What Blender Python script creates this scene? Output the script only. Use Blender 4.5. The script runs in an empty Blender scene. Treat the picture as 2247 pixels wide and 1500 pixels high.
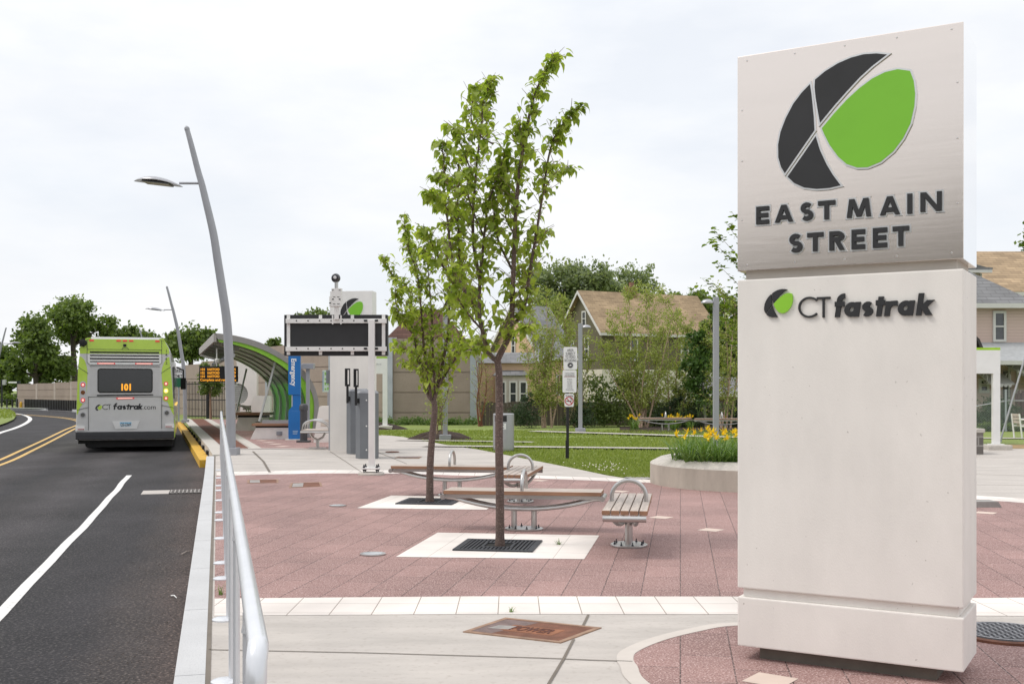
import bpy, bmesh, math, random
from mathutils import Vector, Matrix
R = math.radians
PI = math.pi
random.seed(7)
SC = bpy.context.scene
COL = SC.collection

# ---------------------------------------------------------------- camera, sky, sun, exposure
F = 2414.0            # focal length in photo pixels (photo 2247 x 1500)
CU, HV, EYE = 1123.5, 854.0, 1.6
cam = bpy.data.cameras.new('camera')
cam.sensor_width = 36.0
cam.lens = 36.0 * F / 2247.0
cam.shift_y = (HV - 750.0) / 2247.0
cam.clip_start = 0.1
cam.clip_end = 3000
cam_o = bpy.data.objects.new('camera', cam)
cam_o.location = (0, 0, EYE)
cam_o.rotation_euler = (R(90), 0, 0)
COL.objects.link(cam_o)
SC.camera = cam_o

SUN_EL, SUN_AZ = 55.0, 262.0     # azimuth clockwise from +Y: from the left, slightly behind the camera
w = bpy.data.worlds.new('World')
SC.world = w
w.use_nodes = True
nt = w.node_tree
nt.nodes.clear()
N = nt.nodes.new
L = nt.links.new
out = N('ShaderNodeOutputWorld')
bg = N('ShaderNodeBackground')
bg.inputs['Strength'].default_value = 0.1
sky = N('ShaderNodeTexSky')
sky.sky_type = 'NISHITA'
sky.sun_disc = False
sky.sun_elevation = R(SUN_EL)
sky.sun_rotation = R(SUN_AZ)
tc = N('ShaderNodeTexCoord')
sep = N('ShaderNodeSeparateXYZ')
L(tc.outputs['Generated'], sep.inputs[0])
grad = N('ShaderNodeValToRGB')          # overcast: the zenith is brighter than the horizon
e = grad.color_ramp.elements
e[0].position, e[0].color = 0.0, (0.93, 0.93, 0.935, 1)
e[1].position, e[1].color = 0.95, (1.36, 1.36, 1.36, 1)
e2 = grad.color_ramp.elements.new(0.30)
e2.color = (1.0, 1.0, 1.0, 1)
L(sep.outputs['Z'], grad.inputs[0])
mp = N('ShaderNodeMapping')
mp.inputs['Scale'].default_value = (1.6, 1.6, 4.6)
L(tc.outputs['Generated'], mp.inputs[0])
cn = N('ShaderNodeTexNoise')
cn.inputs['Scale'].default_value = 1.9
cn.inputs['Detail'].default_value = 7
cn.inputs['Roughness'].default_value = 0.55
L(mp.outputs[0], cn.inputs['Vector'])
cr = N('ShaderNodeValToRGB')
cr.color_ramp.elements[0].position, cr.color_ramp.elements[0].color = 0.36, (0.55, 0.55, 0.55, 1)
cr.color_ramp.elements[1].position, cr.color_ramp.elements[1].color = 0.66, (1, 1, 1, 1)
L(cn.outputs['Fac'], cr.inputs[0])
cn2 = N('ShaderNodeTexNoise')
cn2.inputs['Scale'].default_value = 3.1
cn2.inputs['Detail'].default_value = 8
L(mp.outputs[0], cn2.inputs['Vector'])
cr2 = N('ShaderNodeValToRGB')
cr2.color_ramp.elements[0].position, cr2.color_ramp.elements[0].color = 0.36, (9.45, 9.55, 9.75, 1)
cr2.color_ramp.elements[1].position, cr2.color_ramp.elements[1].color = 0.60, (10.1, 10.15, 10.2, 1)
L(cn2.outputs['Fac'], cr2.inputs[0])
mul = N('ShaderNodeMix')
mul.data_type = 'RGBA'
mul.blend_type = 'MULTIPLY'
mul.inputs[0].default_value = 1.0
L(grad.outputs[0], mul.inputs[6])
L(cr2.outputs[0], mul.inputs[7])
mixw = N('ShaderNodeMix')
mixw.data_type = 'RGBA'
L(cr.outputs[0], mixw.inputs[0])
skyb = N('ShaderNodeMix')
skyb.data_type = 'RGBA'
skyb.blend_type = 'MIX'
skyb.inputs[0].default_value = 0.62
L(sky.outputs[0], skyb.inputs[6])
skyb.inputs[7].default_value = (8.6, 9.2, 10.2, 1)
L(skyb.outputs[2], mixw.inputs[6])
L(mul.outputs[2], mixw.inputs[7])
L(mixw.outputs[2], bg.inputs['Color'])
L(bg.outputs[0], out.inputs['Surface'])

sun = bpy.data.lights.new('sun', 'SUN')
sun.energy = 1.6
sun.angle = R(18)
sun.color = (1.0, 0.95, 0.88)
sun_o = bpy.data.objects.new('sun', sun)
az, el = R(SUN_AZ), R(SUN_EL)
d = Vector((math.sin(az) * math.cos(el), math.cos(az) * math.cos(el), math.sin(el)))
sun_o.rotation_euler = (-d).to_track_quat('-Z', 'Y').to_euler()
sun_o.location = d * 50
COL.objects.link(sun_o)
SC.view_settings.view_transform = 'Standard'
SC.view_settings.look = 'None'
SC.view_settings.exposure = 0.10
SC.view_settings.gamma = 1.0

# ---------------------------------------------------------------- terrain and pixel helpers
def zt(y):
    """height of the paved ground: the walk ramps up 17 cm to the platform"""
    return 0.17 * min(1.0, max(0.0, (y - 20.5) / 5.9))

def at(u, v, z=None, Y=None):
    """point of the place seen at photo pixel (u, v): on the ground, on height z or at depth Y"""
    if Y is None:
        if z is None:
            Y = F * EYE / (v - HV)
            for _ in range(20):
                Y = 0.5 * Y + 0.5 * F * (EYE - zt(Y)) / (v - HV)
        else:
            Y = F * (EYE - z) / (v - HV)
    return Vector(((u - CU) * Y / F, Y, EYE - (v - HV) * Y / F))

def upx(u, Y):
    return (u - CU) * Y / F

def vz(v, Y):
    return EYE - (v - HV) * Y / F

# ---------------------------------------------------------------- materials
MATS = {}
def mat(name, col, rough=0.6, metal=0.0, var=0.12, scale=4.0, bump=0.0, bscale=60.0, spec=0.5,
        speck=None, coat=0.0, stretch=(1, 1, 1), trans=0.0):
    if name in MATS:
        return MATS[name]
    m = bpy.data.materials.new(name)
    m.use_nodes = True
    t = m.node_tree
    p = t.nodes['Principled BSDF']
    p.inputs['Roughness'].default_value = rough
    p.inputs['Metallic'].default_value = metal
    p.inputs['Specular IOR Level'].default_value = spec
    p.inputs['Coat Weight'].default_value = coat
    p.inputs['Transmission Weight'].default_value = trans
    c = (*col, 1)
    co = t.nodes.new('ShaderNodeTexCoord')
    ma = t.nodes.new('ShaderNodeMapping')
    ma.inputs['Scale'].default_value = stretch
    t.links.new(co.outputs['Object'], ma.inputs[0])
    no = t.nodes.new('ShaderNodeTexNoise')
    no.inputs['Scale'].default_value = scale
    no.inputs['Detail'].default_value = 6
    no.inputs['Roughness'].default_value = 0.6
    t.links.new(ma.outputs[0], no.inputs['Vector'])
    ra = t.nodes.new('ShaderNodeValToRGB')
    ra.color_ramp.elements[0].position = 0.3
    ra.color_ramp.elements[1].position = 0.7
    ra.color_ramp.elements[0].color = (*[x * (1 - var) for x in col], 1)
    ra.color_ramp.elements[1].color = (*[min(1, x * (1 + var)) for x in col], 1)
    t.links.new(no.outputs['Fac'], ra.inputs[0])
    last = ra.outputs[0]
    if speck:
        scol, sscale, lo, hi, amt = speck
        n2 = t.nodes.new('ShaderNodeTexNoise')
        n2.inputs['Scale'].default_value = sscale
        n2.inputs['Detail'].default_value = 3
        t.links.new(co.outputs['Object'], n2.inputs['Vector'])
        r2 = t.nodes.new('ShaderNodeMapRange')
        r2.inputs['From Min'].default_value = lo
        r2.inputs['From Max'].default_value = hi
        r2.inputs['To Max'].default_value = amt
        t.links.new(n2.outputs['Fac'], r2.inputs[0])
        mx = t.nodes.new('ShaderNodeMix')
        mx.data_type = 'RGBA'
        t.links.new(r2.outputs[0], mx.inputs[0])
        t.links.new(last, mx.inputs[6])
        mx.inputs[7].default_value = (*scol, 1)
        last = mx.outputs[2]
    t.links.new(last, p.inputs['Base Color'])
    if bump:
        nb = t.nodes.new('ShaderNodeTexNoise')
        nb.inputs['Scale'].default_value = bscale
        nb.inputs['Detail'].default_value = 5
        t.links.new(ma.outputs[0], nb.inputs['Vector'])
        b = t.nodes.new('ShaderNodeBump')
        b.inputs['Strength'].default_value = bump
        b.inputs['Distance'].default_value = 0.01
        t.links.new(nb.outputs['Fac'], b.inputs['Height'])
        t.links.new(b.outputs[0], p.inputs['Normal'])
    MATS[name] = m
    return m

def paver(name, col, bw, bh, rot, mortar, msize=0.006, var=0.12, offset=0.5, speck=None, loc=(0, 0), jfade=True, rough=0.8, uvw=None):
    """stone or concrete units laid in rows, with joints, grain and a slight change from unit to unit"""
    m = bpy.data.materials.new(name)
    m.use_nodes = True
    t = m.node_tree
    p = t.nodes['Principled BSDF']
    p.inputs['Roughness'].default_value = rough
    p.inputs['Specular IOR Level'].default_value = 0.3
    co = t.nodes.new('ShaderNodeTexCoord')
    ma = t.nodes.new('ShaderNodeMapping')
    ma.inputs['Rotation'].default_value = (0, 0, rot) if uvw is None else uvw
    ma.inputs['Location'].default_value = (loc[0], loc[1], 0)
    t.links.new(co.outputs['Object'], ma.inputs[0])
    br = t.nodes.new('ShaderNodeTexBrick')
    br.offset = offset
    br.inputs['Scale'].default_value = 1
    br.inputs['Brick Width'].default_value = bw
    br.inputs['Row Height'].default_value = bh
    br.inputs['Mortar Size'].default_value = msize
    br.inputs['Mortar Smooth'].default_value = 0.3
    br.inputs['Bias'].default_value = 0
    br.inputs['Color1'].default_value = (*[x * (1 - var) for x in col], 1)
    br.inputs['Color2'].default_value = (*[min(1, x * (1 + var)) for x in col], 1)
    br.inputs['Mortar'].default_value = (*mortar, 1)
    t.links.new(ma.outputs[0], br.inputs['Vector'])
    big = t.nodes.new('ShaderNodeTexNoise')
    big.inputs['Scale'].default_value = 0.9
    big.inputs['Detail'].default_value = 8
    t.links.new(co.outputs['Object'], big.inputs['Vector'])
    rr = t.nodes.new('ShaderNodeMapRange')
    rr.inputs['From Min'].default_value = 0.3
    rr.inputs['From Max'].default_value = 0.7
    rr.inputs['To Min'].default_value = 0.80
    rr.inputs['To Max'].default_value = 1.12
    t.links.new(big.outputs['Fac'], rr.inputs[0])
    mm = t.nodes.new('ShaderNodeMix')
    mm.data_type = 'RGBA'
    mm.blend_type = 'MULTIPLY'
    mm.inputs[0].default_value = 1
    t.links.new(br.outputs['Color'], mm.inputs[6])
    t.links.new(rr.outputs[0], mm.inputs[7])
    last = mm.outputs[2]
    for sp in (speck or []):
        scol, sscale, lo, hi, amt = sp
        n2 = t.nodes.new('ShaderNodeTexNoise')
        n2.inputs['Scale'].default_value = sscale
        n2.inputs['Detail'].default_value = 2
        t.links.new(co.outputs['Object'], n2.inputs['Vector'])
        r2 = t.nodes.new('ShaderNodeMapRange')
        r2.inputs['From Min'].default_value = lo
        r2.inputs['From Max'].default_value = hi
        r2.inputs['To Max'].default_value = amt
        t.links.new(n2.outputs['Fac'], r2.inputs[0])
        mx = t.nodes.new('ShaderNodeMix')
        mx.data_type = 'RGBA'
        t.links.new(r2.outputs[0], mx.inputs[0])
        t.links.new(last, mx.inputs[6])
        mx.inputs[7].default_value = (*scol, 1)
        last = mx.outputs[2]
    t.links.new(last, p.inputs['Base Color'])
    b = t.nodes.new('ShaderNodeBump')
    b.inputs['Strength'].default_value = 0.35
    b.inputs['Distance'].default_value = 0.006
    b.invert = True
    t.links.new(br.outputs['Fac'], b.inputs['Height'])
    t.links.new(b.outputs[0], p.inputs['Normal'])
    MATS[name] = m
    return m

def leafmat(name, c1, c2, tr=0.35, rough=0.5):
    if name in MATS:
        return MATS[name]
    m = bpy.data.materials.new(name)
    m.use_nodes = True
    t = m.node_tree
    p = t.nodes['Principled BSDF']
    p.inputs['Roughness'].default_value = rough
    p.inputs['Specular IOR Level'].default_value = 0.35
    g = t.nodes.new('ShaderNodeNewGeometry')
    ra = t.nodes.new('ShaderNodeMix')
    ra.data_type = 'RGBA'
    ra.inputs[6].default_value = (*c1, 1)
    ra.inputs[7].default_value = (*c2, 1)
    t.links.new(g.outputs['Random Per Island'], ra.inputs[0])
    t.links.new(ra.outputs[2], p.inputs['Base Color'])
    tl = t.nodes.new('ShaderNodeBsdfTranslucent')
    br = t.nodes.new('ShaderNodeMix')
    br.data_type = 'RGBA'
    br.blend_type = 'MULTIPLY'
    br.inputs[0].default_value = 1
    br.inputs[7].default_value = (1.25, 1.35, 0.6, 1)
    t.links.new(ra.outputs[2], br.inputs[6])
    t.links.new(br.outputs[2], tl.inputs['Color'])
    ms = t.nodes.new('ShaderNodeMixShader')
    ms.inputs[0].default_value = tr
    t.links.new(p.outputs[0], ms.inputs[1])
    t.links.new(tl.outputs[0], ms.inputs[2])
    t.links.new(ms.outputs[0], t.nodes['Material Output'].inputs['Surface'])
    MATS[name] = m
    return m

def emit(name, col, strength):
    if name in MATS:
        return MATS[name]
    m = bpy.data.materials.new(name)
    m.use_nodes = True
    p = m.node_tree.nodes['Principled BSDF']
    p.inputs['Base Color'].default_value = (*[x * 0.5 for x in col], 1)
    p.inputs['Emission Color'].default_value = (*col, 1)
    p.inputs['Emission Strength'].default_value = strength
    MATS[name] = m
    return m

def glass(name, col, alpha, rough=0.03):
    """thin sheet of tinted glass: part see-through, part mirror"""
    if name in MATS:
        return MATS[name]
    m = bpy.data.materials.new(name)
    m.use_nodes = True
    t = m.node_tree
    p = t.nodes['Principled BSDF']
    p.inputs['Base Color'].default_value = (*col, 1)
    p.inputs['Roughness'].default_value = rough
    p.inputs['Specular IOR Level'].default_value = 0.6
    tr = t.nodes.new('ShaderNodeBsdfTransparent')
    tr.inputs['Color'].default_value = (*[min(1, 0.55 + x * 0.6) for x in col], 1)
    ms = t.nodes.new('ShaderNodeMixShader')
    ms.inputs[0].default_value = alpha
    t.links.new(tr.outputs[0], ms.inputs[1])
    t.links.new(p.outputs[0], ms.inputs[2])
    t.links.new(ms.outputs[0], t.nodes['Material Output'].inputs['Surface'])
    MATS[name] = m
    return m

galv = mat('painted_silver_metal', (0.42, 0.42, 0.44), 0.38, 0.55, 0.06, 3)
steel = mat('satin_steel', (0.52, 0.51, 0.5), 0.3, 0.9, 0.1, 6)
rail_m = mat('rail_paint', (0.70, 0.71, 0.74), 0.25, 0.35, 0.04, 5)
greypole = mat('grey_pole_paint', (0.34, 0.345, 0.37), 0.5, 0.1, 0.06, 2)
black = mat('black_paint', (0.012, 0.012, 0.013), 0.45, 0, 0.2)
black_soft = mat('black_sign_face', (0.020, 0.020, 0.022), 0.6, 0, 0.15)
white_paint = mat('white_paint', (0.78, 0.77, 0.75), 0.45, 0, 0.05, 3)
precast = mat('precast_white_concrete', (0.76, 0.725, 0.685), 0.75, 0, 0.06, 2.6, 0.12, 140, stretch=(1.2, 1.2, 0.5),
              speck=((0.36, 0.32, 0.29), 38.0, 0.70, 0.77, 0.8))
concrete_wall = mat('board_concrete', (0.43, 0.385, 0.33), 0.85, 0, 0.16, 3.0, 0.3, 60, stretch=(1, 1, 0.35),
                    speck=((0.25, 0.22, 0.19), 30.0, 0.66, 0.76, 0.5))
concrete_rim = mat('rim_concrete', (0.50, 0.465, 0.42), 0.85, 0, 0.14, 14.0, 0.3, 120,
                   speck=((0.26, 0.23, 0.21), 60.0, 0.60, 0.70, 0.6))
greendark = mat('green_panel_dark', (0.13, 0.38, 0.06), 0.35, 0, 0.15, 2)
greenbright = mat('lime_green_paint', (0.26, 0.56, 0.035), 0.4, 0, 0.05)
greenlogo = mat('logo_green_face', (0.19, 0.50, 0.028), 0.45, 0, 0.04, 2)
busgreen = mat('bus_lime_paint', (0.47, 0.67, 0.07), 0.3, 0, 0.04, coat=0.5)
bussilver = mat('bus_silver_paint', (0.58, 0.58, 0.575), 0.35, 0.15, 0.04, coat=0.4)
buswhite = mat('bus_pale_paint', (0.72, 0.72, 0.71), 0.32, 0.1, 0.04, coat=0.4)
rubber = mat('rubber', (0.015, 0.015, 0.015), 0.8, 0, 0.2)
darkglass = mat('dark_glass', (0.015, 0.016, 0.018), 0.06, 0, 0.1, spec=0.7)
pane_m = mat('window_pane', (0.05, 0.055, 0.06), 0.08, 0, 0.2, spec=0.8)
redlens = emit('red_lamp', (0.8, 0.05, 0.06), 0.45)
pinklens = emit('lit_lamp_centre', (1.0, 0.62, 0.52), 0.8)
amberlens = emit('amber_lamp', (1.0, 0.62, 0.12), 1.6)
amberdot = emit('amber_dots', (1.0, 0.42, 0.03), 0.85)
timber = mat('bench_timber', (0.47, 0.40, 0.35), 0.6, 0, 0.22, 3.0, 0.2, 40, stretch=(1, 9, 9))
timber_end = mat('bench_timber_fresh', (0.30, 0.16, 0.095), 0.6, 0, 0.2, 3.0, 0.1, 40, stretch=(1, 9, 9))
rust = mat('rusty_plate', (0.175, 0.072, 0.042), 0.8, 0.1, 0.35, 7.0, 0.4, 160)
cast = mat('cast_iron', (0.045, 0.047, 0.055), 0.55, 0.5, 0.2, 20, 0.2, 80)
bluep = mat('blue_paint', (0.008, 0.15, 0.46), 0.35, 0, 0.06, 3, coat=0.3)
greycab = mat('grey_cabinet_paint', (0.17, 0.18, 0.195), 0.5, 0.1, 0.08, 3)
greycap = mat('grey_fabric', (0.27, 0.275, 0.29), 0.8, 0, 0.15, 6)
bollard_m = mat('charcoal_paint', (0.055, 0.055, 0.06), 0.5, 0, 0.1)
tanblock = mat('tan_panel_concrete', (0.33, 0.265, 0.22), 0.9, 0, 0.10, 1.2, 0.5, 30,
               speck=((0.20, 0.16, 0.13), 26.0, 0.55, 0.75, 0.5))
bark_red = mat('cherry_bark', (0.105, 0.070, 0.058), 0.75, 0, 0.35, 22, 0.6, 60, stretch=(0.6, 0.6, 3.0),
               speck=((0.36, 0.27, 0.23), 75.0, 0.58, 0.68, 0.7))
bark_pale = mat('birch_bark', (0.42, 0.30, 0.22), 0.8, 0, 0.35, 8, 0.5, 40, stretch=(1, 1, 2))
bark_twig = mat('twig_bark', (0.23, 0.165, 0.11), 0.8, 0, 0.3, 8)
bark_dark = mat('dark_bark', (0.075, 0.06, 0.05), 0.9, 0, 0.3, 6, 0.5, 30)

# ---------------------------------------------------------------- object helpers
def tag(o, label=None, cat=None, group=None, kind=None):
    if label: o['label'] = label
    if cat: o['category'] = cat
    if group: o['group'] = group
    if kind: o['kind'] = kind
    return o

def thing(name, label, cat, loc=(0, 0, 0), rz=0.0, group=None):
    o = bpy.data.objects.new(name, None)
    o.empty_display_size = 0.2
    COL.objects.link(o)
    o.location = loc
    o.rotation_euler = (0, 0, rz)
    return tag(o, label, cat, group)

def children(o):
    return [c for c in COL.objects if c.parent == o]

def dup(root, loc, rz=0.0, label=None, group=None, sc=None):
    r = root.copy()
    COL.objects.link(r)
    r.location = loc
    r.rotation_euler = (0, 0, rz)
    if sc is not None:
        r.scale = (sc, sc, sc)
    if label: r['label'] = label
    if group: r['group'] = group
    for ch in children(root):
        c = ch.copy()
        COL.objects.link(c)
        c.parent = r
        for g in children(ch):
            dd = g.copy()
            COL.objects.link(dd)
            dd.parent = c
    return r

class MB:
    """collects shapes into one mesh"""
    def __init__(s):
        s.v, s.f, s.m = [], [], []
        s.cur = 0
    def add(s, vs, fs):
        o = len(s.v)
        s.v += [tuple(p) for p in vs]
        for f in fs:
            s.f.append([o + i for i in f])
            s.m.append(s.cur)
        return s
    def box(s, c, d, rz=0.0, rx=0.0, ry=0.0):
        h = [x * 0.5 for x in d]
        M = Matrix.Rotation(rz, 3, 'Z') @ Matrix.Rotation(ry, 3, 'Y') @ Matrix.Rotation(rx, 3, 'X')
        c = Vector(c)
        vs = [c + M @ Vector((sx * h[0], sy * h[1], sz * h[2])) for sz in (-1, 1) for sy in (-1, 1) for sx in (-1, 1)]
        return s.add(vs, [(0, 2, 3, 1), (4, 5, 7, 6), (0, 1, 5, 4), (2, 6, 7, 3), (0, 4, 6, 2), (1, 3, 7, 5)])
    def bbox(s, x0, x1, y0, y1, z0, z1):
        return s.box(((x0 + x1) / 2, (y0 + y1) / 2, (z0 + z1) / 2), (x1 - x0, y1 - y0, z1 - z0))
    def rbox(s, x0, x1, y0, y1, z0, z1, b=0.01):
        """box with chamfered edges"""
        vs, fs = [], []
        bm = bmesh.new()
        bmesh.ops.create_cube(bm, size=1.0)
        for vv in bm.verts:
            vv.co = Vector((x0 if vv.co.x < 0 else x1, y0 if vv.co.y < 0 else y1, z0 if vv.co.z < 0 else z1))
        bmesh.ops.bevel(bm, geom=list(bm.edges), offset=b, segments=2, affect='EDGES', profile=0.6)
        bm.verts.index_update()
        vs = [tuple(vv.co) for vv in bm.verts]
        fs = [[vv.index for vv in f.verts] for f in bm.faces]
        bm.free()
        return s.add(vs, fs)
    def bar(s, p0, p1, wd, ht):
        p0, p1 = Vector(p0), Vector(p1)
        d = (p1 - p0).normalized()
        up = Vector((0, 0, 1)) if abs(d.z) < 0.95 else Vector((0, 1, 0))
        a = d.cross(up).normalized() * wd * 0.5
        b = a.cross(d).normalized() * ht * 0.5
        vs = [p + i * a + j * b for p in (p0, p1) for i, j in ((-1, -1), (1, -1), (1, 1), (-1, 1))]
        return s.add(vs, [(3, 2, 1, 0), (4, 5, 6, 7), (0, 1, 5, 4), (1, 2, 6, 5), (2, 3, 7, 6), (3, 0, 4, 7)])
    def tube(s, pts, r, n=8, cap=True):
        pts = [Vector(p) for p in pts]
        rs = r if isinstance(r, (list, tuple)) else [r] * len(pts)
        o = len(s.v)
        prev = None
        for i, p in enumerate(pts):
            if i == 0: d = pts[1] - pts[0]
            elif i == len(pts) - 1: d = pts[-1] - pts[-2]
            else: d = (pts[i + 1] - p).normalized() + (p - pts[i - 1]).normalized()
            if d.length < 1e-9: d = Vector((0, 0, 1))
            d.normalize()
            if prev is None:
                ref = Vector((0, 0, 1)) if abs(d.z) < 0.9 else Vector((1, 0, 0))
                a = d.cross(ref).normalized()
            else:
                a = (prev - d * prev.dot(d))
                a = a.normalized() if a.length > 1e-6 else d.orthogonal().normalized()
            prev = a
            b = d.cross(a)
            for k in range(n):
                t = 2 * PI * k / n
                s.v.append(tuple(p + (a * math.cos(t) + b * math.sin(t)) * rs[i]))
        for i in range(len(pts) - 1):
            for k in range(n):
                k2 = (k + 1) % n
                s.f.append([o + i * n + k, o + i * n + k2, o + (i + 1) * n + k2, o + (i + 1) * n + k])
                s.m.append(s.cur)
        if cap:
            s.f.append([o + k for k in range(n)][::-1]); s.m.append(s.cur)
            e = o + (len(pts) - 1) * n
            s.f.append([e + k for k in range(n)]); s.m.append(s.cur)
        return s
    def lathe(s, prof, c=(0, 0, 0), n=24, sx=1.0, sy=1.0):
        c = Vector(c)
        o = len(s.v)
        for r_, z in prof:
            for k in range(n):
                t = 2 * PI * k / n
                s.v.append((c.x + r_ * sx * math.cos(t), c.y + r_ * sy * math.sin(t), c.z + z))
        for i in range(len(prof) - 1):
            for k in range(n):
                k2 = (k + 1) % n
                s.f.append([o + i * n + k, o + i * n + k2, o + (i + 1) * n + k2, o + (i + 1) * n + k]); s.m.append(s.cur)
        s.f.append([o + k for k in range(n)][::-1]); s.m.append(s.cur)
        e = o + (len(prof) - 1) * n
        s.f.append([e + k for k in range(n)]); s.m.append(s.cur)
        return s
    def prism(s, poly, fn, h0, h1):
        """poly: 2D outline; fn(a, b, h) -> point; extruded from h0 to h1"""
        n = len(poly)
        vs = [fn(a, b, h0) for a, b in poly] + [fn(a, b, h1) for a, b in poly]
        fs = [list(range(n))[::-1], list(range(n, 2 * n))]
        fs += [(i, (i + 1) % n, n + (i + 1) % n, n + i) for i in range(n)]
        return s.add(vs, fs)
    def stroke(s, pts, t, fn, h0, h1, closed=False, ext=0.0):
        """thick flat line along 2D points, mitred, extruded"""
        P = [Vector((a, b)) for a, b in pts]
        if ext and not closed:
            P[0] = P[0] + (P[0] - P[1]).normalized() * ext
            P[-1] = P[-1] + (P[-1] - P[-2]).normalized() * ext
        n = len(P)
        lr = []
        for i in range(n):
            if closed:
                d0, d1 = (P[i] - P[i - 1]).normalized(), (P[(i + 1) % n] - P[i]).normalized()
            else:
                d0 = (P[i] - P[i - 1]).normalized() if i else (P[1] - P[0]).normalized()
                d1 = (P[i + 1] - P[i]).normalized() if i < n - 1 else d0
            n0, n1 = Vector((-d0.y, d0.x)), Vector((-d1.y, d1.x))
            b = n0 + n1
            b = b.normalized() if b.length > 1e-4 else n0
            k = 1.0 / max(0.35, b.dot(n1))
            lr.append((P[i] + b * t * 0.5 * k, P[i] - b * t * 0.5 * k))
        segs = n if closed else n - 1
        o = len(s.v)
        for l, r_ in lr:
            for q in (l, r_):
                s.v.append(tuple(fn(q.x, q.y, h0)))
                s.v.append(tuple(fn(q.x, q.y, h1)))
        def F_(*ix):
            s.f.append([o + i for i in ix]); s.m.append(s.cur)
        for i in range(segs):
            a, b = 4 * i, 4 * ((i + 1) % n)
            F_(a + 1, a + 3, b + 3, b + 1)
            F_(a, b, b + 2, a + 2)
            F_(a, a + 1, b + 1, b)
            F_(a + 2, b + 2, b + 3, a + 3)
        if not closed:
            F_(0, 2, 3, 1)
            e = 4 * (n - 1)
            F_(e, e + 1, e + 3, e + 2)
        return s
    def build(s, name, mats, parent=None, world=False, smooth=False, angle=35):
        vs = s.v
        if world and parent is not None:
            M = Matrix.Translation(parent.location) @ Matrix.Rotation(parent.rotation_euler.z, 4, 'Z')
            Mi = M.inverted()
            vs = [tuple(Mi @ Vector(p)) for p in vs]
        me = bpy.data.meshes.new(name)
        me.from_pydata(vs, [], s.f)
        for m in (mats if isinstance(mats, (list, tuple)) else [mats]):
            me.materials.append(m)
        if max(s.m, default=0) > 0:
            me.polygons.foreach_set('material_index', s.m)
        if smooth:
            me.polygons.foreach_set('use_smooth', [True] * len(me.polygons))
            if angle and len(s.f) < 60000:
                bm = bmesh.new()
                bm.from_mesh(me)
                for ed in bm.edges:
                    ed.smooth = len(ed.link_faces) == 2 and ed.calc_face_angle(0) < R(angle)
                bm.to_mesh(me)
                bm.free()
        me.update()
        o = bpy.data.objects.new(name, me)
        COL.objects.link(o)
        if parent is not None:
            o.parent = parent
        return o

def fixn(o):
    bm = bmesh.new()
    bm.from_mesh(o.data)
    bmesh.ops.recalc_face_normals(bm, faces=bm.faces)
    bm.to_mesh(o.data)
    bm.free()
    return o

def sheet(name, pts, dz, m, zfun=zt, ybreaks=(20.5, 26.4), depth=0.0):
    """a ground surface with outline pts (x, y), following the ramp of the walk"""
    bm = bmesh.new()
    vs = [bm.verts.new((p[0], p[1], 0)) for p in pts]
    f = bm.faces.new(vs)
    f.normal_update()
    if f.normal.z < 0: f.normal_flip()
    bmesh.ops.triangulate(bm, faces=bm.faces[:])
    for yb in ybreaks:
        bmesh.ops.bisect_plane(bm, geom=bm.verts[:] + bm.edges[:] + bm.faces[:], plane_co=(0, yb, 0), plane_no=(0, 1, 0))
    for vv in bm.verts:
        vv.co.z = zfun(vv.co.y) + dz
    me = bpy.data.meshes.new(name)
    bm.to_mesh(me)
    bm.free()
    me.materials.append(m)
    o = bpy.data.objects.new(name, me)
    COL.objects.link(o)
    return tag(o, kind='structure')

def arc2(cx, cy, r, a0, a1, n=12, ry=None):
    ry = r if ry is None else ry
    return [(cx + r * math.cos(R(a0 + (a1 - a0) * i / n)), cy + ry * math.sin(R(a0 + (a1 - a0) * i / n))) for i in range(n + 1)]

def textmesh(name, body, size, m, parent, M, extrude=0.002, bold=0.0, shear=0.0, align='LEFT', space=1.0, width=None):
    cu = bpy.data.curves.new(name, 'FONT')
    cu.body = body
    cu.size = size
    cu.extrude = extrude
    cu.offset = bold
    cu.shear = shear
    cu.align_x = align
    cu.space_character = space
    cu.resolution_u = 3
    ob = bpy.data.objects.new(name, cu)
    COL.objects.link(ob)
    dg = bpy.context.evaluated_depsgraph_get()
    me = bpy.data.meshes.new_from_object(ob.evaluated_get(dg))
    bpy.data.objects.remove(ob)
    bpy.data.curves.remove(cu)
    if width and len(me.vertices):
        xs = [p.co.x for p in me.vertices]
        k = width / max(1e-6, max(xs) - min(xs))
        for p in me.vertices: p.co.x *= k
    me.transform(M)
    me.materials.clear()
    me.materials.append(m)
    o = bpy.data.objects.new(name, me)
    COL.objects.link(o)
    if parent: o.parent = parent
    return o

def facing(x, y, z, rz=0.0):
    """text plane standing upright, read from the -y side, in a thing's own frame"""
    return Matrix.Translation((x, y, z)) @ Matrix.Rotation(rz, 4, 'Z') @ Matrix.Rotation(PI / 2, 4, 'X')

def on_frame(t, u, v, dpt=0.0):
    """where the sight line through photo pixel (u, v) meets the upright plane y = dpt of thing t: (x, z) in its frame"""
    k = (u - CU) / F
    c, s_ = math.cos(t.rotation_euler.z), math.sin(t.rotation_euler.z)
    ox, oy = t.location.x - dpt * s_, t.location.y + dpt * c
    a = (k * oy - ox) / (c - k * s_)
    Y = oy + a * s_
    return a, EYE - (v - HV) * Y / F - t.location.z

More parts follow.
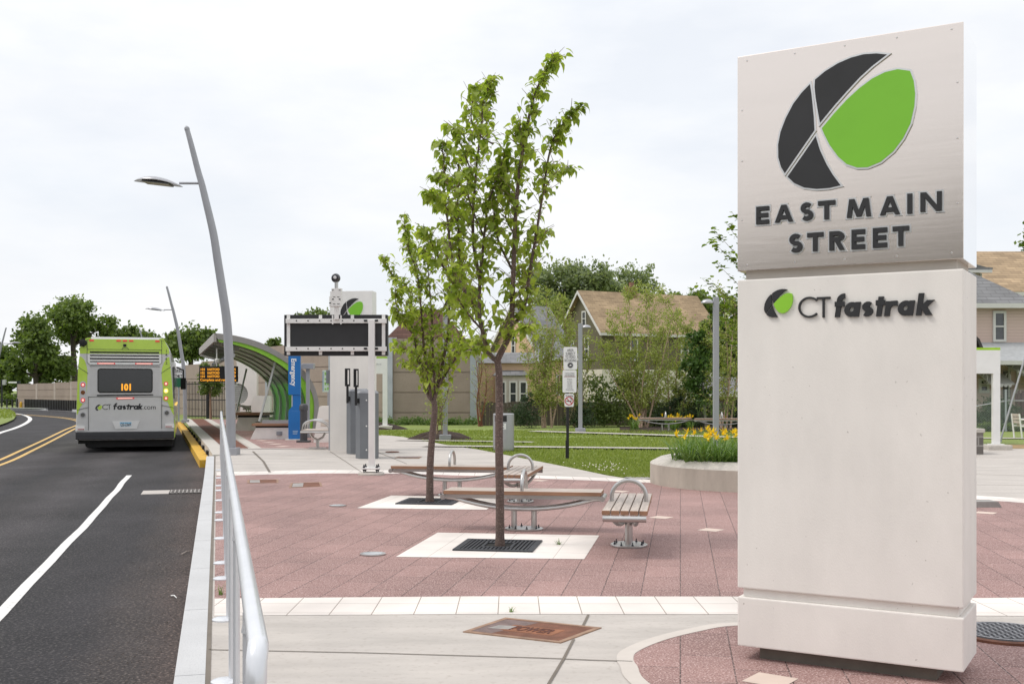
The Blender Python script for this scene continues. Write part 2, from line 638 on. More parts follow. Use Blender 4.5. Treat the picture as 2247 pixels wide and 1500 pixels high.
# ---------------------------------------------------------------- ground, road, kerb, plaza
GR = 8.7     # the red paving grid is turned 8.7 degrees from the camera axis
asphalt = mat('asphalt', (0.027, 0.0255, 0.0275), 0.85, 0, 0.5, 0.6, 1.0, 45,
              speck=((0.15, 0.14, 0.135), 48.0, 0.53, 0.70, 0.6), stretch=(1.0, 0.6, 1), spec=0.3)
def worn_lane(m):
    """wheel tracks, a dark drip line and gutter dirt that run along the lane"""
    t = m.node_tree; p = t.nodes['Principled BSDF']
    src = p.inputs['Base Color'].links[0].from_socket
    co = t.nodes.new('ShaderNodeTexCoord')
    dp = t.nodes.new('ShaderNodeVectorMath'); dp.operation = 'DOT_PRODUCT'; dp.inputs[1].default_value = (0.966, 0.259, 0)
    t.links.new(co.outputs['Object'], dp.inputs[0])
    wn = t.nodes.new('ShaderNodeTexNoise'); wn.inputs['Scale'].default_value = 0.7; wn.inputs['Detail'].default_value = 4
    t.links.new(co.outputs['Object'], wn.inputs['Vector'])
    ad = t.nodes.new('ShaderNodeMath'); ad.operation = 'MULTIPLY_ADD'; ad.inputs[1].default_value = 0.5
    t.links.new(wn.outputs['Fac'], ad.inputs[0]); t.links.new(dp.outputs['Value'], ad.inputs[2])
    mr = t.nodes.new('ShaderNodeMapRange'); mr.inputs['From Min'].default_value = -8.0; mr.inputs['From Max'].default_value = 0.25
    t.links.new(ad.outputs[0], mr.inputs[0])
    ra = t.nodes.new('ShaderNodeValToRGB'); ra.color_ramp.interpolation = 'EASE'
    st = [(-7.8, (1.0, 1.0, 1.02)), (-5.0, (1.0, 1.0, 1.0)), (-4.2, (1.55, 1.5, 1.5)), (-3.6, (1.05, 1.0, 1.0)), (-3.2, (0.82, 0.82, 0.84)), (-2.8, (1.05, 1.02, 1.0)), (-2.2, (1.5, 1.45, 1.45)), (-1.6, (1.0, 1.0, 1.0)), (-0.75, (0.95, 0.93, 0.95)), (-0.35, (1.35, 1.2, 1.1)), (-0.05, (1.9, 1.55, 1.35))]
    cr_ = ra.color_ramp
    while len(cr_.elements) < len(st): cr_.elements.new(0.5)
    for e_, (s_, c_) in zip(cr_.elements, st):
        e_.position = (s_ + 8.0) / 8.25
        e_.color = (*[x * 0.5 for x in c_], 1)
    t.links.new(mr.outputs[0], ra.inputs[0])
    mx = t.nodes.new('ShaderNodeVectorMath'); mx.operation = 'MULTIPLY'
    t.links.new(src, mx.inputs[0]); t.links.new(ra.outputs[0], mx.inputs[1])
    m2 = t.nodes.new('ShaderNodeVectorMath'); m2.operation = 'SCALE'; m2.inputs['Scale'].default_value = 2.05
    t.links.new(mx.outputs[0], m2.inputs[0]); t.links.new(m2.outputs[0], p.inputs['Base Color'])
worn_lane(asphalt)
redpave = paver('red_pavers', (0.305, 0.185, 0.168), 0.61, 0.305, R(-90 + GR), (0.085, 0.055, 0.05), 0.005, 0.12, 0.5,
                speck=[((0.66, 0.50, 0.47), 85.0, 0.52, 0.66, 0.75), ((0.10, 0.045, 0.045), 100.0, 0.54, 0.68, 0.7)])
whitepave = paver('white_pavers', (0.76, 0.70, 0.655), 0.30, 0.34, 0.0, (0.30, 0.25, 0.21), 0.004, 0.035, 0.0,
                  speck=[((0.5, 0.44, 0.40), 60.0, 0.66, 0.76, 0.4)], loc=(0.1, 0.28))
whitepave_r = paver('white_pavers_turned', (0.76, 0.70, 0.655), 0.595, 0.595, R(GR), (0.42, 0.37, 0.33), 0.003, 0.03, 0.0,
                    speck=[((0.5, 0.44, 0.40), 60.0, 0.66, 0.76, 0.4)])
concrete = mat('walk_concrete', (0.475, 0.437, 0.403), 0.85, 0, 0.13, 1.3, 0.25, 160,
               speck=((0.33, 0.285, 0.25), 24.0, 0.55, 0.75, 0.45), stretch=(0.7, 2.6, 1))
joint_m = mat('joint_dark', (0.17, 0.145, 0.12), 0.9)  # one plain dark colour for all joint strips
granite = mat('granite_kerb', (0.52, 0.52, 0.525), 0.8, 0, 0.06, 2, 0.35, 90,
              speck=((0.30, 0.30, 0.31), 120.0, 0.56, 0.70, 0.5))
lawn_m = mat('lawn_soil', (0.19, 0.245, 0.055), 0.9, 0, 0.22, 0.8, 0.8, 40, speck=((0.16, 0.16, 0.05), 9.0, 0.5, 0.7, 0.6))
road_white = mat('road_paint_white', (0.70, 0.69, 0.67), 0.75, 0, 0.10, 6, speck=((0.22, 0.22, 0.22), 22, 0.58, 0.74, 0.6))
road_yellow = mat('road_paint_yellow', (0.62, 0.40, 0.13), 0.75, 0, 0.16, 6, speck=((0.2, 0.16, 0.1), 25, 0.55, 0.72, 0.6))
yellow_kerb = mat('kerb_paint_yellow', (0.62, 0.36, 0.03), 0.7, 0, 0.2, 5, speck=((0.30, 0.27, 0.22), 20, 0.6, 0.72, 0.7))
mulch_m = mat('bark_mulch', (0.045, 0.028, 0.02), 0.95, 0, 0.45, 18, 1.0, 60)

def kx(y): return -0.07 - 0.268 * y           # inner edge of the granite kerb
def ko(y): return kx(y) - 0.172               # road edge of it
def px_(y): return -6.87 - 0.322 * (y - 24.7) # platform edge

flat = lambda z: (lambda y: z)
sheet('ground', [(-900, -300), (900, -300), (900, 1500), (-900, 1500)], 0, lawn_m, flat(-0.42), ())
far_kerb = [(-16.6, 54.6), (-20.5, 62.5), (-25.5, 72), (-31.5, 81.5), (-37, 90), (-46.8, 97.5), (-62, 104), (-90, 110)]
sheet('road', [(2.6, -10), (ko(24.6), 24.6), (px_(24.7), 24.7), (px_(53.5), 53.5)] + far_kerb +
      [(-150, 110), (-150, -10)], 0, asphalt, flat(-0.15), ())

def strip(name, line, wd, m, z, zf=None, close=False):
    mb = MB()
    pts = [Vector((p[0], p[1], 0)) for p in line]
    vs, n = [], len(pts)
    for i, p in enumerate(pts):
        d_ = (pts[min(n - 1, i + 1)] - pts[max(0, i - 1)]).normalized()
        nrm = Vector((-d_.y, d_.x, 0)) * wd * 0.5
        zz = z if zf is None else zf(p.y) + z
        vs += [p + nrm + Vector((0, 0, zz)), p - nrm + Vector((0, 0, zz))]
    mb.add(vs, [(2 * i + 1, 2 * i + 3, 2 * i + 2, 2 * i) for i in range(n - 1)])
    return tag(mb.build(name, m), kind='structure')

def smooth_line(ctrl, n=8):
    P = [Vector((c[0], c[1])) for c in ctrl]
    P = [2 * P[0] - P[1]] + P + [2 * P[-1] - P[-2]]
    o = []
    for i in range(1, len(P) - 2):
        for k in range(n):
            t = k / n
            a, b, c, d_ = P[i - 1], P[i], P[i + 1], P[i + 2]
            o.append(0.5 * (2 * b + (c - a) * t + (2 * a - 5 * b + 4 * c - d_) * t * t + (3 * b - a - 3 * c + d_) * t ** 3))
    o.append(P[-2])
    return [(p.x, p.y) for p in o]

RZ = -0.146
strip('lane_marking', [(kx(y) - 1.63 - (0.0 if y < 14 else 0.012 * (y - 14)) + 0.006 * math.sin(y * 0.9) + 0.005 * math.sin(y * 2.3 + 1) + 0.025 * math.exp(-(y - 19.0) ** 2 / 1.2), y) for y in [-4 + 0.66 * k for k in range(41)]], 0.105, road_white, RZ)
yl = smooth_line([at(*p, z=RZ)[:2] for p in ((-260, 1090), (-120, 1052), (0, 1014), (60, 987), (110, 963), (150, 943))] +
                 [(-21.9, 56), (-25.2, 63.5), (-29.5, 70.5), (-36.5, 79), (-45, 86.5), (-58, 92)], 8)
for off in (-0.16, 0.16):
    ln = []
    for i, p in enumerate(yl):
        a, b = Vector(yl[max(0, i - 1)]), Vector(yl[min(len(yl) - 1, i + 1)])
        d_ = (b - a).normalized()
        ln.append((p[0] - d_.y * off, p[1] + d_.x * off))
    strip('centre_marking', ln, 0.115, road_yellow, RZ)
wl = smooth_line([at(*p, z=RZ)[:2] for p in ((-60, 971), (0, 949), (32, 939), (55, 929), (66, 920), (62, 914), (48, 909), (26, 906))], 8)
strip('edge_marking', wl, 0.22, road_white, RZ)

# grass island left of the road
isl = [at(*p, z=-0.05)[:2] for p in ((-200, 900), (0, 897), (20, 898), (32, 905), (35, 912), (30, 919), (15, 926), (0, 931), (-200, 990))]
sheet('grass_island', isl, 0, lawn_m, flat(-0.06), ())

# far kerb
mb = MB()
fk = smooth_line(far_kerb, 6)
for a, b in zip(fk[:-1], fk[1:]):
    mb.bar((*a, -0.12), (*b, -0.12), 0.3, 0.3)
tag(mb.build('far_kerb', granite), kind='structure')
verge = [(p[0] + 0.1, p[1] + 0.1) for p in far_kerb] + [(-90, 150), (30, 150), (30, 54.6)]
sheet('verge', verge, 0, lawn_m, flat(0.0), ())

# near granite kerb, stone by stone
mb = MB()
y = -3.0
while y < 24.4:
    y2 = min(24.55, y + 1.83)
    a, b = Vector((kx(y) - 0.082, y, -0.13)), Vector((kx(y2 - 0.008) - 0.082, y2 - 0.008, -0.13))
    a.z += zt(y); b.z += zt(y2)
    mb.bar(a, b, 0.165, 0.272)
    y = y2
tag(mb.build('kerb', granite), kind='structure')
strip('kerb_joint', [(kx(y) + 0.018, y) for y in (-3, 5, 12, 20.5, 24.5)], 0.03, joint_m, 0.004, zt)
# level-boarding platform edge with its yellow kerb
mb = MB()
for y0, y1 in [(24.7 + 2.4 * k, 24.7 + 2.4 * k + 2.39) for k in range(12)]:
    mb.bar((px_(y0) - 0.02, y0, -0.075), (px_(y1) - 0.02, y1, -0.075), 0.24, 0.19)
tag(mb.build('yellow_kerb', yellow_kerb), kind='structure')
mb = MB()
for y0, y1 in [(24.7 + 2.4 * k, 24.7 + 2.4 * k + 2.39) for k in range(12)]:
    mb.bar((px_(y0) + 0.31, y0, zt(y0) - 0.12), (px_(y1) + 0.31, y1, zt(y1) - 0.12), 0.30, 0.262)
tag(mb.build('platform_edge', concrete_rim), kind='structure')
mb = MB()
for k in range(11):
    y0 = 26.6 + 2.4 * k
    mb.bar((px_(y0) + 0.13, y0, 0.06), (px_(y0) + 0.13 - 0.322 * 0.5, y0 + 0.5, 0.06), 0.07, 0.10)
tag(mb.build('dock_bumper', rubber), kind='structure')

# lawn, walks, plaza (sheets stacked 4 mm apart)
inn = lambda y: (kx(y) if y < 24.6 else px_(y) + 0.2)
sheet('lawn', [(kx(-8), -8), (inn(24.6), 24.6), (px_(24.7) + 0.2, 24.7), (px_(53), 53), (-16, 54.5), (40, 54.5), (80, 54.5), (80, -8)], -0.03, lawn_m)
walk = [(kx(-8), -8), (inn(24.5), 24.5), (px_(24.8) + 0.4, 24.8), (px_(53) + 0.4, 53), (-12.5, 53), (-9.5, 46), (-7.6, 42.5), (-5.6, 37.6)]
walk += [at(*p)[:2] for p in ((884, 958), (926, 966), (1000, 979), (1113, 998), (1260, 1027), (1363, 1047))]
walk += [(2.5, 18.9), (3.5, 18.5), (5.5, 20.5), (6.6, 22.0), (9, 26.6), (16, 26.6), (30, 26.6), (30, -8)]
sheet('walkway', walk, 0.0, concrete)
far_arc = [(-5.47, 20.4), (-3.7, 20.85), (-1.98, 20.8), (-0.6, 20.35), (0.52, 19.75), (1.4, 19.35), (2.25, 18.95), (4.5, 17.8), (6.77, 16.0), (7.25, 15.5), (8.2, 14), (8.9, 12)]
near_arc = [(8.2, 9.2), (5.6, 8.55), (3.6, 8.44), (1.74, 8.5), (-0.3, 8.51), (-2.30, 8.42)]
def offs(line, k):
    o = []
    for i, p in enumerate(line):
        a, b = Vector(line[max(0, i - 1)]), Vector(line[min(len(line) - 1, i + 1)])
        d_ = (b - a).normalized()
        o.append((p[0] - d_.y * k, p[1] + d_.x * k))
    return o
red = [(inn(y) + 0.05, y) for y in (8.42, 14, 20.4)] + far_arc + near_arc[:-1]
sheet('plaza_paving', red, 0.002, redpave)
fa2 = offs(far_arc, 0.62)
fa2[0] = (inn(21.05) + 0.06, 21.05)
far0 = [(inn(20.42) + 0.06, 20.42)] + far_arc[1:]
sheet('far_paving_band', far0 + fa2[::-1], 0.0025, whitepave)
na2 = offs(near_arc, 0.67)
na2[-1] = (inn(7.78) + 0.05, 7.78)
nb = near_arc[:-1] + [(inn(8.42) + 0.05, 8.42)]
sheet('near_paving_band', nb + na2[::-1], 0.0025, whitepave)
# right: round bed of red paving under the pylon with a pale edging
edge_px = ((1421, 1496), (1399, 1462), (1390, 1446), (1400, 1429), (1456, 1405), (1530, 1386), (1617, 1372.5))
ed = [at(*p)[:2] for p in edge_px]
ed = smooth_line([(2.3, 3.4), (1.45, 4.35), (0.95, 5.3)] + ed + [(2.05, 7.40), (2.8, 7.36), (3.6, 7.0), (4.6, 6.3), (5.4, 5.0), (5.8, 3.5)], 5)
sheet('pylon_paving', ed, 0.002, redpave)
strip('paving_edging', offs(ed, 0.05), 0.10, mat('edging_concrete', (0.56, 0.51, 0.465), 0.85, 0, 0.06), 0.004)
# saw cuts and expansion joints of the front walk
jl = [at(*p)[:2] for p in ((458, 1425), (800, 1432), (1180, 1443), (1300, 1448), (1388, 1451))]
strip('walk_joint', jl, 0.013, joint_m, 0.004)
j2 = [at(*p)[:2] for p in ((1291, 1349), (1279.5, 1372.5))]
strip('walk_joint', j2, 0.017, joint_m, 0.0055)
j2 = [at(*p)[:2] for p in ((1259, 1402), (1236, 1447), (1203, 1502), (1150, 1600))]
strip('walk_joint', j2, 0.017, joint_m, 0.0055)
strip('walk_joint', [at(*p)[:2] for p in ((555, 990), (578, 1012), (592, 1036))], 0.05, joint_m, 0.004, zt)
strip('walk_joint', [at(*p)[:2] for p in ((724, 990), (758, 1012), (800, 1040))], 0.018, joint_m, 0.004, zt)
strip('walk_joint', [at(*p)[:2] for p in ((812, 985), (880, 1012), (930, 1034))], 0.018, joint_m, 0.004, zt)
strip('walk_joint', [at(*p)[:2] for p in ((822, 976), (900, 978), (990, 982))], 0.018, joint_m, 0.004, zt)
strip('walk_joint', [(6.9, 21.0), (10, 20.4), (16, 19.2)], 0.02, joint_m, 0.004, zt)
strip('walk_joint', [(6.6, 18.6), (10, 18.2), (16, 17.2)], 0.02, joint_m, 0.004, zt)

# platform paving
plat = [(px_(26.5) + 1.40, 26.5), (px_(53) + 1.4, 53), (-12.7, 52.6), (-10.4, 47), (-7.4, 40), (-5.6, 34), (-4.36, 26.5)]
sheet('platform_paving', plat, 0.004, redpave)
strip('platform_border', [(px_(26.45) + 0.42, 26.45), (-6.0, 26.45), (-4.3, 26.45)], 0.2, whitepave_r, 0.009, zt)
strip('platform_border', [(px_(y) + 1.30, y) for y in (26.6, 40, 52.8)], 0.26, concrete_rim, 0.009, zt)
rustic = mat('tactile_strip_rust', (0.15, 0.055, 0.032), 0.85, 0, 0.3, 3, 0.4, 60)
mb = MB()
for k in range(22):
    y0 = 26.7 + 1.2 * k
    for j in range(3):
        x = 0.52 + 0.2 * j
        mb.bar((px_(y0) + x + 0.1, y0, zt(y0) + 0.002), (px_(y0 + 1.17) + x + 0.1, y0 + 1.17, zt(y0 + 1.17) + 0.002), 0.185, 0.02)
tag(mb.build('tactile_strip', rustic), kind='structure')
# diamond insets of pale stone in the red paving
pale = mat('pale_inset', (0.62, 0.50, 0.43), 0.8, 0, 0.05)
def diamond(c, r=0.16, name='paving_inset'):
    a = R(GR)
    q = [(c[0] + r * math.cos(a + k * PI / 2), c[1] + r * math.sin(a + k * PI / 2)) for k in range(4)]
    return sheet(name, q, 0.0045, pale, ybreaks=())
for p in ((1451, 1135), (1560, 1162.5), (1184, 1054), (2163, 1125), (1690, 1492), (575, 966), (590, 970), (604, 974), (1360, 1078), (620, 979)):
    c = at(*p)
    diamond(c, 0.165 if p[1] > 1000 else 0.2)
# tree surrounds
def quad_at(name, px, dz, m):
    return sheet(name, [at(*p)[:2] for p in px], dz, m)
sheet('tree_surround', [(-1.11, 10.50), (-0.83, 12.28), (0.955, 12.04), (0.68, 10.36)], 0.005, whitepave_r)
sheet('tree_surround', [(-2.09, 14.82), (-1.82, 16.58), (-0.07, 16.3), (-0.34, 14.62)], 0.005, whitepave_r)
# thin walks across the lawn
for a, b, wd in (((930, 979), (1490, 985), 0.55), ((1480, 985), (1640, 989), 0.55), ((1170, 946.5), (1630, 960.5), 0.7), ((870, 966), (1170, 971), 0.35)):
    strip('lawn_path', [at(*a)[:2], at(*b)[:2]], wd, concrete, 0.025, zt)
strip('lawn_path', [(9.5, 33.2), (18, 32.2)], 0.6, concrete, -0.008, zt)
sheet('dry_grass', [(8.6, 26.7), (16, 26.7), (16, 28.6), (10, 28.9)], -0.006, mat('dry_grass', (0.30, 0.20, 0.09), 0.9, 0, 0.4, 3, 0.6, 30))
# gravel wedge beside the planter
sheet('gravel', [at(*p)[:2] for p in ((1365, 1046), (1425, 1037), (1428, 1050), (1400, 1052))], 0.003, mat('gravel', (0.36, 0.34, 0.32), 0.9, 0, 0.3, 30, 1.0, 70))
# mulch mound round the sapling
mb = MB()
c = at(965, 962)
prof = [(1.0, 0.0), (0.85, 0.07), (0.55, 0.17), (0.25, 0.24), (0.02, 0.26)]
mb.lathe(prof, (c.x, c.y, zt(c.y) - 0.03), 28, 1.0, 0.8)
for i, v in enumerate(mb.v):
    mb.v[i] = (v[0] + random.uniform(-.05, .05), v[1] + random.uniform(-.05, .05), v[2] + random.uniform(-.02, .03))
tag(mb.build('mulch_mound', mulch_m), kind='structure')
mb = MB()
mb.lathe([(r_ * 1.0, z_) for r_, z_ in prof], (-5.0, 40.5, zt(40) - 0.03), 20, 1.2, 0.8)
tag(mb.build('mulch_mound', mulch_m), kind='structure')
sheet('planting_bed', [at(*p)[:2] for p in ((1360, 947), (1500, 948), (1640, 955), (1640, 931), (1360, 935))], -0.01, mulch_m)

# grass blades where the lawn is near enough to show them, and clover flowers along the walk
random.seed(11)
blade = leafmat('grass_blades', (0.19, 0.245, 0.045), (0.31, 0.355, 0.10), 0.35, 0.6)
gv, gf = [], []
def inside(x, y, P):
    c = False
    for (x0, y0), (x1, y1) in zip(P, list(P[1:]) + [P[0]]):
        if (y0 > y) != (y1 > y) and x < (x1 - x0) * (y - y0) / (y1 - y0) + x0: c = not c
    return c
def tuft(x, y, z, hh, wd=0.02):
    a = random.uniform(0, 2 * PI)
    dx, dy = math.cos(a) * wd, math.sin(a) * wd
    lx, ly = random.uniform(-.6, .6) * hh, random.uniform(-.6, .6) * hh
    o = len(gv)
    gv.extend([(x - dx, y - dy, z), (x + dx, y + dy, z), (x + lx, y + ly, z + hh)])
    gf.append((o, o + 1, o + 2))
edge_l = [at(*p)[:2] for p in ((884, 958), (926, 966), (1000, 979), (1113, 998), (1260, 1027), (1363, 1047), (1420, 1040))]
def left_edge(yy):
    for a, b in zip(edge_l[:-1], edge_l[1:]):
        if (a[1] - yy) * (b[1] - yy) <= 0 and abs(a[1] - b[1]) > 1e-6:
            return a[0] + (b[0] - a[0]) * (yy - a[1]) / (b[1] - a[1])
    return None
cnt = 0
while cnt < 52000:
    yy = 18.8 + 20 * random.random() ** 1.7
    le = left_edge(yy)
    if le is None:
        if yy < 34: continue
        le = -5.4 + (yy - 35) * 0.2
    hi = 3.4 + (yy - 18.5) * 0.68 if yy < 26.6 else 12.0
    if hi <= le + 0.02: continue
    xx = random.uniform(le + 0.01, hi)
    if (xx - 4.35) ** 2 + (yy - 18.85) ** 2 < 2.05 ** 2: continue
    tuft(xx, yy, zt(yy) - 0.03, random.uniform(0.035, 0.075), 0.012 + 0.0004 * yy)
    cnt += 1
for k in range(9000):
    xx, yy = random.uniform(-52, -29), random.uniform(45, 93)
    if not inside(xx, yy, isl): continue
    tuft(xx, yy, -0.06, random.uniform(0.08, 0.25), 0.05)
gm = bpy.data.meshes.new('grass')
gm.from_pydata(gv, [], gf)
gm.materials.append(blade)
go = bpy.data.objects.new('grass', gm)
COL.objects.link(go)
tag(go, 'short green grass of the lawn beside the walk', 'grass', kind='stuff')
mb = MB()
for k in range(80):
    c = at(random.gauss(1330, 45), random.gauss(1030, 5.5))
    le = left_edge(c.y)
    if le is None or c.x < le + 0.1 or c.x > 2.3: continue
    z = zt(c.y) + random.uniform(0.03, 0.07)
    mb.lathe([(0.004, 0), (0.013, 0.006), (0.011, 0.018), (0.003, 0.022)], (c.x, c.y, z), 5)
o = mb.build('clover_flowers', mat('clover_white', (0.72, 0.68, 0.55), 0.8))
tag(o, 'tiny white clover flowers scattered in the grass edge', 'clover', kind='stuff')
# litter, grit and leaf scraps on the asphalt and in the joints
mb = MB()
for k in range(2200):
    yy = 5.0 + 14 * random.random() ** 1.5
    xx = ko(yy) - abs(random.gauss(0.05, 0.35)) - 0.02
    s_ = random.uniform(0.002, 0.006)
    mb.box((xx, yy, -0.147 + s_ * 0.3), (s_ * 1.5, s_, s_ * 0.6), random.uniform(0, 3))
o = mb.build('road_grit', mat('grit', (0.12, 0.098, 0.085), 0.9, 0, 0.7, 30))
tag(o, 'pale grit and crumbs along the foot of the kerb', 'grit', kind='stuff')

# ---------------------------------------------------------------- lettering drawn with strokes (cap height 1)
def S_line(n=9, w=0.56):
    r1, r2 = 0.25, 0.25
    top = arc2(w / 2, 0.75, w / 2 - 0.02, 40, 270, n, 0.25)
    bot = arc2(w / 2, 0.25, w / 2, 90, -140, n, 0.25)
    return top + bot[1:]
def glyphs(ch, t):
    """strokes of a geometric sans: (points, kind); kind 1 = closed, 'd' = straight stroke cut level at both ends"""
    h = t / 2
    if ch == 'E': return 0.52, [([(h, 0), (h, 1)], 'd'), ([(h, 1 - h), (.52, 1 - h)], 0), ([(h, h), (.52, h)], 0), ([(h, .5), (.49, .5)], 0)]
    if ch == 'A': return 0.90, [([(h * 1.1, 0), (.45 - h * .12, 1)], 'd'), ([(.90 - h * 1.1, 0), (.45 + h * .12, 1)], 'd'), ([(.24, .27), (.66, .27)], 0)]
    if ch == 'T': return 0.66, [([(0, 1 - h), (.66, 1 - h)], 0), ([(.33, 0), (.33, 1)], 'd')]
    if ch == 'M': return 1.06, [([(h, 0), (.22, 1)], 'd'), ([(.24, 1), (.53, 0.03)], 'd'), ([(.82, 1), (.53, 0.03)], 'd'), ([(1.06 - h, 0), (.84, 1)], 'd')]
    if ch == 'I': return t, [([(h, 0), (h, 1)], 'd')]
    if ch == 'N': return 0.82, [([(h, 0), (h, 1)], 'd'), ([(.82 - h, 0), (.82 - h, 1)], 'd'), ([(h * 1.15, 1), (.82 - h * 1.15, 0)], 'd')]
    if ch == 'R': return 0.60, [([(h, 0), (h, 1)], 'd'), ([(h, 1 - h), (.30, 1 - h)] + arc2(.30, .725, .275 - h, 90, -90, 8)[1:] + [(h, .45 + h)], 0), ([(.30, .5), (.60 - h * 1.15, 0)], 'd')]
    if ch == 'S': return 0.56, [([(h + (p[0]) * (.56 - t) / .56, h + p[1] * (1 - t)) for p in S_line()], 0)]
    if ch == 'C': return 0.86, [(arc2(.5, .5, .5 - h, 42, 318, 22), 0)]
    if ch == 'f': return 0.50, [([(.20, 0), (.20, .80)], 'd'), ([(.20, .79)] + arc2(.40, .80, .20, 170, 85, 6), 0), ([(.02, .62), (.44, .62)], 0)]
    if ch == 'a': return 0.72, [(arc2(.345, .345, .345 - h, 0, 345, 18), 1), ([(.72 - h, 0), (.72 - h, .68)], 'd')]
    if ch == 's': return 0.46, [([(h + p[0] * (.46 - t) / .56, h + p[1] * (.69 - t)) for p in S_line(7)], 0)]
    if ch == 't': return 0.42, [([(.21, 0), (.21, .90)], 'd'), ([(0, .62), (.42, .62)], 0)]
    if ch == 'r': return 0.46, [([(h, 0), (h, .68)], 'd'), ([(h, .34), (h + .03, .48), (h + .14, .57), (.46, .58)], 0)]
    if ch == 'k': return 0.66, [([(h, 0), (h, 1)], 'd'), ([(h + .08, .28), (.54, .68)], 'd'), ([(.26, .42), (.66 - h, 0)], 'd')]
    return 0.4, []

def letter(mb, ch, x, z, w, h, t, fn, d0, d1, grow=0.0, shear=0.0):
    """one letter of width w and cap height h with its lower left at (x, z)"""
    w0, st = glyphs(ch, t)
    wn, hs = w / h, t / 2
    k = (wn - 2 * hs) / max(1e-6, w0 - 2 * hs) if w0 > 2 * hs + 1e-6 else 1.0
    for i, (pts, kind) in enumerate(st):
        q = [(hs + (a - hs) * k, b) for a, b in pts]
        e = d1 + 0.0011 * i
        if kind == 'd':
            (a0, b0), (a1, b1) = q
            hw = hs * math.hypot(a1 - a0, b1 - b0) / abs(b1 - b0) + grow / h
            g = grow / h * (1 if b1 > b0 else -1)
            sl = (a1 - a0) / (b1 - b0)
            a0, b0, a1, b1 = a0 - sl * g, b0 - g, a1 + sl * g, b1 + g
            poly = [(a0 - hw, b0), (a0 + hw, b0), (a1 + hw, b1), (a1 - hw, b1)]
            mb.prism([(x + (a + shear * b) * h, z + b * h) for a, b in poly], fn, d0, e)
        else:
            mb.stroke([(x + (a + shear * b) * h, z + b * h) for a, b in q], t * h + grow * 2, fn, d0, e, kind == 1, grow)

LOGO = dict(
    upper=[(492, 335), (540, 295), (600, 258), (660, 232), (720, 216), (780, 212), (829, 217), (760, 270), (700, 325), (640, 390), (580, 458), (515, 537), (505, 480), (495, 420), (490, 370)],
    left=[(468, 356), (430, 395), (390, 448), (355, 515), (330, 580), (319, 640), (320, 700), (333, 745), (350, 773), (400, 700), (450, 628), (489, 572), (486, 510), (480, 450), (475, 400)],
    lower=[(495, 600), (440, 680), (363, 790), (395, 820), (440, 840), (500, 847), (560, 842), (612, 830), (575, 780), (545, 730), (515, 665)],
    green=[(524, 563), (580, 495), (640, 430), (700, 375), (760, 330), (820, 300), (880, 286), (938, 294), (955, 340), (962, 400), (958, 460), (940, 540), (905, 610), (860, 670), (800, 720), (740, 745), (690, 747), (640, 730), (600, 695), (560, 640), (535, 590)])

# ---------------------------------------------------------------- the station sign pylon
py = thing('sign_pylon', 'tall pale concrete sign pylon reading EAST MAIN STREET with steel head', 'sign', (1.338, 6.531, 0), R(-30.2))
PW, PD = 1.254, 0.509
front = lambda a, b, h: (a, -h, b)
LG = {k: [on_frame(py, 1560 + x * .4668, 20 + y * .4668) for x, y in v] for k, v in LOGO.items()}
# flat-on version of the emblem, unit height, for the other signs
cx_ = [p for v in LG.values() for p in v]
lx0, lx1 = min(p[0] for p in cx_), max(p[0] for p in cx_)
lz0, lz1 = min(p[1] for p in cx_), max(p[1] for p in cx_)
def emblem(x, z, h):
    k = h / (lz1 - lz0)
    return {n: [(x + (a - lx0) * k, z + (b - lz0) * k) for a, b in v] for n, v in LG.items()}
EMB_ASP = (lx1 - lx0) / (lz1 - lz0)

def pyl_steel(name, rough, col):
    m = mat(name, col, rough, 1.0, 0.025, 1.3, 0.02, 12, stretch=(0.25, 1, 3.0))
    p = m.node_tree.nodes['Principled BSDF']
    return m
stain = pyl_steel('brushed_steel_face', 0.20, (0.82, 0.735, 0.67))
mirror = pyl_steel('polished_steel_side', 0.05, (0.85, 0.86, 0.88))
edge_steel = mat('steel_edge', (0.70, 0.69, 0.68), 0.3, 0.9, 0.04)
sideL = {}
mb = MB()
mb.rbox(0, PW, 0, PD, 0.082, 0.372, 0.008)
mb.rbox(0.028, PW - 0.028, 0.028, PD - 0.028, 0.372, 0.425, 0.004)
mb.rbox(0, PW, 0, PD, 0.425, 2.248, 0.008)
mb.build('concrete_body', precast, py)
mb = MB(); mb.bbox(0.04, PW - 0.04, 0.04, PD - 0.04, 2.246, 2.31)
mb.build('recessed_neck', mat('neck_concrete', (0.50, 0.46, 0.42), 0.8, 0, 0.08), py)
mb = MB(); mb.bbox(0.11, PW - 0.15, 0.085, PD - 0.06, -0.02, 0.095)
mb.build('plinth', mat('plinth_metal', (0.17, 0.155, 0.13), 0.7, 0.2, 0.2, 5), py)
mb = MB()
x0, x1, y0, y1, z0, z1 = 0, PW, 0, PD, 2.300, 3.572
mb.rbox(x0, x1, y0 + 0.0, y1, z0, z1, 0.004)
for i, f in enumerate(mb.f):
    c = sum((Vector(mb.v[k]) for k in f), Vector()) / len(f)
    mb.m[i] = 1 if (c.x > PW - 0.0045 or c.x < 0.0045) and len(f) == 4 and abs(c.y - PD / 2) < 0.2 else 0
head = mb.build('steel_head', [stain, mirror], py)
def rivet(x, z):
    q = MB(); q.lathe([(0.006, 0), (0.004, 0.004)], (0, 0, 0), 8)
    q.v = [(x + a, -c_, z + b_) for a, b_, c_ in q.v]
    q.build('rivet', edge_steel, head)
for x in [0.06 + i * (PW - 0.12) / 4 for i in range(5)]:
    rivet(x, 2.335); rivet(x, 3.54)
for z in (2.6, 2.95, 3.25):
    rivet(0.03, z); rivet(PW - 0.03, z)
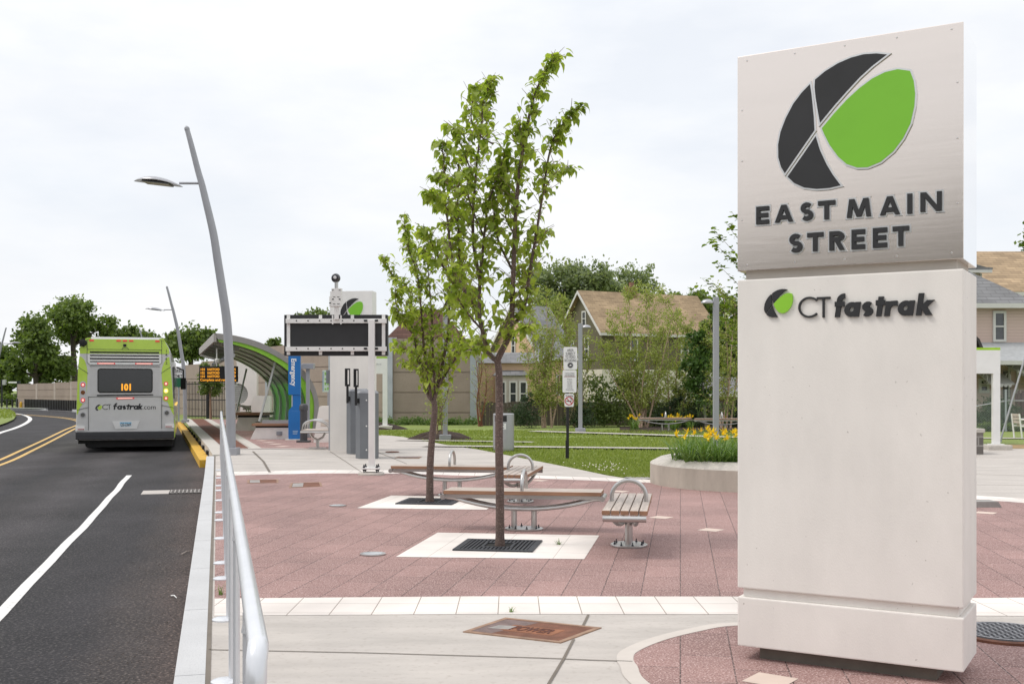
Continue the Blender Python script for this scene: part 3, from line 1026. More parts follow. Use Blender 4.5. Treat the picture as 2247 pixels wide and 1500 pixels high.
def emblem_parts(t, E, fn, d, parent=None, outline=0.0, gm=greenlogo, bm_=black_soft):
    b = MB()
    for k in ('upper', 'left', 'lower'):
        b.prism(E[k], fn, 0.0, d)
    fixn(b.build('emblem_black', bm_, parent or t))
    b = MB(); b.prism(E['green'], fn, 0.0, d)
    fixn(b.build('emblem_green', gm, parent or t))
    if outline:
        b = MB()
        for k in E: b.stroke(E[k], outline, fn, 0.0, d * 0.85, True)
        fixn(b.build('emblem_outline', edge_steel, parent or t))
emblem_parts(py, LG, front, 0.014, head, 0.020)
ZX = lambda x, y: on_frame(py, 1560 + x * .4668, 20 + y * .4668)
word1 = [('E', 213, 275, 921, 1019), ('A', 300, 393, 912, 1010), ('S', 420, 487, 902, 1003), ('T', 507, 587, 893, 997), ('M', 638, 759, 882, 988),
         ('A', 793, 895, 872, 976), ('I', 925, 957, 862, 968), ('N', 983, 1091, 851, 960)]
word2 = [('S', 367, 437, 1049, 1152), ('T', 455, 532, 1043, 1146), ('R', 556, 637, 1036, 1141), ('E', 660, 727, 1029, 1136), ('E', 760, 830, 1021, 1129), ('T', 855, 935, 1013, 1121)]
b2 = MB()
for ch, xa, xb, ya, yb in word1 + word2:
    b1 = MB()
    ax, az0 = ZX(xa + 4, yb - 5)
    bx, az1 = ZX(xb - 4, ya + 6)
    if ch == 'I': ax -= 0.004; bx += 0.004
    b = az0; t_ = az1
    # the letters sit level on the face: average the slant away
    tt = 0.235
    letter(b1, ch, ax, b, bx - ax, t_ - b, tt, front, 0.0, 0.020)
    lt = letter(b1, ch, ax, b, bx - ax, t_ - b, tt, front, 0.0, 0.020) if False else fixn(b1.build('letter', black_soft, head))
    letter(b2, ch, ax, b, bx - ax, t_ - b, tt, front, 0.0, 0.007, grow=0.010)
fixn(b2.build('letter_outline', edge_steel, head))
# small line of lettering on the concrete
ZC = lambda x, y: on_frame(py, 1640 + x * .1958, 610 + y * .1958)
b1 = MB()
base = lambda x: ZC(x, 449 - (x - 575) * 0.0215)
for ch, xa, xb, top, th in (('C', 575, 790, 215, .095), ('T', 783, 934, 215, .105)):
    ax, az0 = base(xa); bx, _ = base(xb); _, az1 = ZC(xa, top)
    letter(b1, ch, ax, az0, bx - ax, az1 - az0, th, front, 0.0, 0.012)
hcap = ZC(1905, 172)[1] - base(1905)[1]
for ch, xa, xb in (('f', 972, 1100), ('a', 1090, 1268), ('s', 1284, 1418), ('t', 1432, 1540), ('r', 1546, 1676), ('a', 1688, 1874), ('k', 1900, 2085)):
    ax, az0 = base(xa); bx, _ = base(xb)
    hh = hcap if ch != 'f' else hcap * 0.98
    letter(b1, ch, ax - 0.004, az0, (bx - ax) * 0.97, hh, .235, front, 0.0, 0.016, shear=0.13)
fixn(b1.build('line_name', black_soft, py))
ex0, ez0 = ZC(195, 452); ex1, ez1 = ZC(515, 140)
emblem_parts(py, emblem(ex0, ez0 + 0.005, (ex1 - ex0) / EMB_ASP), front, 0.014, None, 0.0, greenbright)

# ---------------------------------------------------------------- second, far pylon beside the platform
p0 = at(724, 988)
p1_ = at(816, 990)
py2 = thing('sign_pylon', 'far white sign pylon standing behind the back of the dark display board', 'sign', (p0.x, p0.y, zt(p0.y) - 0.02), math.atan2(-0.12, 1.0))
W2 = 1.02
mb = MB(); mb.rbox(0, W2, 0, 0.42, 0.0, 2.30, 0.008); mb.build('concrete_body', precast, py2)
mb = MB(); mb.rbox(0, W2, 0, 0.42, 2.36, 3.78, 0.006); h2 = mb.build('white_head', white_paint, py2)
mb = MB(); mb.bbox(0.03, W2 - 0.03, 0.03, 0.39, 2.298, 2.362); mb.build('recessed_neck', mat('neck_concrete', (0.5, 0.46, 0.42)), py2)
a0, z0_ = on_frame(py2, 610 + 980 * .14, 590 + 600 * .14)
a1, z1_ = on_frame(py2, 610 + 1332 * .14, 590 + 458 * .14)
eh = (a1 - a0) / EMB_ASP
emblem_parts(py2, emblem(a0, z1_ - eh, eh), front, 0.012, h2)
mb = MB(); mb.rbox(-0.05, -0.004, 0.06, 0.14, 0.0, 1.6, 0.004); mb.build('conduit', greypole, py2)
mb = MB(); mb.rbox(-0.10, -0.003, 0.02, 0.16, 1.6, 1.92, 0.006); mb.build('switch_box', greycab, py2)

# ---------------------------------------------------------------- hand rail along the kerb
hr = thing('handrail', 'long silver tube handrail on flat posts along the kerb', 'railing', (kx(7.6) + 0.11, 7.6, 0))
def rx(y, o=0.11): return kx(y) + o
posts = [1.05, 2.7, 4.35, 6.01, 7.63, 9.28, 10.11, 11.77, 13.42, 14.25, 15.8, 17.35, 18.2, 19.8, 21.4]
dv = Vector((-0.259, 0.966, 0))
for y in posts:
    c = Vector((rx(y), y, zt(y)))
    mb = MB()
    o_ = Vector((0.034, 0.009, 0))
    mb.tube([c + o_, c + o_ + Vector((0, 0, 1.052))], 0.014, 8)
    mb.build('post', rail_m, hr, True)
    mb = MB(); mb.lathe([(0.075, 0.0), (0.075, 0.010), (0.06, 0.02), (0.035, 0.024)], c, 14)
    mb.build('post_flange', rail_m, hr, True, True)
    mb = MB(); mb.tube([c + o_ + Vector((0, 0, 1.0)), c + Vector((0.043, 0.012, 1.055))], 0.018, 8)
    mb.build('rail_bracket', rail_m, hr, True, True)
pts = []
y_end = 2.24
for y in [y_end + 0.05] + [3 + k for k in range(20)] + [22.7]:
    pts.append(Vector((rx(y, 0.155), y, zt(y) + 1.07)))
a, b = pts[0], pts[-1]
near = [Vector((a.x + 0.006, a.y - 0.045, 0.25)), Vector((a.x + 0.006, a.y - 0.045, 1.0)), Vector((a.x + 0.005, a.y - 0.038, 1.045)), Vector((a.x + 0.003, a.y - 0.015, 1.066))]
far = [b + Vector((-0.012, 0.035, -0.018)), b + Vector((-0.02, 0.055, -0.07)), b + Vector((-0.02, 0.055, -1.0))]
mb = MB(); mb.tube(near + pts + far, 0.0225, 14)
mb.build('rail_tube', rail_m, hr, True, True, 60)

# ---------------------------------------------------------------- curved street lamps
def street_lamp(loc, rz, k, label, grp):
    """pole in the xz plane leaning to -x, unit size for the near lamp"""
    t = thing('street_lamp', label, 'street lamp', loc, rz, grp)
    m = 24.3 / F
    P = [((505 - 507) * m, 0.0), (0.0, 0.25)]
    raw = [(508, 997), (507, 900), (504, 800), (499, 704), (488, 626), (478, 563), (468, 500), (450.5, 425), (441.8, 389), (433.5, 360), (418, 300), (409.5, 269)]
    pts = [((u - 508) * m * k, 0, (997 - v) * m * k) for u, v in raw]
    rr = [0.108, 0.106, 0.103, 0.10, 0.096, 0.092, 0.087, 0.079, 0.074, 0.069, 0.061, 0.055]
    b = MB(); b.tube(smooth3(pts), [x * k for x in lerpn(rr, 4)], 16)
    b.build('pole', greypole, t, False, True, 60)
    top = Vector(pts[-1])
    b = MB(); b.tube([top, top + Vector((-0.012, 0, 0.045)) * k, top + Vector((-0.022, 0, 0.085)) * k], [0.062 * k, 0.058 * k, 0.02 * k], 12)
    b.build('pole_cap', greypole, t, False, True)
    b = MB(); b.rbox(-0.17 * k, 0.17 * k, -0.17 * k, 0.17 * k, -0.03, 0.15 * k, 0.012); b.build('base_cover', greypole, t)
    za = (997 - 389) * m * k
    b = MB(); b.tube([((443 - 508) * m * k, 0, za), ((392 - 508) * m * k, 0, za + 0.002)], 0.028 * k, 10); b.build('arm', greypole, t, False, True)
    # leaf-shaped luminaire: shallow shell, tilted
    b = MB(); g = MB(); n1, n2 = 16, 10
    L_, cx0 = 1.12 * k, ((345 - 508) * m) * k
    vs = []
    for i in range(n1 + 1):
        s_ = i / n1
        wd = 0.37 * k * math.sin(PI * min(1, max(0.0, s_))) ** 0.75 + 0.004
        hgt = 0.11 * k * (math.sin(PI * s_) ** 0.8) * (1.0 - 0.15 * s_)
        x = cx0 - L_ / 2 + L_ * s_
        zc = za - 0.02 * k + (0.5 - s_) * 0.13 * k + 0.05 * k * math.sin(PI * s_)
        for j in range(n2 + 1):
            a = PI * j / n2
            vs.append((x, wd * math.cos(a), zc + hgt * math.sin(a)))
    fs = []
    for i in range(n1):
        for j in range(n2):
            q = i * (n2 + 1) + j
            fs.append((q, q + 1, q + n2 + 2, q + n2 + 1))
    # underside
    for i in range(n1):
        q = i * (n2 + 1)
        fs.append((q, q + n2 + 1, q + 2 * n2 + 1, q + n2))
    b.add(vs, fs)
    lu = fixn(b.build('luminaire', galv, t, False, True, 50))
    g.box((cx0 - 0.02 * k, 0.02, za + 0.005 * k), (0.60 * k, 0.40 * k, 0.045 * k), 0, 0, R(6.6)); g.build('lens', darkglass, lu)
    return t

def smooth3(pts, n=4):
    P = [Vector(p) for p in pts]
    P = [2 * P[0] - P[1]] + P + [2 * P[-1] - P[-2]]
    o = []
    for i in range(1, len(P) - 2):
        for k in range(n):
            t = k / n
            a, b, c, d_ = P[i - 1], P[i], P[i + 1], P[i + 2]
            o.append(0.5 * (2 * b + (c - a) * t + (2 * a - 5 * b + 4 * c - d_) * t * t + (3 * b - a - 3 * c + d_) * t ** 3))
    o.append(P[-2])
    return o
def lerpn(v, n=4):
    o = []
    for a, b in zip(v[:-1], v[1:]):
        o += [a + (b - a) * k / n for k in range(n)]
    return o + [v[-1]]
LG_ = 'curved street lamps along the busway'
c = at(507, 997)
street_lamp((c.x, c.y, zt(c.y) + 0.01), 0, 1.0, 'large curved grey street lamp standing beside the end of the handrail', LG_)
c = at(406.5, 926)
street_lamp((c.x, c.y, zt(c.y)), 0, 0.80, 'smaller curved grey street lamp standing beyond the bus by the black fence', LG_)
street_lamp((upx(331, 78), 78, 0.0), 0, 0.80, 'distant curved lamp pole whose tip shows above the bus roof', LG_)
street_lamp((upx(-14, 62), 62, -0.1), PI, 0.70, 'curved street lamp at the left edge leaning right over the far lane', LG_)

# straight path lamps
def path_lamp(u, v, hgt, label, side=1, Y=None):
    c = at(u, v) if Y is None else Vector((upx(u, Y), Y, zt(Y)))
    t = thing('path_lamp', label, 'lamp post', (c.x, c.y, zt(c.y) - 0.03), 0, 'straight grey lamp posts on the lawn')
    b = MB(); b.rbox(-0.065, 0.065, -0.065, 0.065, 0.1, hgt, 0.01); b.build('pole', greypole, t)
    b = MB(); b.rbox(-0.165, 0.165, -0.165, 0.165, 0.0, 0.17, 0.012); b.build('base_cover', greypole, t)
    b = MB()
    prof = [(0.02, 0.0), (0.125, 0.0), (0.13, 0.015), (0.12, 0.05), (0.085, 0.085), (0.04, 0.10), (0.005, 0.105)]
    b.lathe(prof, (side * 0.20, 0, hgt - 0.15), 18, 1.2, 1.0); b.build('lamp_head', galv, t, False, True)
    b = MB(); b.bar((0, 0, hgt - 0.13), (side * 0.15, 0, hgt - 0.13), 0.05, 0.04); b.build('arm', greypole, t)
    return t
path_lamp(1273.5, 948, 3.66, 'straight grey lamp post on the lawn right of the signs on the black post')
path_lamp(977, 964, 3.66, 'straight grey lamp post at the mulch mound behind the farther young tree')
path_lamp(1571, 0, 3.66, 'straight grey lamp post behind the round planter beside the pylon', -1, 26.2)

# ---------------------------------------------------------------- benches
def bench_parts(t):
    Lh, Wd, Zt = 0.895, 0.43, 0.45
    b = MB()
    sw = 0.076
    for i in range(5):
        y = -Wd / 2 + sw / 2 + i * (Wd - sw) / 4
        b.rbox(-Lh, Lh, y - sw / 2, y + sw / 2, Zt - 0.042, Zt, 0.004)
    for i, f in enumerate(b.f):
        c = sum((Vector(b.v[k]) for k in f), Vector()) / len(f)
        if abs(c.y) > Wd / 2 - 0.003 or abs(c.x) > Lh - 0.003: b.m[i] = 1
    b.build('seat', [timber, timber_end], t)
    b = MB()
    for sx in (-1, 1):
        b.tube([(sx * (Lh + 0.01), -Wd / 2 + 0.01, Zt - 0.075), (sx * (Lh + 0.01), Wd / 2 - 0.01, Zt - 0.075)], 0.031, 14)
    for y in (-0.15, 0.15):
        b.bbox(-Lh, Lh, y - 0.006, y + 0.006, Zt - 0.09, Zt - 0.043)
    b.build('seat_frame', steel, t, False, True)
    b = MB()
    for y in (-0.055, 0.055):
        pts = [(-Lh + 0.02 + 0, y * 2.2, Zt - 0.085)]
        for i in range(13):
            x = -0.80 + 1.6 * i / 12
            z = 0.235 + 0.125 * (abs(x) / 0.8) ** 2.0
            pts.append((x, y * (1 + 1.1 * (abs(x) / 0.8)), z))
        pts.append((Lh - 0.02, y * 2.2, Zt - 0.085))
        b.tube(pts, 0.023, 10)
    b.build('curved_support', steel, t, False, True)
    for x in (-0.115, 0.115):
        b = MB(); b.tube([(x, 0, 0.01), (x, 0, 0.25)], 0.034, 14); b.build('leg', steel, t, False, True)
    b = MB(); b.lathe([(0.22, 0.0), (0.22, 0.014), (0.21, 0.018)], (0, 0, 0), 28, 1.0, 0.86); bp = b.build('base_plate', steel, t)
    b = MB()
    for k in range(8):
        a = 2 * PI * k / 8 + 0.3
        b.lathe([(0.012, 0.0), (0.012, 0.012), (0.006, 0.014), (0.006, 0.035)], (0.17 * math.cos(a), 0.15 * math.sin(a), 0.017), 6)
    b.build('bolts', cast, bp)
    b = MB()
    pts = [(0, -0.175, Zt - 0.03), (0, -0.175, Zt + 0.05)] + [(0, 0.175 * math.sin(a), Zt + 0.05 + 0.165 * math.cos(a)) for a in [R(-80 + 10 * i) for i in range(17)]] + [(0, 0.175, Zt + 0.05), (0, 0.175, Zt - 0.03)]
    b.tube(pts, 0.021, 12); b.build('arm_hoop', steel, t, False, True)
BG = 'slatted wood benches on curved steel frames'
pa = at(1150, 1161.5)
bench = thing('bench', 'wood slat bench facing us behind the nearer young tree', 'bench', (pa.x, pa.y, 0.006), R(-GR), BG)
bench_parts(bench)
pb = at(1380, 1197)
dup(bench, (pb.x, pb.y, 0.006), R(90 - GR), 'wood slat bench seen end-on beside the nearer white tree square')
pc = Vector((-0.90, 16.55, 0))
dup(bench, (pc.x, pc.y, 0.006), R(-GR - 1), 'wood slat bench behind the farther young tree')
pd = at(1142, 1101)
dup(bench, (pd.x, pd.y, 0.006), R(90 - GR), 'wood slat bench seen end-on behind the first bench')
pe = at(1460, 0, Y=38.5); zb = zt(39) - 0.01
dup(bench, (pe.x, 38.5, zb), R(-2), 'distant slat bench left of the garden hose pole in front of yellow daylilies')
COL.objects[-1]
dup(bench, (upx(1583, 37.6), 37.6, zb), R(-2), 'distant slat bench behind the planter flowers beside the pylon edge')
for o in COL.objects:
    if o.get('label', '').startswith('distant slat bench left'):
        o['label'] = 'distant slat bench in front of yellow daylilies at the lawn edge'

# ---------------------------------------------------------------- tree grates, covers, hatches
def grate(cx, cy, rz, label):
    t = thing('tree_grate', label, 'tree grate', (cx, cy, 0.006), rz, 'square cast tree grates')
    b = MB(); S = 0.37
    for sx in (-1, 1):
        b.bbox(sx * S - 0.03, sx * S + 0.03, -S - 0.03, S + 0.03, 0, 0.014)
        b.bbox(-S + 0.03, S - 0.03, sx * S - 0.03, sx * S + 0.03, 0, 0.0135)
        b.bbox(sx * 0.15 - 0.015, sx * 0.15 + 0.015, -0.165, 0.165, 0, 0.013)
        b.bbox(-0.135, 0.135, sx * 0.15 - 0.015, sx * 0.15 + 0.015, 0, 0.0125)
    b.build('frame', cast, t)
    b = MB()
    for i in range(17):
        x = -0.32 + 0.04 * i
        if abs(x) < 0.165:
            b.bbox(x - 0.011, x + 0.011, -0.34, -0.165, 0, 0.012); b.bbox(x - 0.011, x + 0.011, 0.165, 0.34, 0, 0.012)
        else:
            b.bbox(x - 0.011, x + 0.011, -0.34, 0.34, 0, 0.012)
    b.build('bars', cast, t)
    b = MB(); b.bbox(-0.37, 0.37, -0.37, 0.37, -0.02, 0.002); b.build('soil', mat('pit_soil', (0.012, 0.011, 0.010), 0.95), t)
grate(-0.135, 11.23, R(-GR), 'cast iron grate round the foot of the nearer young tree')
c = at(943, 1101)
grate(c.x, c.y, R(-GR), 'cast iron grate round the foot of the farther young tree')

def uplight(u, v, r, label):
    c = at(u, v)
    t = thing('ground_light', label, 'ground light', (c.x, c.y, 0.005), 0, 'round lights set in the paving')
    b = MB(); b.lathe([(r, 0), (r, 0.010), (r * 0.82, 0.012)], (0, 0, 0), 28); b.build('ring', steel, t)
    b = MB(); b.lathe([(r * 0.80, 0.0), (r * 0.78, 0.014), (r * 0.5, 0.018), (0.004, 0.019)], (0, 0, 0), 24)
    b.build('lens', mat('frosted_lens', (0.42, 0.44, 0.46), 0.2, 0, 0.1), t, False, True)
uplight(818, 1216.5, 0.125, 'round glazed ground light left of the nearer white tree square')
uplight(741, 1110, 0.115, 'round glazed ground light left of the farther white tree square')

def hatch(name, px, label, word=None, cat='hatch', m=rust, grp=None):
    q = [at(*p) for p in px]
    c = sum(q, Vector()) / 4
    t = thing(name, label, cat, (c.x, c.y, zt(c.y) + 0.001), 0, grp)
    q = [Vector((p.x - c.x, p.y - c.y, 0)) for p in q]
    b = MB(); P = [(p.x, p.y) for p in q]
    fn = lambda x, y_, h: (x, y_, h)
    b.stroke(P, 0.035, fn, -0.02, 0.006, True); fixn(b.build('frame', mat('rusty_frame', (0.30, 0.19, 0.13), 0.8, 0.1, 0.3, 9), t))
    b = MB(); Pi = [(x * 0.95, y_ * 0.94) for x, y_ in P]
    b.prism(Pi, fn, -0.02, 0.004); fixn(b.build('lid', m, t))
    return t, q
t, q = hatch('utility_hatch', ((1024, 1386), (1111, 1357), (1312, 1378), (1228, 1409)), 'large rusty utility hatch lettered POWER in the front walk')
ax = (q[3] - q[0]).normalized(); ay = (q[1] - q[0]).normalized()
M = Matrix(((ax.x, ay.x, 0, 0), (ax.y, ay.y, 0, 0), (0, 0, 1, 0.0062), (0, 0, 0, 1)))
Mo = Matrix.Translation(q[0] + (q[3] - q[0]) * 0.30 + (q[1] - q[0]) * 0.36) @ M
textmesh('lettering', 'POWER', 0.17, mat('hatch_lettering', (0.10, 0.032, 0.02), 0.8), t, Mo, 0.0015, 0.004, width=(q[3] - q[0]).length * 0.44)
b = MB()
fn = lambda x, y_, h: ((q[0] + (q[3] - q[0]) * x + (q[1] - q[0]) * y_).x, (q[0] + (q[3] - q[0]) * x + (q[1] - q[0]) * y_).y, h)
b.prism([(0.24, 0.28), (0.80, 0.28), (0.80, 0.66), (0.24, 0.66)], fn, 0.003, 0.0052); fixn(b.build('name_plate', mat('rust_orange', (0.24, 0.095, 0.045), 0.8, 0, 0.3, 8), t))
b = MB(); b.prism([(0.1, 0.30), (0.33, 0.36), (0.30, 0.58), (0.12, 0.52)], fn, 0.0045, 0.0068); fixn(b.build('worn_patch', mat('worn_galvanised', (0.36, 0.33, 0.31), 0.55, 0.4, 0.25, 12), t))
b = MB(); b.prism([(0.02, 0.06), (0.25, 0.06), (0.40, 0.94), (0.02, 0.94)], fn, 0.003, 0.0046); fixn(b.build('galvanised_area', mat('dull_galvanised', (0.19, 0.135, 0.125), 0.7, 0.3, 0.3, 12, 0.3, 150), t))
HG = 'small rusty hatches by the back of the plaza'
for px, lb in ((((545, 1060), (545, 1053), (609, 1052), (609, 1059)), 'small rusty hatch in red paving, left one near the back band'),
               (((637, 1070), (640, 1060), (702, 1058), (705, 1067)), 'small rusty hatch in red paving, right one and slightly nearer')):
    t, q = hatch('utility_hatch', px, lb, grp=HG)
    b = MB(); fn = lambda x, y_, h: ((q[0] + (q[3] - q[0]) * x + (q[1] - q[0]) * y_).x, (q[0] + (q[3] - q[0]) * x + (q[1] - q[0]) * y_).y, h)
    b.prism([(0.05, 0.1), (0.40, 0.1), (0.40, 0.9), (0.05, 0.9)], fn, 0.003, 0.0062); fixn(b.build('galvanised_area', mat('worn_galvanised', (0.42, 0.38, 0.36)), t))
t, q = hatch('utility_hatch', ((868, 1004.5), (878, 1000.5), (925, 1001), (918, 1005.5)), 'flat grey hatch in the pale walk behind the farther young tree', m=mat('dull_galvanised', (0.19, 0.135, 0.125)))
c = at(861, 991.5)
b = MB(); b.lathe([(0.16, 0), (0.16, 0.012), (0.1, 0.016)], (0, 0, 0), 20)
t = thing('valve_cover', 'small round rusty cover in the pale walk right of the grey cabinets', 'cover', (c.x, c.y, zt(c.y) + 0.003)); b.build('lid', rust, t)
# manhole with raised squares
c = at(2207, 1392)
mh = thing('manhole_cover', 'round manhole cover with raised bars right of the pylon', 'manhole cover', (c.x, c.y, 0.006))
b = MB(); b.lathe([(0.335, -0.02), (0.335, 0.012), (0.30, 0.016)], (0, 0, 0), 40); b.build('ring', rust, mh)
b = MB(); b.lathe([(0.298, 0.0), (0.296, 0.017), (0.28, 0.019)], (0, 0, 0), 40)
b.build('lid', cast, mh)
b = MB()
mh_m = mat('worn_manhole_metal', (0.34, 0.34, 0.36), 0.4, 0.7, 0.2, 12)
for i in range(-6, 7):
    for j in range(-6, 7):
        x, y_ = i * 0.043, j * 0.043
        if math.hypot(x, y_) < 0.255:
            b.box((x, y_, 0.021), (0.036, 0.013, 0.008) if (i + j) % 2 else (0.013, 0.036, 0.008), R(20) if False else 0)
b.build('raised_bars', mh_m, mh)
b = MB(); b.stroke(arc2(0, 0, 0.27, 0, 352, 40), 0.02, lambda x, y_, h: (x, y_, h), 0.015, 0.023, True); fixn(b.build('raised_rim', mh_m, mh))
# road drain
dr = [at(*p, z=-0.145) for p in ((374, 1085), (380, 1071), (443, 1072), (440, 1085))]
c = sum(dr, Vector()) / 4
t = thing('storm_drain', 'steel storm drain grate set in concrete beside the kerb', 'drain', (c.x, c.y, -0.147), R(15))
b = MB()
for i in range(9): b.bbox(-0.26 + i * 0.065, -0.24 + i * 0.065, -0.3, 0.3, 0.0, 0.016)
for j in range(5): b.bbox(-0.27, 0.28, -0.3 + j * 0.145, -0.275 + j * 0.145, 0.0, 0.014)
b.build('grate', mat('worn_galvanised', (0.42, 0.38, 0.36)), t)
b = MB(); b.bbox(-0.72, -0.28, -0.34, 0.33, -0.03, 0.008); b.build('concrete_apron', concrete, t)
b = MB(); b.bbox(-0.279, 0.29, -0.31, 0.31, -0.03, 0.004); b.build('pit', mat('pit_soil', (0.012, 0.011, 0.010)), t)

# ---------------------------------------------------------------- the bus
bus = thing('bus', 'lime green and silver city bus seen from behind showing route 101', 'bus', (-10.82, 30.8, -0.15), R(16.5))
bx = lambda q: (q - 665) * 0.002185
bz = lambda q: 3.18 - (q - 75) * 0.00238
half = [(1.02, 3.17), (1.16, 2.93), (1.20, 2.83), (1.25, 2.2), (1.285, 1.2), (1.30, 0.72), (1.30, 0.34)]
prof = half + [(-x, z) for x, z in half[::-1]]
b = MB()
secs = [(0.0, 0.985), (0.04, 1.0), (12.1, 1.0), (12.2, 0.97)]
n = len(prof)
vs = [(x * k, y, 0.34 + (z - 0.34) * (1 if k == 1 else 0.995)) for y, k in secs for x, z in prof]
fs = [list(range(n)), [3 * n + i for i in range(n)][::-1]]
for s_ in range(3):
    for i in range(n):
        fs.append((s_ * n + i, s_ * n + (i + 1) % n, (s_ + 1) * n + (i + 1) % n, (s_ + 1) * n + i))
b.add(vs, fs)
body = fixn(b.build('body', bussilver, bus))
rf = lambda a, c_, h: (a, -h, c_)
def bp(name, pts, h0, h1, m, par=None):
    q = MB(); q.prism([(bx(x), bz(y)) for x, y in pts], rf, h0, h1)
    return fixn(q.build(name, m, par or bus))
bp('roof_band', [(186, 92), (250, 88), (660, 84), (1080, 88), (1135, 80), (1160, 130), (1196, 190), (1200, 235), (1197, 256), (118, 258), (115, 205), (150, 140)], 0.0, 0.007, busgreen)
bp('side_band', [(112, 292), (140, 298), (175, 335), (200, 410), (208, 470), (205, 600), (196, 720), (160, 830), (118, 890), (95, 960), (82, 970), (80, 900), (95, 470)], 0.0, 0.007, busgreen)
bp('side_band', [(1200, 292), (1170, 298), (1135, 360), (1112, 420), (1104, 480), (1112, 600), (1140, 730), (1190, 850), (1225, 930), (1256, 985), (1254, 900), (1234, 600), (1215, 420)], 0.0, 0.007, busgreen)
bp('roof_corner', [(180, 112), (186, 82), (215, 72), (250, 76), (250, 90), (205, 92)], -0.05, 0.03, busgreen)
bp('roof_corner', [(1140, 100), (1132, 74), (1100, 72), (1078, 76), (1080, 90), (1120, 92)], -0.05, 0.03, busgreen)
bp('engine_panel', [(205, 262), (1105, 262), (1105, 360), (1072, 386), (238, 386), (205, 360)], 0.0, 0.012, buswhite)
for y0, y1 in ((232, 250), (272, 288), (308, 326), (345, 357)):
    bp('vent_slot', [(238, y0), (1075, y0), (1075, y1), (238, y1)], 0.0, 0.0145, black)
q = MB()
for pts in ([(205, 95), (205, 360), (238, 388), (1072, 388), (1107, 360), (1107, 95)], [(205, 208), (1107, 208)], [(620, 206), (632, 189), (692, 189), (705, 206)],
            [(222, 760), (1105, 760)], [(220, 760), (220, 1152)], [(1107, 760), (1107, 1140)], [(90, 410), (220, 492)], [(1222, 405), (1102, 482)], [(78, 916), (218, 884)], [(1262, 895), (1105, 862)], [(236, 405), (1085, 405)]):
    q.stroke([(bx(x), bz(y)) for x, y in pts], 0.010, rf, 0.0, 0.0155)
fixn(q.build('panel_seams', mat('panel_gap', (0.05, 0.05, 0.05), 0.7), bus))
def rrect(x0, x1, y0, y1, r):
    o = []
    for cx, cy, a in ((x1 - r, y0 + r, -90), (x1 - r, y1 - r, 0), (x0 + r, y1 - r, 90), (x0 + r, y0 + r, 180)):
        o += [(cx + r * math.cos(R(a + 15 * k)), cy + r * math.sin(R(a + 15 * k))) for k in range(7)]
    return o
bp('window_surround', [(236, 404), (1085, 404), (1080, 738), (240, 738)], 0.0, 0.006, mat('bus_grey_panel', (0.54, 0.54, 0.535), 0.35, 0.1, 0.04))
win = bp('rear_window', rrect(328, 996, 430, 716, 36), 0.0, 0.016, rubber)
bp('pane', rrect(340, 984, 442, 704, 28), 0.0, 0.0185, darkglass, win)
M = facing(bx(600), -0.0195, bz(684))
textmesh('route_number', '101', 0.245, amberdot, win, M, 0.001, 0.012, width=bx(716) - bx(600))
bp('vent_lip', [(325, 738), (1000, 732), (1005, 744), (320, 752)], 0.0, 0.02, rubber)
for xs in ((325, 540), (783, 995)):
    l = bp('brake_light', [(xs[0], 364), (xs[1], 364), (xs[1], 381), (xs[0], 381)], 0.0, 0.018, redlens)
    bp('lit_strip', [(xs[0] + 15, 368), (xs[1] - 15, 368), (xs[1] - 15, 377), (xs[0] + 15, 377)], 0.0, 0.021, pinklens, l)
l = bp('brake_light', [(555, 772), (770, 770), (770, 786), (555, 790)], 0.0, 0.018, redlens)
bp('lit_strip', [(572, 775), (750, 774), (750, 783), (572, 786)], 0.0, 0.021, pinklens, l)
for x in (258, 582, 658, 734, 1054):
    bp('marker_light', [(x - 26, 96), (x + 26, 96), (x + 26, 114), (x - 26, 114)], 0.0, 0.022, redlens)
for xs, ys in ((155, (622, 711, 800)), (1160, (608, 692, 780))):
    bp('lamp_cluster', rrect(xs - 40, xs + 40 if xs < 600 else xs + 44, ys[0] - 42, ys[2] + 40, 36), 0.0, 0.012, mat('bus_grey_panel', (0.54, 0.54, 0.535)) if xs < 600 else busgreen)
    for k, y in enumerate(ys):
        col = redlens if k != 1 else (mat('dull_amber_lens', (0.20, 0.07, 0.02), 0.25) if xs < 600 else amberlens)
        l = bp('tail_light', [(xs + 26 * math.cos(a), y + 25 * math.sin(a)) for a in [2 * PI * j / 20 for j in range(20)]], 0.0, 0.02, col)
        if k != 1 or xs > 600:
            bp('lit_centre', [(xs + 15 * math.cos(a), y + 14 * math.sin(a)) for a in [2 * PI * j / 16 for j in range(16)]], 0.0, 0.023, pinklens if k != 1 else emit('amber_centre', (1.0, 0.85, 0.45), 1.5), l)
for x, y in ((154, 972), (1170, 954)):
    l = bp('reversing_light', [(x + 36 * math.cos(a), y + 34 * math.sin(a)) for a in [2 * PI * j / 20 for j in range(20)]], 0.0, 0.016, galv)
    bp('lens', [(x + 25 * math.cos(a), y + 24 * math.sin(a)) for a in [2 * PI * j / 20 for j in range(20)]], 0.0, 0.019, mat('smoked_lens', (0.11, 0.11, 0.105), 0.2), l)
bp('bumper_end', [(66, 1105), (175, 1105), (178, 1150), (66, 1158)], 0.0, 0.03, white_paint)
bp('bumper_end', [(1150, 1085), (1262, 1080), (1262, 1130), (1152, 1132)], 0.0, 0.03, white_paint)
bp('reflector', [(92, 1135), (172, 1135), (172, 1144), (92, 1146)], 0.0, 0.034, mat('red_reflector', (0.35, 0.02, 0.03), 0.3))
bp('reflector', [(1154, 1112), (1232, 1112), (1232, 1121), (1154, 1122)], 0.0, 0.034, mat('red_reflector', (0.35, 0.02, 0.03)))
pl = bp('plate_holder', [(502, 1048), (838, 1046), (800, 1138), (545, 1140)], 0.0, 0.018, buswhite)
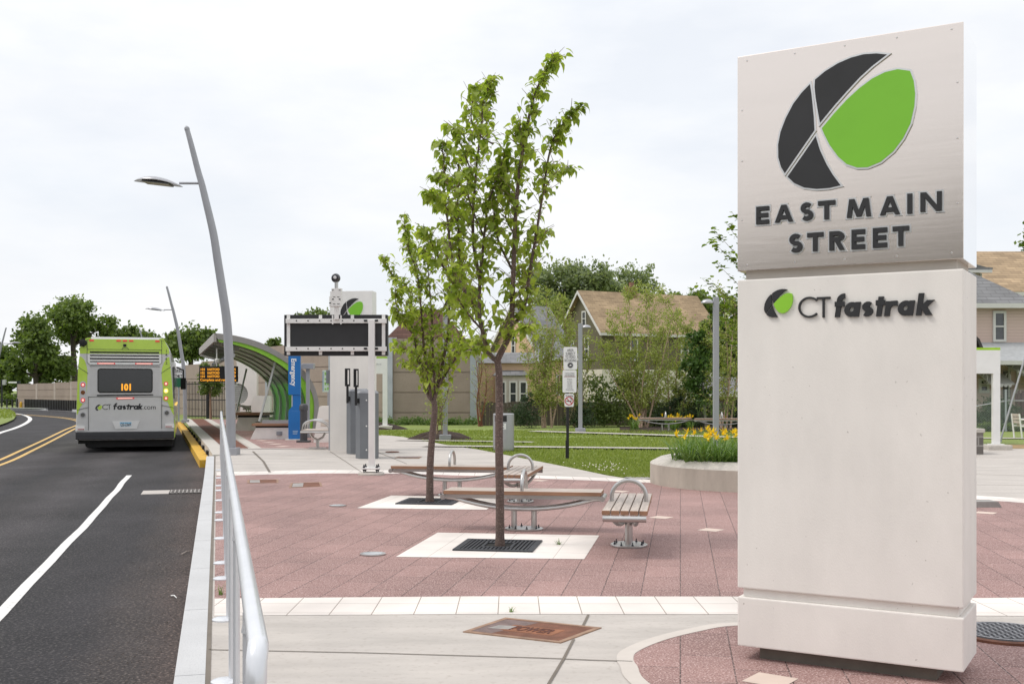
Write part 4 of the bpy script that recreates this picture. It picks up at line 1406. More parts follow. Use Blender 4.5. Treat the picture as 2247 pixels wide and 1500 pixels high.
bp('licence_plate', [(596, 1060), (738, 1060), (736, 1112), (598, 1114)], 0.0, 0.022, mat('plate_blue_white', (0.55, 0.66, 0.74), 0.4), pl)
textmesh('plate_number', 'Q2-2369', 0.11, black, pl, facing(bx(604), -0.024, bz(1104)), 0.001, 0.002, width=bx(728) - bx(604))
bp('plate_top_strip', [(598, 1060), (736, 1060), (736, 1074), (598, 1074)], 0.0, 0.0235, mat('plate_sky', (0.22, 0.52, 0.75), 0.4), pl)
# name on the engine door
q = MB()
zb_ = bz(912)
for ch, xa, xb, th in (('C', 386, 452, .1), ('T', 448, 492, .1)):
    letter(q, ch, bx(xa), zb_, bx(xb) - bx(xa), bz(850) - bz(912), th, rf, 0.0, 0.006)
for ch, xa, xb in (('f', 512, 560), ('a', 560, 622), ('s', 622, 672), ('t', 672, 714), ('r', 712, 760), ('a', 758, 820), ('k', 818, 868)):
    letter(q, ch, bx(xa), zb_, (bx(xb) - bx(xa)) * 0.95, bz(842) - bz(912), .235, rf, 0.0, 0.006, shear=0.16)
fixn(q.build('lettering', black_soft, bus))
textmesh('lettering_end', '.com', 0.19, black_soft, bus, facing(bx(868), -0.004, bz(910)), 0.001, 0.0, width=bx(1028) - bx(868))
emblem_parts(bus, emblem(bx(302), bz(922), bz(852) - bz(922)), rf, 0.006, bus, 0.0, busgreen)
for k, ch in enumerate('1462'):
    textmesh('fleet_digit', ch, 0.125, black_soft, bus, facing(bx(1150), -0.009, bz(238 + 47 * k)), 0.001, 0.0)
q = MB(); q.rbox(-1.3, 1.3, -0.11, 0.2, 0.36, 0.575, 0.02); q.bbox(-1.29, 1.29, -0.118, -0.09, 0.46, 0.475)
q.build('bumper', mat('bumper_black', (0.035, 0.036, 0.04), 0.5, 0, 0.12), bus)
q = MB(); q.bbox(-1.02, 1.27, 0.15, 11.8, 0.14, 0.45); q.bbox(-1.25, -0.9, 0.12, 1.5, 0.24, 0.40); q.build('underbody', rubber, bus)
for y in (2.7, 8.9):
    for sx in (-1, 1):
        q = MB()
        for wx in (0.0, -0.33) if y < 5 else (0.0,):
            q.lathe([(0.30, -0.13), (0.44, -0.13), (0.475, -0.08), (0.475, 0.08), (0.44, 0.13), (0.30, 0.13)], (0, 0, 0), 28)
            for k in range(len(q.v) - 168, len(q.v)):
                v = q.v[k]; q.v[k] = (sx * (1.13 + wx) + v[2], y + v[0], 0.478 + v[1])
        wh = q.build('wheel', rubber, bus, False, True)
for sx in (-1, 1):
    q = MB(); q.bar((sx * 1.275, 1.2, 1.95), (sx * 1.275, 11.6, 1.95), 0.05, 0.95); q.build('side_window', darkglass, bus)
    q = MB(); q.bar((sx * 1.305, 0.6, 0.62), (sx * 1.305, 12.0, 0.62), 0.03, 0.5); q.build('side_skirt', busgreen, bus)
q = MB(); q.bbox(-0.95, 0.95, 0.6, 11.4, 3.12, 3.24); q.build('roof_pod', buswhite, bus)
# side fittings seen past the corner: mirror, lamp, exhaust
q = MB(); q.tube([(1.28, 11.9, 2.6), (1.52, 12.1, 2.5), (1.52, 12.1, 2.2)], 0.03, 6); q.rbox(1.42, 1.62, 12.05, 12.15, 1.75, 2.2, 0.02); q.build('mirror', rubber, bus)
q = MB(); q.lathe([(0.085, -0.1), (0.10, -0.09), (0.10, 0.09), (0.07, 0.1)], (0, 0, 0), 16)
for k in range(len(q.v)):
    v = q.v[k]; q.v[k] = (bx(158) + v[0], -0.03 + v[2], bz(135) + v[1])
q.build('exhaust_outlet', rubber, bus, False, True)
q = MB(); q.rbox(bx(638), bx(676), -0.04, 0.0, bz(175), bz(142), 0.01); q.build('camera_housing', black, bus)
q = MB(); q.rbox(1.27, 1.34, 0.5, 0.7, 2.4, 2.52, 0.01); q.build('side_camera', buswhite, bus)
q = MB(); q.bbox(1.296, 1.32, 5.0, 5.1, 1.22, 1.30); q.bbox(1.296, 1.32, 9.0, 9.1, 1.22, 1.30); q.build('side_marker_light', amberlens, bus)

# ---------------------------------------------------------------- display board seen from behind
c = at(813, 1041)
vm = thing('display_board', 'back of a large black display board on a white post with camera', 'display board', (c.x, c.y, 0.0), R(-1.2))
V = lambda x, y, dd=0.0: on_frame(vm, 610 + x * .14, 590 + y * .14, dd)
def vbox(mb, xa, xb, ya, yb, d0, d1, bv=0.0):
    p, q_ = V(xa, yb, d0), V(xb, ya, d0)
    if bv: mb.rbox(p[0], q_[0], d0, d1, p[1], q_[1], bv)
    else: mb.bbox(p[0], q_[0], d0, d1, p[1], q_[1])
q = MB(); vbox(q, 96, 1712, 716, 1358, 0.09, 0.28, 0.008); q.build('cabinet', black_soft, vm)
cab = children(vm)[-1]
q = MB(); vbox(q, 190, 1630, 862, 1205, 0.083, 0.095); q.build('back_panel', mat('black_panel', (0.026, 0.026, 0.028), 0.5), cab)
q = MB()
vbox(q, 118, 1698, 777, 850, 0.02, 0.07, 0.004); vbox(q, 118, 1698, 1214, 1287, 0.02, 0.07, 0.004)
for x in (137, 1628): vbox(q, x, x + 52, 712, 1345, 0.071, 0.089)
for x in (640, 1140):
    vbox(q, x, x + 50, 718, 776, 0.071, 0.089); vbox(q, x, x + 50, 1288, 1345, 0.071, 0.089)
for x in (845, 975): vbox(q, x, x + 22, 725, 865, 0.012, 0.03)
q.cur = 1
for y in (808, 1246):
    for x in (286, 468, 650, 829, 1008, 1187): 
        p = V(x, y); q.box((p[0], 0.019, p[1]), (0.022, 0.01, 0.022))
    for x in (1370, 1540):
        p = V(x, y); q.box((p[0], 0.012, p[1]), (0.06, 0.02, 0.035))
q.build('support_frame', [white_paint, black], vm)
q = MB(); vbox(q, 1415, 1508, 792, 3300, -0.08, 0.05, 0.008)
for k, v in enumerate(q.v): 
    if v[2] < 0.5: q.v[k] = (v[0], v[1], 0.14)
q.build('post', white_paint, vm)
px0, px1 = V(1415, 900)[0], V(1508, 900)[0]
pm = (px0 + px1) / 2
q = MB(); q.rbox(pm - 0.16, pm + 0.16, -0.16, 0.14, 0.115, 0.14, 0.004)
q.build('base_plate', white_paint, vm)
q = MB()
for sx in (-1, 1):
    for sy in (-0.11, 0.10):
        q.tube([(pm + sx * 0.12, sy, 0.05), (pm + sx * 0.12, sy, 0.20)], 0.013, 6)
        q.lathe([(0.024, 0), (0.024, 0.025)], (pm + sx * 0.12, sy, 0.14), 6); q.lathe([(0.024, 0), (0.024, 0.025)], (pm + sx * 0.12, sy, 0.085), 6)
q.build('anchor_bolts', cast, vm)
q = MB(); q.lathe([(0.25, -0.04), (0.25, 0.03), (0.23, 0.05), (0.004, 0.05)], (pm, 0, 0), 26, 1, 0.9); q.build('concrete_footing', concrete_rim, vm)
q = MB(); vbox(q, 882, 948, 560, 790, -0.03, 0.018); m_ = q.build('mast', white_paint, vm)
q = MB(); vbox(q, 838, 990, 300, 585, -0.06, 0.08, 0.006); vbox(q, 803, 838, 428, 590, -0.03, 0.05, 0.004); vbox(q, 845, 880, 575, 592, -0.02, 0.02)
hs = q.build('equipment_box', white_paint, vm)
q = MB()
for x, y, w_, h_ in ((858, 332, 30, 10), (966, 332, 30, 10), (860, 474, 26, 18), (966, 474, 26, 18), (880, 438, 40, 7), (945, 438, 40, 7), (880, 546, 40, 7), (945, 546, 40, 7), (815, 532, 26, 18)):
    p = V(x, y, -0.06); q.box((p[0], -0.061, p[1]), (w_ * .14 * 0.0086, 0.006, h_ * .14 * 0.0086))
q.build('fixings', black, hs)
q = MB(); p0_ = V(915, 300); p1__ = V(915, 205); q.tube([(p0_[0], 0, p0_[1]), (p0_[0], 0, p1__[1])], 0.035, 10); q.build('camera_neck', steel, vm, False, True)
p = V(907, 143); rr_ = 73 * .14 * 20.4 / F
q = MB()
q.lathe([(0.004, -rr_)] + [(rr_ * math.cos(a), rr_ * math.sin(a)) for a in [R(-75 + 15 * k) for k in range(11)]] + [(0.004, rr_)], (p[0], 0, p[1]), 20)
cm = q.build('camera', mat('camera_shell', (0.09, 0.09, 0.095), 0.35, 0.6, 0.1), vm, False, True)
q = MB()
for r0, yy, mm in ((0.62, -0.80, 0), (0.36, -0.93, 1)):
    q.cur = mm
    q.lathe([(r0 * rr_, 0), (r0 * rr_, 0.022), (r0 * rr_ * 0.5, 0.026)], (0, 0, 0), 18)
    for k in range(len(q.v) - 54, len(q.v)):
        v = q.v[k]; q.v[k] = (p[0] + v[0], yy * rr_ - v[2] + 0.005, p[1] + v[1] + 0.004)
q.build('camera_lens', [cast, mat('pale_lens', (0.62, 0.62, 0.62), 0.2)], cm)

# ---------------------------------------------------------------- grey ticket cabinets with black flag frames
def cabinet(u, v, wpx, top, label, fu0, fu1, fv0, fv1, sv):
    c = at(u, v)
    t = thing('ticket_cabinet', label, 'ticket machine', (c.x, c.y, zt(c.y) + 0.002), R(-3), 'grey covered ticket machines')
    s_ = c.y / F
    W_, H_ = wpx * s_, (v - top) * s_
    out_ = [(0, 0.12), (0.12, -0.02), (W_, -0.02), (W_ + 0.03, 0.2), (W_, 0.42), (0.1, 0.42), (0, 0.32)]
    q = MB(); q.prism(out_, lambda a, b_, h: (a, b_, h), 0, H_ - 0.05); fixn(q.build('body', greycab, t))
    q = MB()
    o2 = [(a * 1.03 - 0.012 * W_, b_ * 1.04) for a, b_ in out_]
    q.add([(a, b_, H_ - 0.055) for a, b_ in o2] + [(W_ * 0.5 + (a - W_ * 0.5) * 0.8, 0.2 + (b_ - 0.2) * 0.8, H_ - 0.01 + 0.03 * a) for a, b_ in o2],
          [list(range(7))[::-1], list(range(7, 14))] + [(i, (i + 1) % 7, 7 + (i + 1) % 7, 7 + i) for i in range(7)])
    fixn(q.build('cover', greycap, t, False, True))
    q = MB()
    for zz in (0.13, 0.48, 0.86):
        q.lathe([(0.017, 0), (0.012, 0.008)], (0, 0, 0), 8)
        for k in range(len(q.v) - 16, len(q.v)):
            a = q.v[k]; q.v[k] = (W_ * 0.58 + a[0], -0.02 - a[2], zz * H_ + a[1])
    q.build('rivets', white_paint, t)
    q = MB(); q.bbox(W_ * 0.72, W_ * 0.98, -0.026, 0.0, 0.53 * H_, 0.79 * H_); q.build('screen', black, t)
    # frame on a stem
    yy = -0.04
    f0, f1 = on_frame(t, fu0, fv1, yy), on_frame(t, fu1, fv0, yy)
    q = MB()
    q.bbox(f0[0], f0[0] + 0.028, yy - 0.02, yy + 0.01, f0[1], f1[1]); q.bbox(f1[0] - 0.022, f1[0], yy - 0.02, yy + 0.01, f0[1], f1[1])
    q.bbox(f0[0] + 0.028, f1[0] - 0.022, yy - 0.019, yy + 0.009, f1[1] - 0.035, f1[1]); q.bbox(f0[0] + 0.028, f1[0] - 0.022, yy - 0.019, yy + 0.009, f0[1], f0[1] + 0.045)
    q.bbox(f0[0] + 0.028, f0[0] + 0.06, yy - 0.012, yy + 0.002, f0[1] + 0.04, f1[1] - 0.03)
    sx_ = (f0[0] + f1[0]) / 2
    zb2 = on_frame(t, u, sv, yy)[1]
    q.bbox(sx_ - 0.028, sx_ + 0.022, yy - 0.015, yy + 0.016, zb2, f0[1])
    q.bbox(sx_ - 0.02, max(0.06, sx_ + 0.05), yy - 0.005, 0.1, zb2 + 0.05, zb2 + 0.15)
    q.build('flag_frame', black, t)
cabinet(778, 1006, 46, 857, 'grey ticket machine, nearer of the two behind the white post', 776, 787, 809, 849, 889)
cabinet(758, 996, 44, 853, 'grey ticket machine, farther of the two beside the far white pylon', 757, 768.5, 808, 847, 884)

# ---------------------------------------------------------------- blue emergency tower, bollard
c = at(646, 965)
em = thing('emergency_tower', 'blue emergency call tower with white vertical lettering', 'emergency phone', (c.x, c.y, zt(c.y)), R(8))
def E_(u, v): return on_frame(em, u, v, -0.13)
q = MB()
xl, zl = E_(632.5, 893); xr, _ = E_(659.5, 893)
q.rbox(xl, xr, -0.13, 0.16, 0.02, E_(640, 900)[1], 0.03)
zs = E_(640, 900)[1]; zn = E_(640, 866)[1]
q.prism([(xl + 0.0, -0.129), (xr - 0.001, -0.129), (xr - 0.001, 0.159), (xl, 0.159)], lambda a, b_, h: (xr - 0.001 - (xr - a) * (1 - 0.30 * h), b_, zs - 0.015 + h * 0.12), 0, 1)
q.rbox(xl + 0.12, xr - 0.001, -0.1, 0.159, zs + 0.09, zn + 0.05, 0.004)
q.rbox(xl, xr, -0.13, 0.16, zn, 2.72, 0.012)
body_ = fixn(q.build('body', bluep, em))
q = MB(); q.bbox(xl + 0.085, xl + 0.118, -0.06, 0.12, zs + 0.10, zn - 0.01); q.build('call_panel', mat('call_panel_metal', (0.6, 0.6, 0.62), 0.35, 0.6), em)
q = MB(); q.lathe([(0.27, -0.03), (0.27, 0.02), (0.25, 0.03)], ((xl + xr) / 2, 0, 0), 24); q.build('footing', concrete_rim, em)
ax_, az_ = E_(648.5, 786); _, bz_ = E_(648.5, 846)
M = Matrix.Translation((E_(639.5, 800)[0], -0.1325, az_)) @ Matrix.Rotation(PI / 2, 4, 'X') @ Matrix.Rotation(-PI / 2, 4, 'Z')
textmesh('lettering', 'Emergency', 0.19, mat('white_vinyl', (0.8, 0.8, 0.8), 0.5), em, M, 0.001, 0.006, width=(az_ - bz_))
q = MB()
for k in range(3):
    zz = E_(645, 945 + 3 * k)[1]; q.bbox(E_(642.5, 945)[0], E_(654 - k, 945)[0], -0.1325, -0.12, zz - 0.012, zz + 0.006)
q.build('small_print', mat('faded_vinyl', (0.35, 0.5, 0.66), 0.5), em)
c = at(666.5, 970)
bo = thing('bollard', 'charcoal round bollard right of the blue emergency tower', 'bollard', (c.x, c.y, zt(c.y)))
q = MB(); q.lathe([(0.135, 0.05), (0.10, 0.06), (0.098, 0.86), (0.118, 0.87), (0.118, 0.98), (0.10, 1.02), (0.06, 1.045), (0.004, 1.05)], (0, 0, 0), 20); q.build('post', bollard_m, bo, False, True)
q = MB(); q.rbox(-0.17, 0.17, -0.17, 0.17, 0, 0.05, 0.01); q.build('base', bollard_m, bo)

# ---------------------------------------------------------------- the arched shelter
sh = thing('bus_shelter', 'arched green and grey platform shelter with curved ribs', 'shelter', (-5.88, 33.0, 0.17), math.atan2(0.305, 0.952))
SP = lambda pts, y=0.0: [on_frame(sh, u, v, y) for u, v in pts]
def resamp(P, n):
    P = [Vector(p) for p in P]
    d_ = [0]
    for a, b in zip(P[:-1], P[1:]): d_.append(d_[-1] + (b - a).length)
    o = []
    for i in range(n):
        t = d_[-1] * i / (n - 1)
        k = max(j for j in range(len(P)) if d_[j] <= t + 1e-9)
        k = min(k, len(P) - 2)
        f = (t - d_[k]) / max(1e-9, d_[k + 1] - d_[k])
        o.append(P[k].lerp(P[k + 1], f))
    return o
OUTER = SP([(471, 731), (492, 732.6), (520, 737), (554, 745.5), (582, 756), (604, 768), (624, 780), (650, 798), (672, 819), (688, 844), (697, 872), (700, 900), (698, 945)])
GTOP = SP([(478, 744.6), (520, 750), (554, 759), (587, 772), (618, 789), (640, 805), (660, 824), (676, 845), (686, 868), (689, 888), (688, 915), (685, 945)])
GIN = SP([(481, 750), (512, 755), (554, 768), (587, 783), (618, 802), (633, 814), (653, 834), (666, 860), (671.5, 885), (671, 915), (667, 945)])
OUTER, GTOP, GIN = (smooth3([(p[0], p[1], 0) for p in q_], 4) for q_ in (OUTER, GTOP, GIN))
OUTER, GTOP, GIN = (resamp([(p.x, p.y) for p in q_], 34) for q_ in (OUTER, GTOP, GIN))
def band(A, B, y0, y1, i0=0, i1=None):
    q = MB()
    A, B = A[i0:i1], B[i0:i1]
    n = len(A)
    vs = []
    for a, b in zip(A, B):
        vs += [(a.x, y0, a.y), (b.x, y0, b.y), (a.x, y1, a.y), (b.x, y1, b.y)]
    fs = [(0, 1, 3, 2), (4 * n - 4, 4 * n - 2, 4 * n - 1, 4 * n - 3)]
    for i in range(n - 1):
        o, e = 4 * i, 4 * i + 4
        fs += [(o, e, e + 1, o + 1), (o + 2, o + 3, e + 3, e + 2), (o, o + 2, e + 2, e), (o + 1, e + 1, e + 3, o + 3)]
    return q.add(vs, fs)
SLEN = 12.4
mixl = lambda A, B, k: [a.lerp(b, k) for a, b in zip(A, B)]
fixn(band(OUTER, GTOP, -0.05, 0.14).build('end_arch', mat('shelter_grey', (0.30, 0.285, 0.27), 0.5, 0.2, 0.08), sh, False, True, 30))
fixn(band(GTOP, GIN, 0.0, 0.10).build('green_trim', greenbright, sh, False, True, 30))
fixn(band(OUTER, mixl(OUTER, GTOP, 0.45), 0.14, SLEN, 0, 23).build('roof_shell', mat('shelter_grey', (0.3, 0.285, 0.27)), sh, False, True, 30))
# glazed green lining between the ribs
LIN = mixl(OUTER, GTOP, 0.8)
fixn(band(LIN, mixl(OUTER, GTOP, 0.95), 0.14, SLEN, 0, 20).build('roof_lining', greendark, sh, False, True, 30))
fixn(band(LIN, mixl(OUTER, GTOP, 0.95), 0.14, SLEN, 19, 34).build('back_lining', leafmat('green_back_panel', (0.20, 0.46, 0.07), (0.20, 0.46, 0.07), 0.6, 0.3), sh, False, True, 30))
ribm = mat('rib_bronze', (0.30, 0.265, 0.235), 0.45, 0.3, 0.1)
ribl = mat('rib_pale', (0.50, 0.50, 0.48), 0.5, 0.1, 0.1)
for k in range(1, 6):
    y = 2.25 * k
    fixn(band(mixl(OUTER, GTOP, 0.96), mixl(GTOP, GIN, 0.22), y, y + 0.12, 0, 25).build('rib', ribm, sh, False, True, 30))
    r_ = children(sh)[-1]
    fixn(band(mixl(OUTER, GTOP, 0.96), mixl(GTOP, GIN, 0.35), y, y + 0.16, 24, 34).build('rib_foot', ribl, r_, False, True, 30))
tip = OUTER[0]
q = MB()
q.bbox(tip.x - 0.03, tip.x + 0.05, -0.05, SLEN, tip.y - 0.25, tip.y)
for k in range(7): q.bar((tip.x + 0.04, 0.9 + 2.0 * k, tip.y - 0.22), (tip.x + 0.75, 0.9 + 2.0 * k, tip.y - 0.42), 0.10, 0.14)
q.build('fascia', mat('fascia_grey', (0.36, 0.335, 0.31), 0.55, 0.1, 0.08), sh)
q = MB(); q.tube([(tip.x + 0.55, 0.4, tip.y - 0.62), (tip.x + 0.55, SLEN - 0.4, tip.y - 0.62)], 0.06, 10)
for k in range(20): q.tube([(tip.x + 0.55, 0.6 + 0.66 * k, tip.y - 0.62), (tip.x + 0.55, 0.72 + 0.66 * k, tip.y - 0.62)], 0.07, 10)
for k in range(7): q.bar((tip.x + 0.55, 0.9 + 2.0 * k, tip.y - 0.56), (tip.x + 0.70, 0.9 + 2.0 * k, tip.y - 0.30), 0.04, 0.04)
q.build('light_bar', galv, sh, False, True)
# glass wind screens and slanted struts
scr_glass = glass('wind_screen_glass', (0.62, 0.70, 0.64), 0.035)
for (ua, va, ub, vb, Y) in ((541, 809, 519, 902, 39.5), (604, 794, 569, 924, 32.6)):
    a, b_ = at(ua, va, Y=Y + 0.4), at(ub, vb, Y=Y)
    q = MB(); q.tube([a, b_], 0.035, 8); st = q.build('strut', ribl, sh, True, True)
    q = MB()
    if Y > 35: continue
    c_ = at(ub + 66 * 32.6 / Y, vb, Y=Y + 0.5); d_ = at(ua + 40 * 32.6 / Y, va + 35, Y=Y + 0.7)
    n_ = (b_ - a).cross(c_ - a).normalized() * 0.012
    q.add([a, b_, c_, d_, a + n_, b_ + n_, c_ + n_, d_ + n_], [(0, 1, 2, 3), (7, 6, 5, 4), (0, 4, 5, 1), (1, 5, 6, 2), (2, 6, 7, 3), (3, 7, 4, 0)])
    q.build('wind_screen', scr_glass, sh, True)
# concrete bench blocks under the screens
def block_bench(u0, u1, v_, depth, label, vtop, Yoff=0.0):
    a, b_ = at(u0, v_), at(u1, v_)
    t = thing('shelter_bench', label, 'bench', (a.x, a.y, zt(a.y)), R(2), 'concrete benches with timber seats in the shelter')
    Lb, H_ = b_.x - a.x, (v_ - vtop) * a.y / F
    q = MB(); q.prism([(0, 0), (Lb, 0), (Lb, H_ * 0.74), (0.16, H_ * 0.74)], lambda x, z, h: (x, h, z), 0, depth); fixn(q.build('concrete_base', precast, t))
    q = MB(); q.bbox(0.06, Lb + 0.05, -0.08, depth + 0.08, H_ * 0.86, H_); q.build('seat', timber_end, t)
    q = MB(); q.bbox(0.14, Lb - 0.1, 0.05, depth - 0.05, H_ * 0.74, H_ * 0.86); q.build('seat_bearer', rubber, t)
    q = MB(); q.rbox(Lb * 0.62, Lb * 0.75, -0.05, 0.0, H_ * 0.26, H_ * 0.5, 0.01); q.build('step_light', greycap, t)
    return t
bb = block_bench(549, 642, 963.5, 0.55, 'pale concrete bench block with timber seat left of the blue tower', 929)
q = MB(); q.bbox(0.32, 1.25, 0.1, 0.45, (963.5 - 929) * 31.6 / F + 0.001, (963.5 - 922) * 31.6 / F); q.build('screen_sill', galv, bb)
block_bench(513, 590, 945, 0.7, 'grey concrete bench block with dark timber seat farther under the shelter', 905)
# white end wall with round glazed opening, sloped concrete seat backs, arm hoops
c0 = at(527, 0, Y=48.0)
ew = thing('end_wall', 'white concrete wall with round striped glass opening under the shelter', 'wall', (c0.x, 48.0, 0.17), R(0))
s_ = 48.0 / F
q = MB()
cxp, czp, rp = -6 * s_, (854 - 864 + 1.43 / s_) * s_, 23 * s_
arcp = [(cxp + rp * math.cos(R(a)), czp + rp * math.sin(R(a))) for a in range(88, -80, -8)]
q.prism([(-8 * s_, 2.75), (-8 * s_, czp + rp)] + arcp + [(-4 * s_, 0.0), (36 * s_, 0.0), (36 * s_, 2.4)], lambda x, z, h: (x, h, z), 0, 0.35)
fixn(q.build('wall', precast, ew))
q = MB(); q.prism([(cxp + rp * 1.0 * math.cos(R(a)), czp + rp * 1.0 * math.sin(R(a))) for a in range(0, 360, 12)], lambda x, z, h: (x, h, z), 0.16, 0.18)
dsc = fixn(q.build('round_glass', glass('round_glass_tint', (0.50, 0.54, 0.50), 0.45), ew))
q = MB()
for k in range(9):
    zz = czp - rp + rp * 2 * (k + 0.8) / 10
    ww = math.sqrt(max(0.01, rp * rp - (zz - czp) ** 2))
    q.bbox(cxp - ww * 0.95, cxp + ww * 0.95, 0.10, 0.155, zz - 0.035, zz + 0.035)
q.build('stripes', mat('stripe_grey', (0.36, 0.37, 0.35), 0.6), dsc)
def seat_back(u0, u1, vt, vb, Y, label):
    a = at(u0, 0, Y=Y)
    t = thing('seat_back', label, 'seat', (a.x, Y, zt(Y)), R(4), 'sloped white concrete seat backs')
    k = Y / F; W_ = (u1 - u0) * k; zt_, zb2 = vz(vt, Y) - zt(Y), vz(vb, Y) - zt(Y)
    q = MB()
    pr = [(0.0, zb2), (0.10 * W_, zb2 + (zt_ - zb2) * .35), (0.22 * W_, zb2 + (zt_ - zb2) * .75), (0.30 * W_, zt_ - 0.03), (0.36 * W_, zt_), (W_, zt_), (W_, 0), (0, 0)]
    q.prism(pr, lambda x, z, h: (x, h, z), 0, 0.5); fixn(q.build('concrete_back', precast, t, False, True, 25))
    return t
seat_back(541, 592, 868, 916, 46.6, 'sloped white concrete seat back beyond the slanted shelter strut')
seat_back(688, 728, 891, 968, 29.6, 'sloped white concrete seat back behind the hoop-armed bench')
def hoop_bench(t, W_, D_):
    q = MB(); 
    for i in range(4): q.rbox(0, W_, -D_ / 2 + i * D_ / 4, -D_ / 2 + i * D_ / 4 + D_ / 4 - 0.02, 0.42, 0.46, 0.004)
    q.build('seat', timber, t)
    q = MB(); q.tube([(-0.02, -D_ / 2, 0.41), (W_ + 0.02, -D_ / 2, 0.41)], 0.025, 8); q.tube([(-0.02, D_ / 2, 0.41), (W_ + 0.02, D_ / 2, 0.41)], 0.025, 8); q.build('seat_frame', steel, t, False, True)
    for k in range(3):
        y_ = -D_ / 2 + 0.04 + k * (D_ - 0.08) / 2
        q = MB(); q.tube([(0.02 + (W_ * 0.95) * (1 - math.cos(PI * i / 16)) / 2, y_, 0.46 + 0.24 * math.sin(PI * i / 16) ** 0.8 * (1.15 - i / 40)) for i in range(17)], 0.019, 8)
        q.build('arm_hoop', steel, t, False, True)
    q = MB(); q.tube([(W_ * .5, 0, 0.0), (W_ * .5, 0, 0.22)], 0.04, 10)
    for sx in (-1, 1): q.tube([(W_ * .5, 0, 0.2), (W_ * .5 + sx * 0.13, 0, 0.27), (W_ * .5 + sx * 0.2, 0, 0.41)], 0.026, 8)
    q.build('leg', steel, t, False, True)
    q = MB(); q.lathe([(0.22, 0), (0.22, 0.016), (0.2, 0.02)], (W_ * .5, 0, 0), 20, 1, 0.7); q.build('base_plate', steel, t)
c = at(667, 983)
hb = thing('hoop_bench', 'steel and timber bench with hooped arms beside the far white pylon', 'bench', (c.x, c.y, zt(c.y)), R(3))
hoop_bench(hb, 0.66, 0.95)
q = MB(); q.box((0.52, 0.30, 0.60), (0.3, 0.05, 0.16), 0, R(-15)); q.build('back_slats', timber, hb)
c = at(508, 0, Y=41.5)
dup(hb, (c.x, 41.5, 0.30), R(3), 'distant hoop-armed bench in front of the round glass opening')

# electronic departure sign hung from the shelter roof
Yl = 34.2
a, b_ = at(437, 838, Y=Yl), at(520, 803, Y=Yl)
led = thing('departure_sign', 'black electronic sign with amber departures hung under the shelter edge', 'departure sign', (a.x, Yl, a.z))
W_, H_ = b_.x - a.x, b_.z - a.z
q = MB(); q.rbox(0, W_, 0, 0.16, 0, H_, 0.01); q.build('case', black_soft, led)
rows = [('101', 'HARTFORD', '5'), ('102', 'HARTFORD', '9'), ('101', 'HARTFORD', '9')]
rh = H_ / 4.6
for i, rw in enumerate(rows):
    z = H_ - 0.05 - rh * (i + 1) + 0.02
    for tx, x0_, ww in ((rw[0], 0.03, 0.125), (rw[1], 0.255, 0.375), (rw[2], W_ - 0.09, 0.05)):
        textmesh('route_row', tx, rh * 0.98, amberdot, led, facing(x0_, -0.003, z), 0.001, 0.002, width=ww)
textmesh('message_row', 'Complete and return the', rh * 0.98, amberdot, led, facing(0.03, -0.003, 0.035), 0.001, 0.002, width=W_ - 0.06)
q = MB()
for x in (W_ * 0.45, W_ * 0.75): q.tube([(x, 0.08, H_), (x, 0.08, H_ + 0.55)], 0.025, 8)
q.build('hanger', white_paint, led)
q = MB(); q.lathe([(0.004, -0.09), (0.06, -0.075), (0.085, -0.02), (0.09, 0.03), (0.06, 0.06), (0.004, 0.065)], (W_ * 0.45 + 0.05, -0.02, H_ + 0.17), 14); q.build('dome_camera', white_paint, led, False, True)
# information board behind the far pylon
Yi = 31.0
a, b_ = at(707.5, 860, Y=Yi), at(733, 812, Y=Yi)
ib = thing('information_board', 'pale green map board on a post left of the far white pylon', 'map board', (a.x, Yi, zt(Yi)), R(0))
q = MB(); q.rbox(0, b_.x - a.x, 0, 0.04, a.z - 0.17, b_.z - 0.17, 0.006); q.build('panel', mat('map_face', (0.50, 0.60, 0.50), 0.4, 0, 0.1, 3), ib)
pn = children(ib)[-1]
q = MB()
for i in range(4):
    for j in range(3):
        z = a.z - 0.17 + 0.06 + i * 0.14
        q.bbox(0.06 + j * 0.07, 0.06 + j * 0.07 + 0.05, -0.002, 0.004, z, z + 0.05 + 0.03 * ((i + j) % 2))
q.build('map_marks', mat('map_green', (0.22, 0.45, 0.10), 0.5), pn)
q = MB(); q.bbox(0.008, 0.028, -0.002, 0.003, a.z - 0.14, b_.z - 0.2); q.build('map_text', mat('map_blue', (0.12, 0.2, 0.4), 0.5), pn)
q = MB(); q.bbox(0.14, 0.2, 0.0, 0.04, 0, a.z - 0.17); q.build('post', galv, ib)
# grey canopy light box on the shelter corner
c = at(661, 810, Y=32.5)
lb = thing('cctv_box', 'grey steel equipment box on an arm right of the blue tower top', 'equipment box', (c.x, 32.5, zt(32.5)))
q = MB(); q.rbox(0, 0.36, 0, 0.3, vz(809, 32.5) - 0.17, vz(797, 32.5) - 0.17, 0.01); q.build('box', galv, lb)
q = MB(); q.bbox(0.12, 0.22, 0.1, 0.2, 0.0, vz(809, 32.5) - 0.17); q.build('pole', greypole, lb)

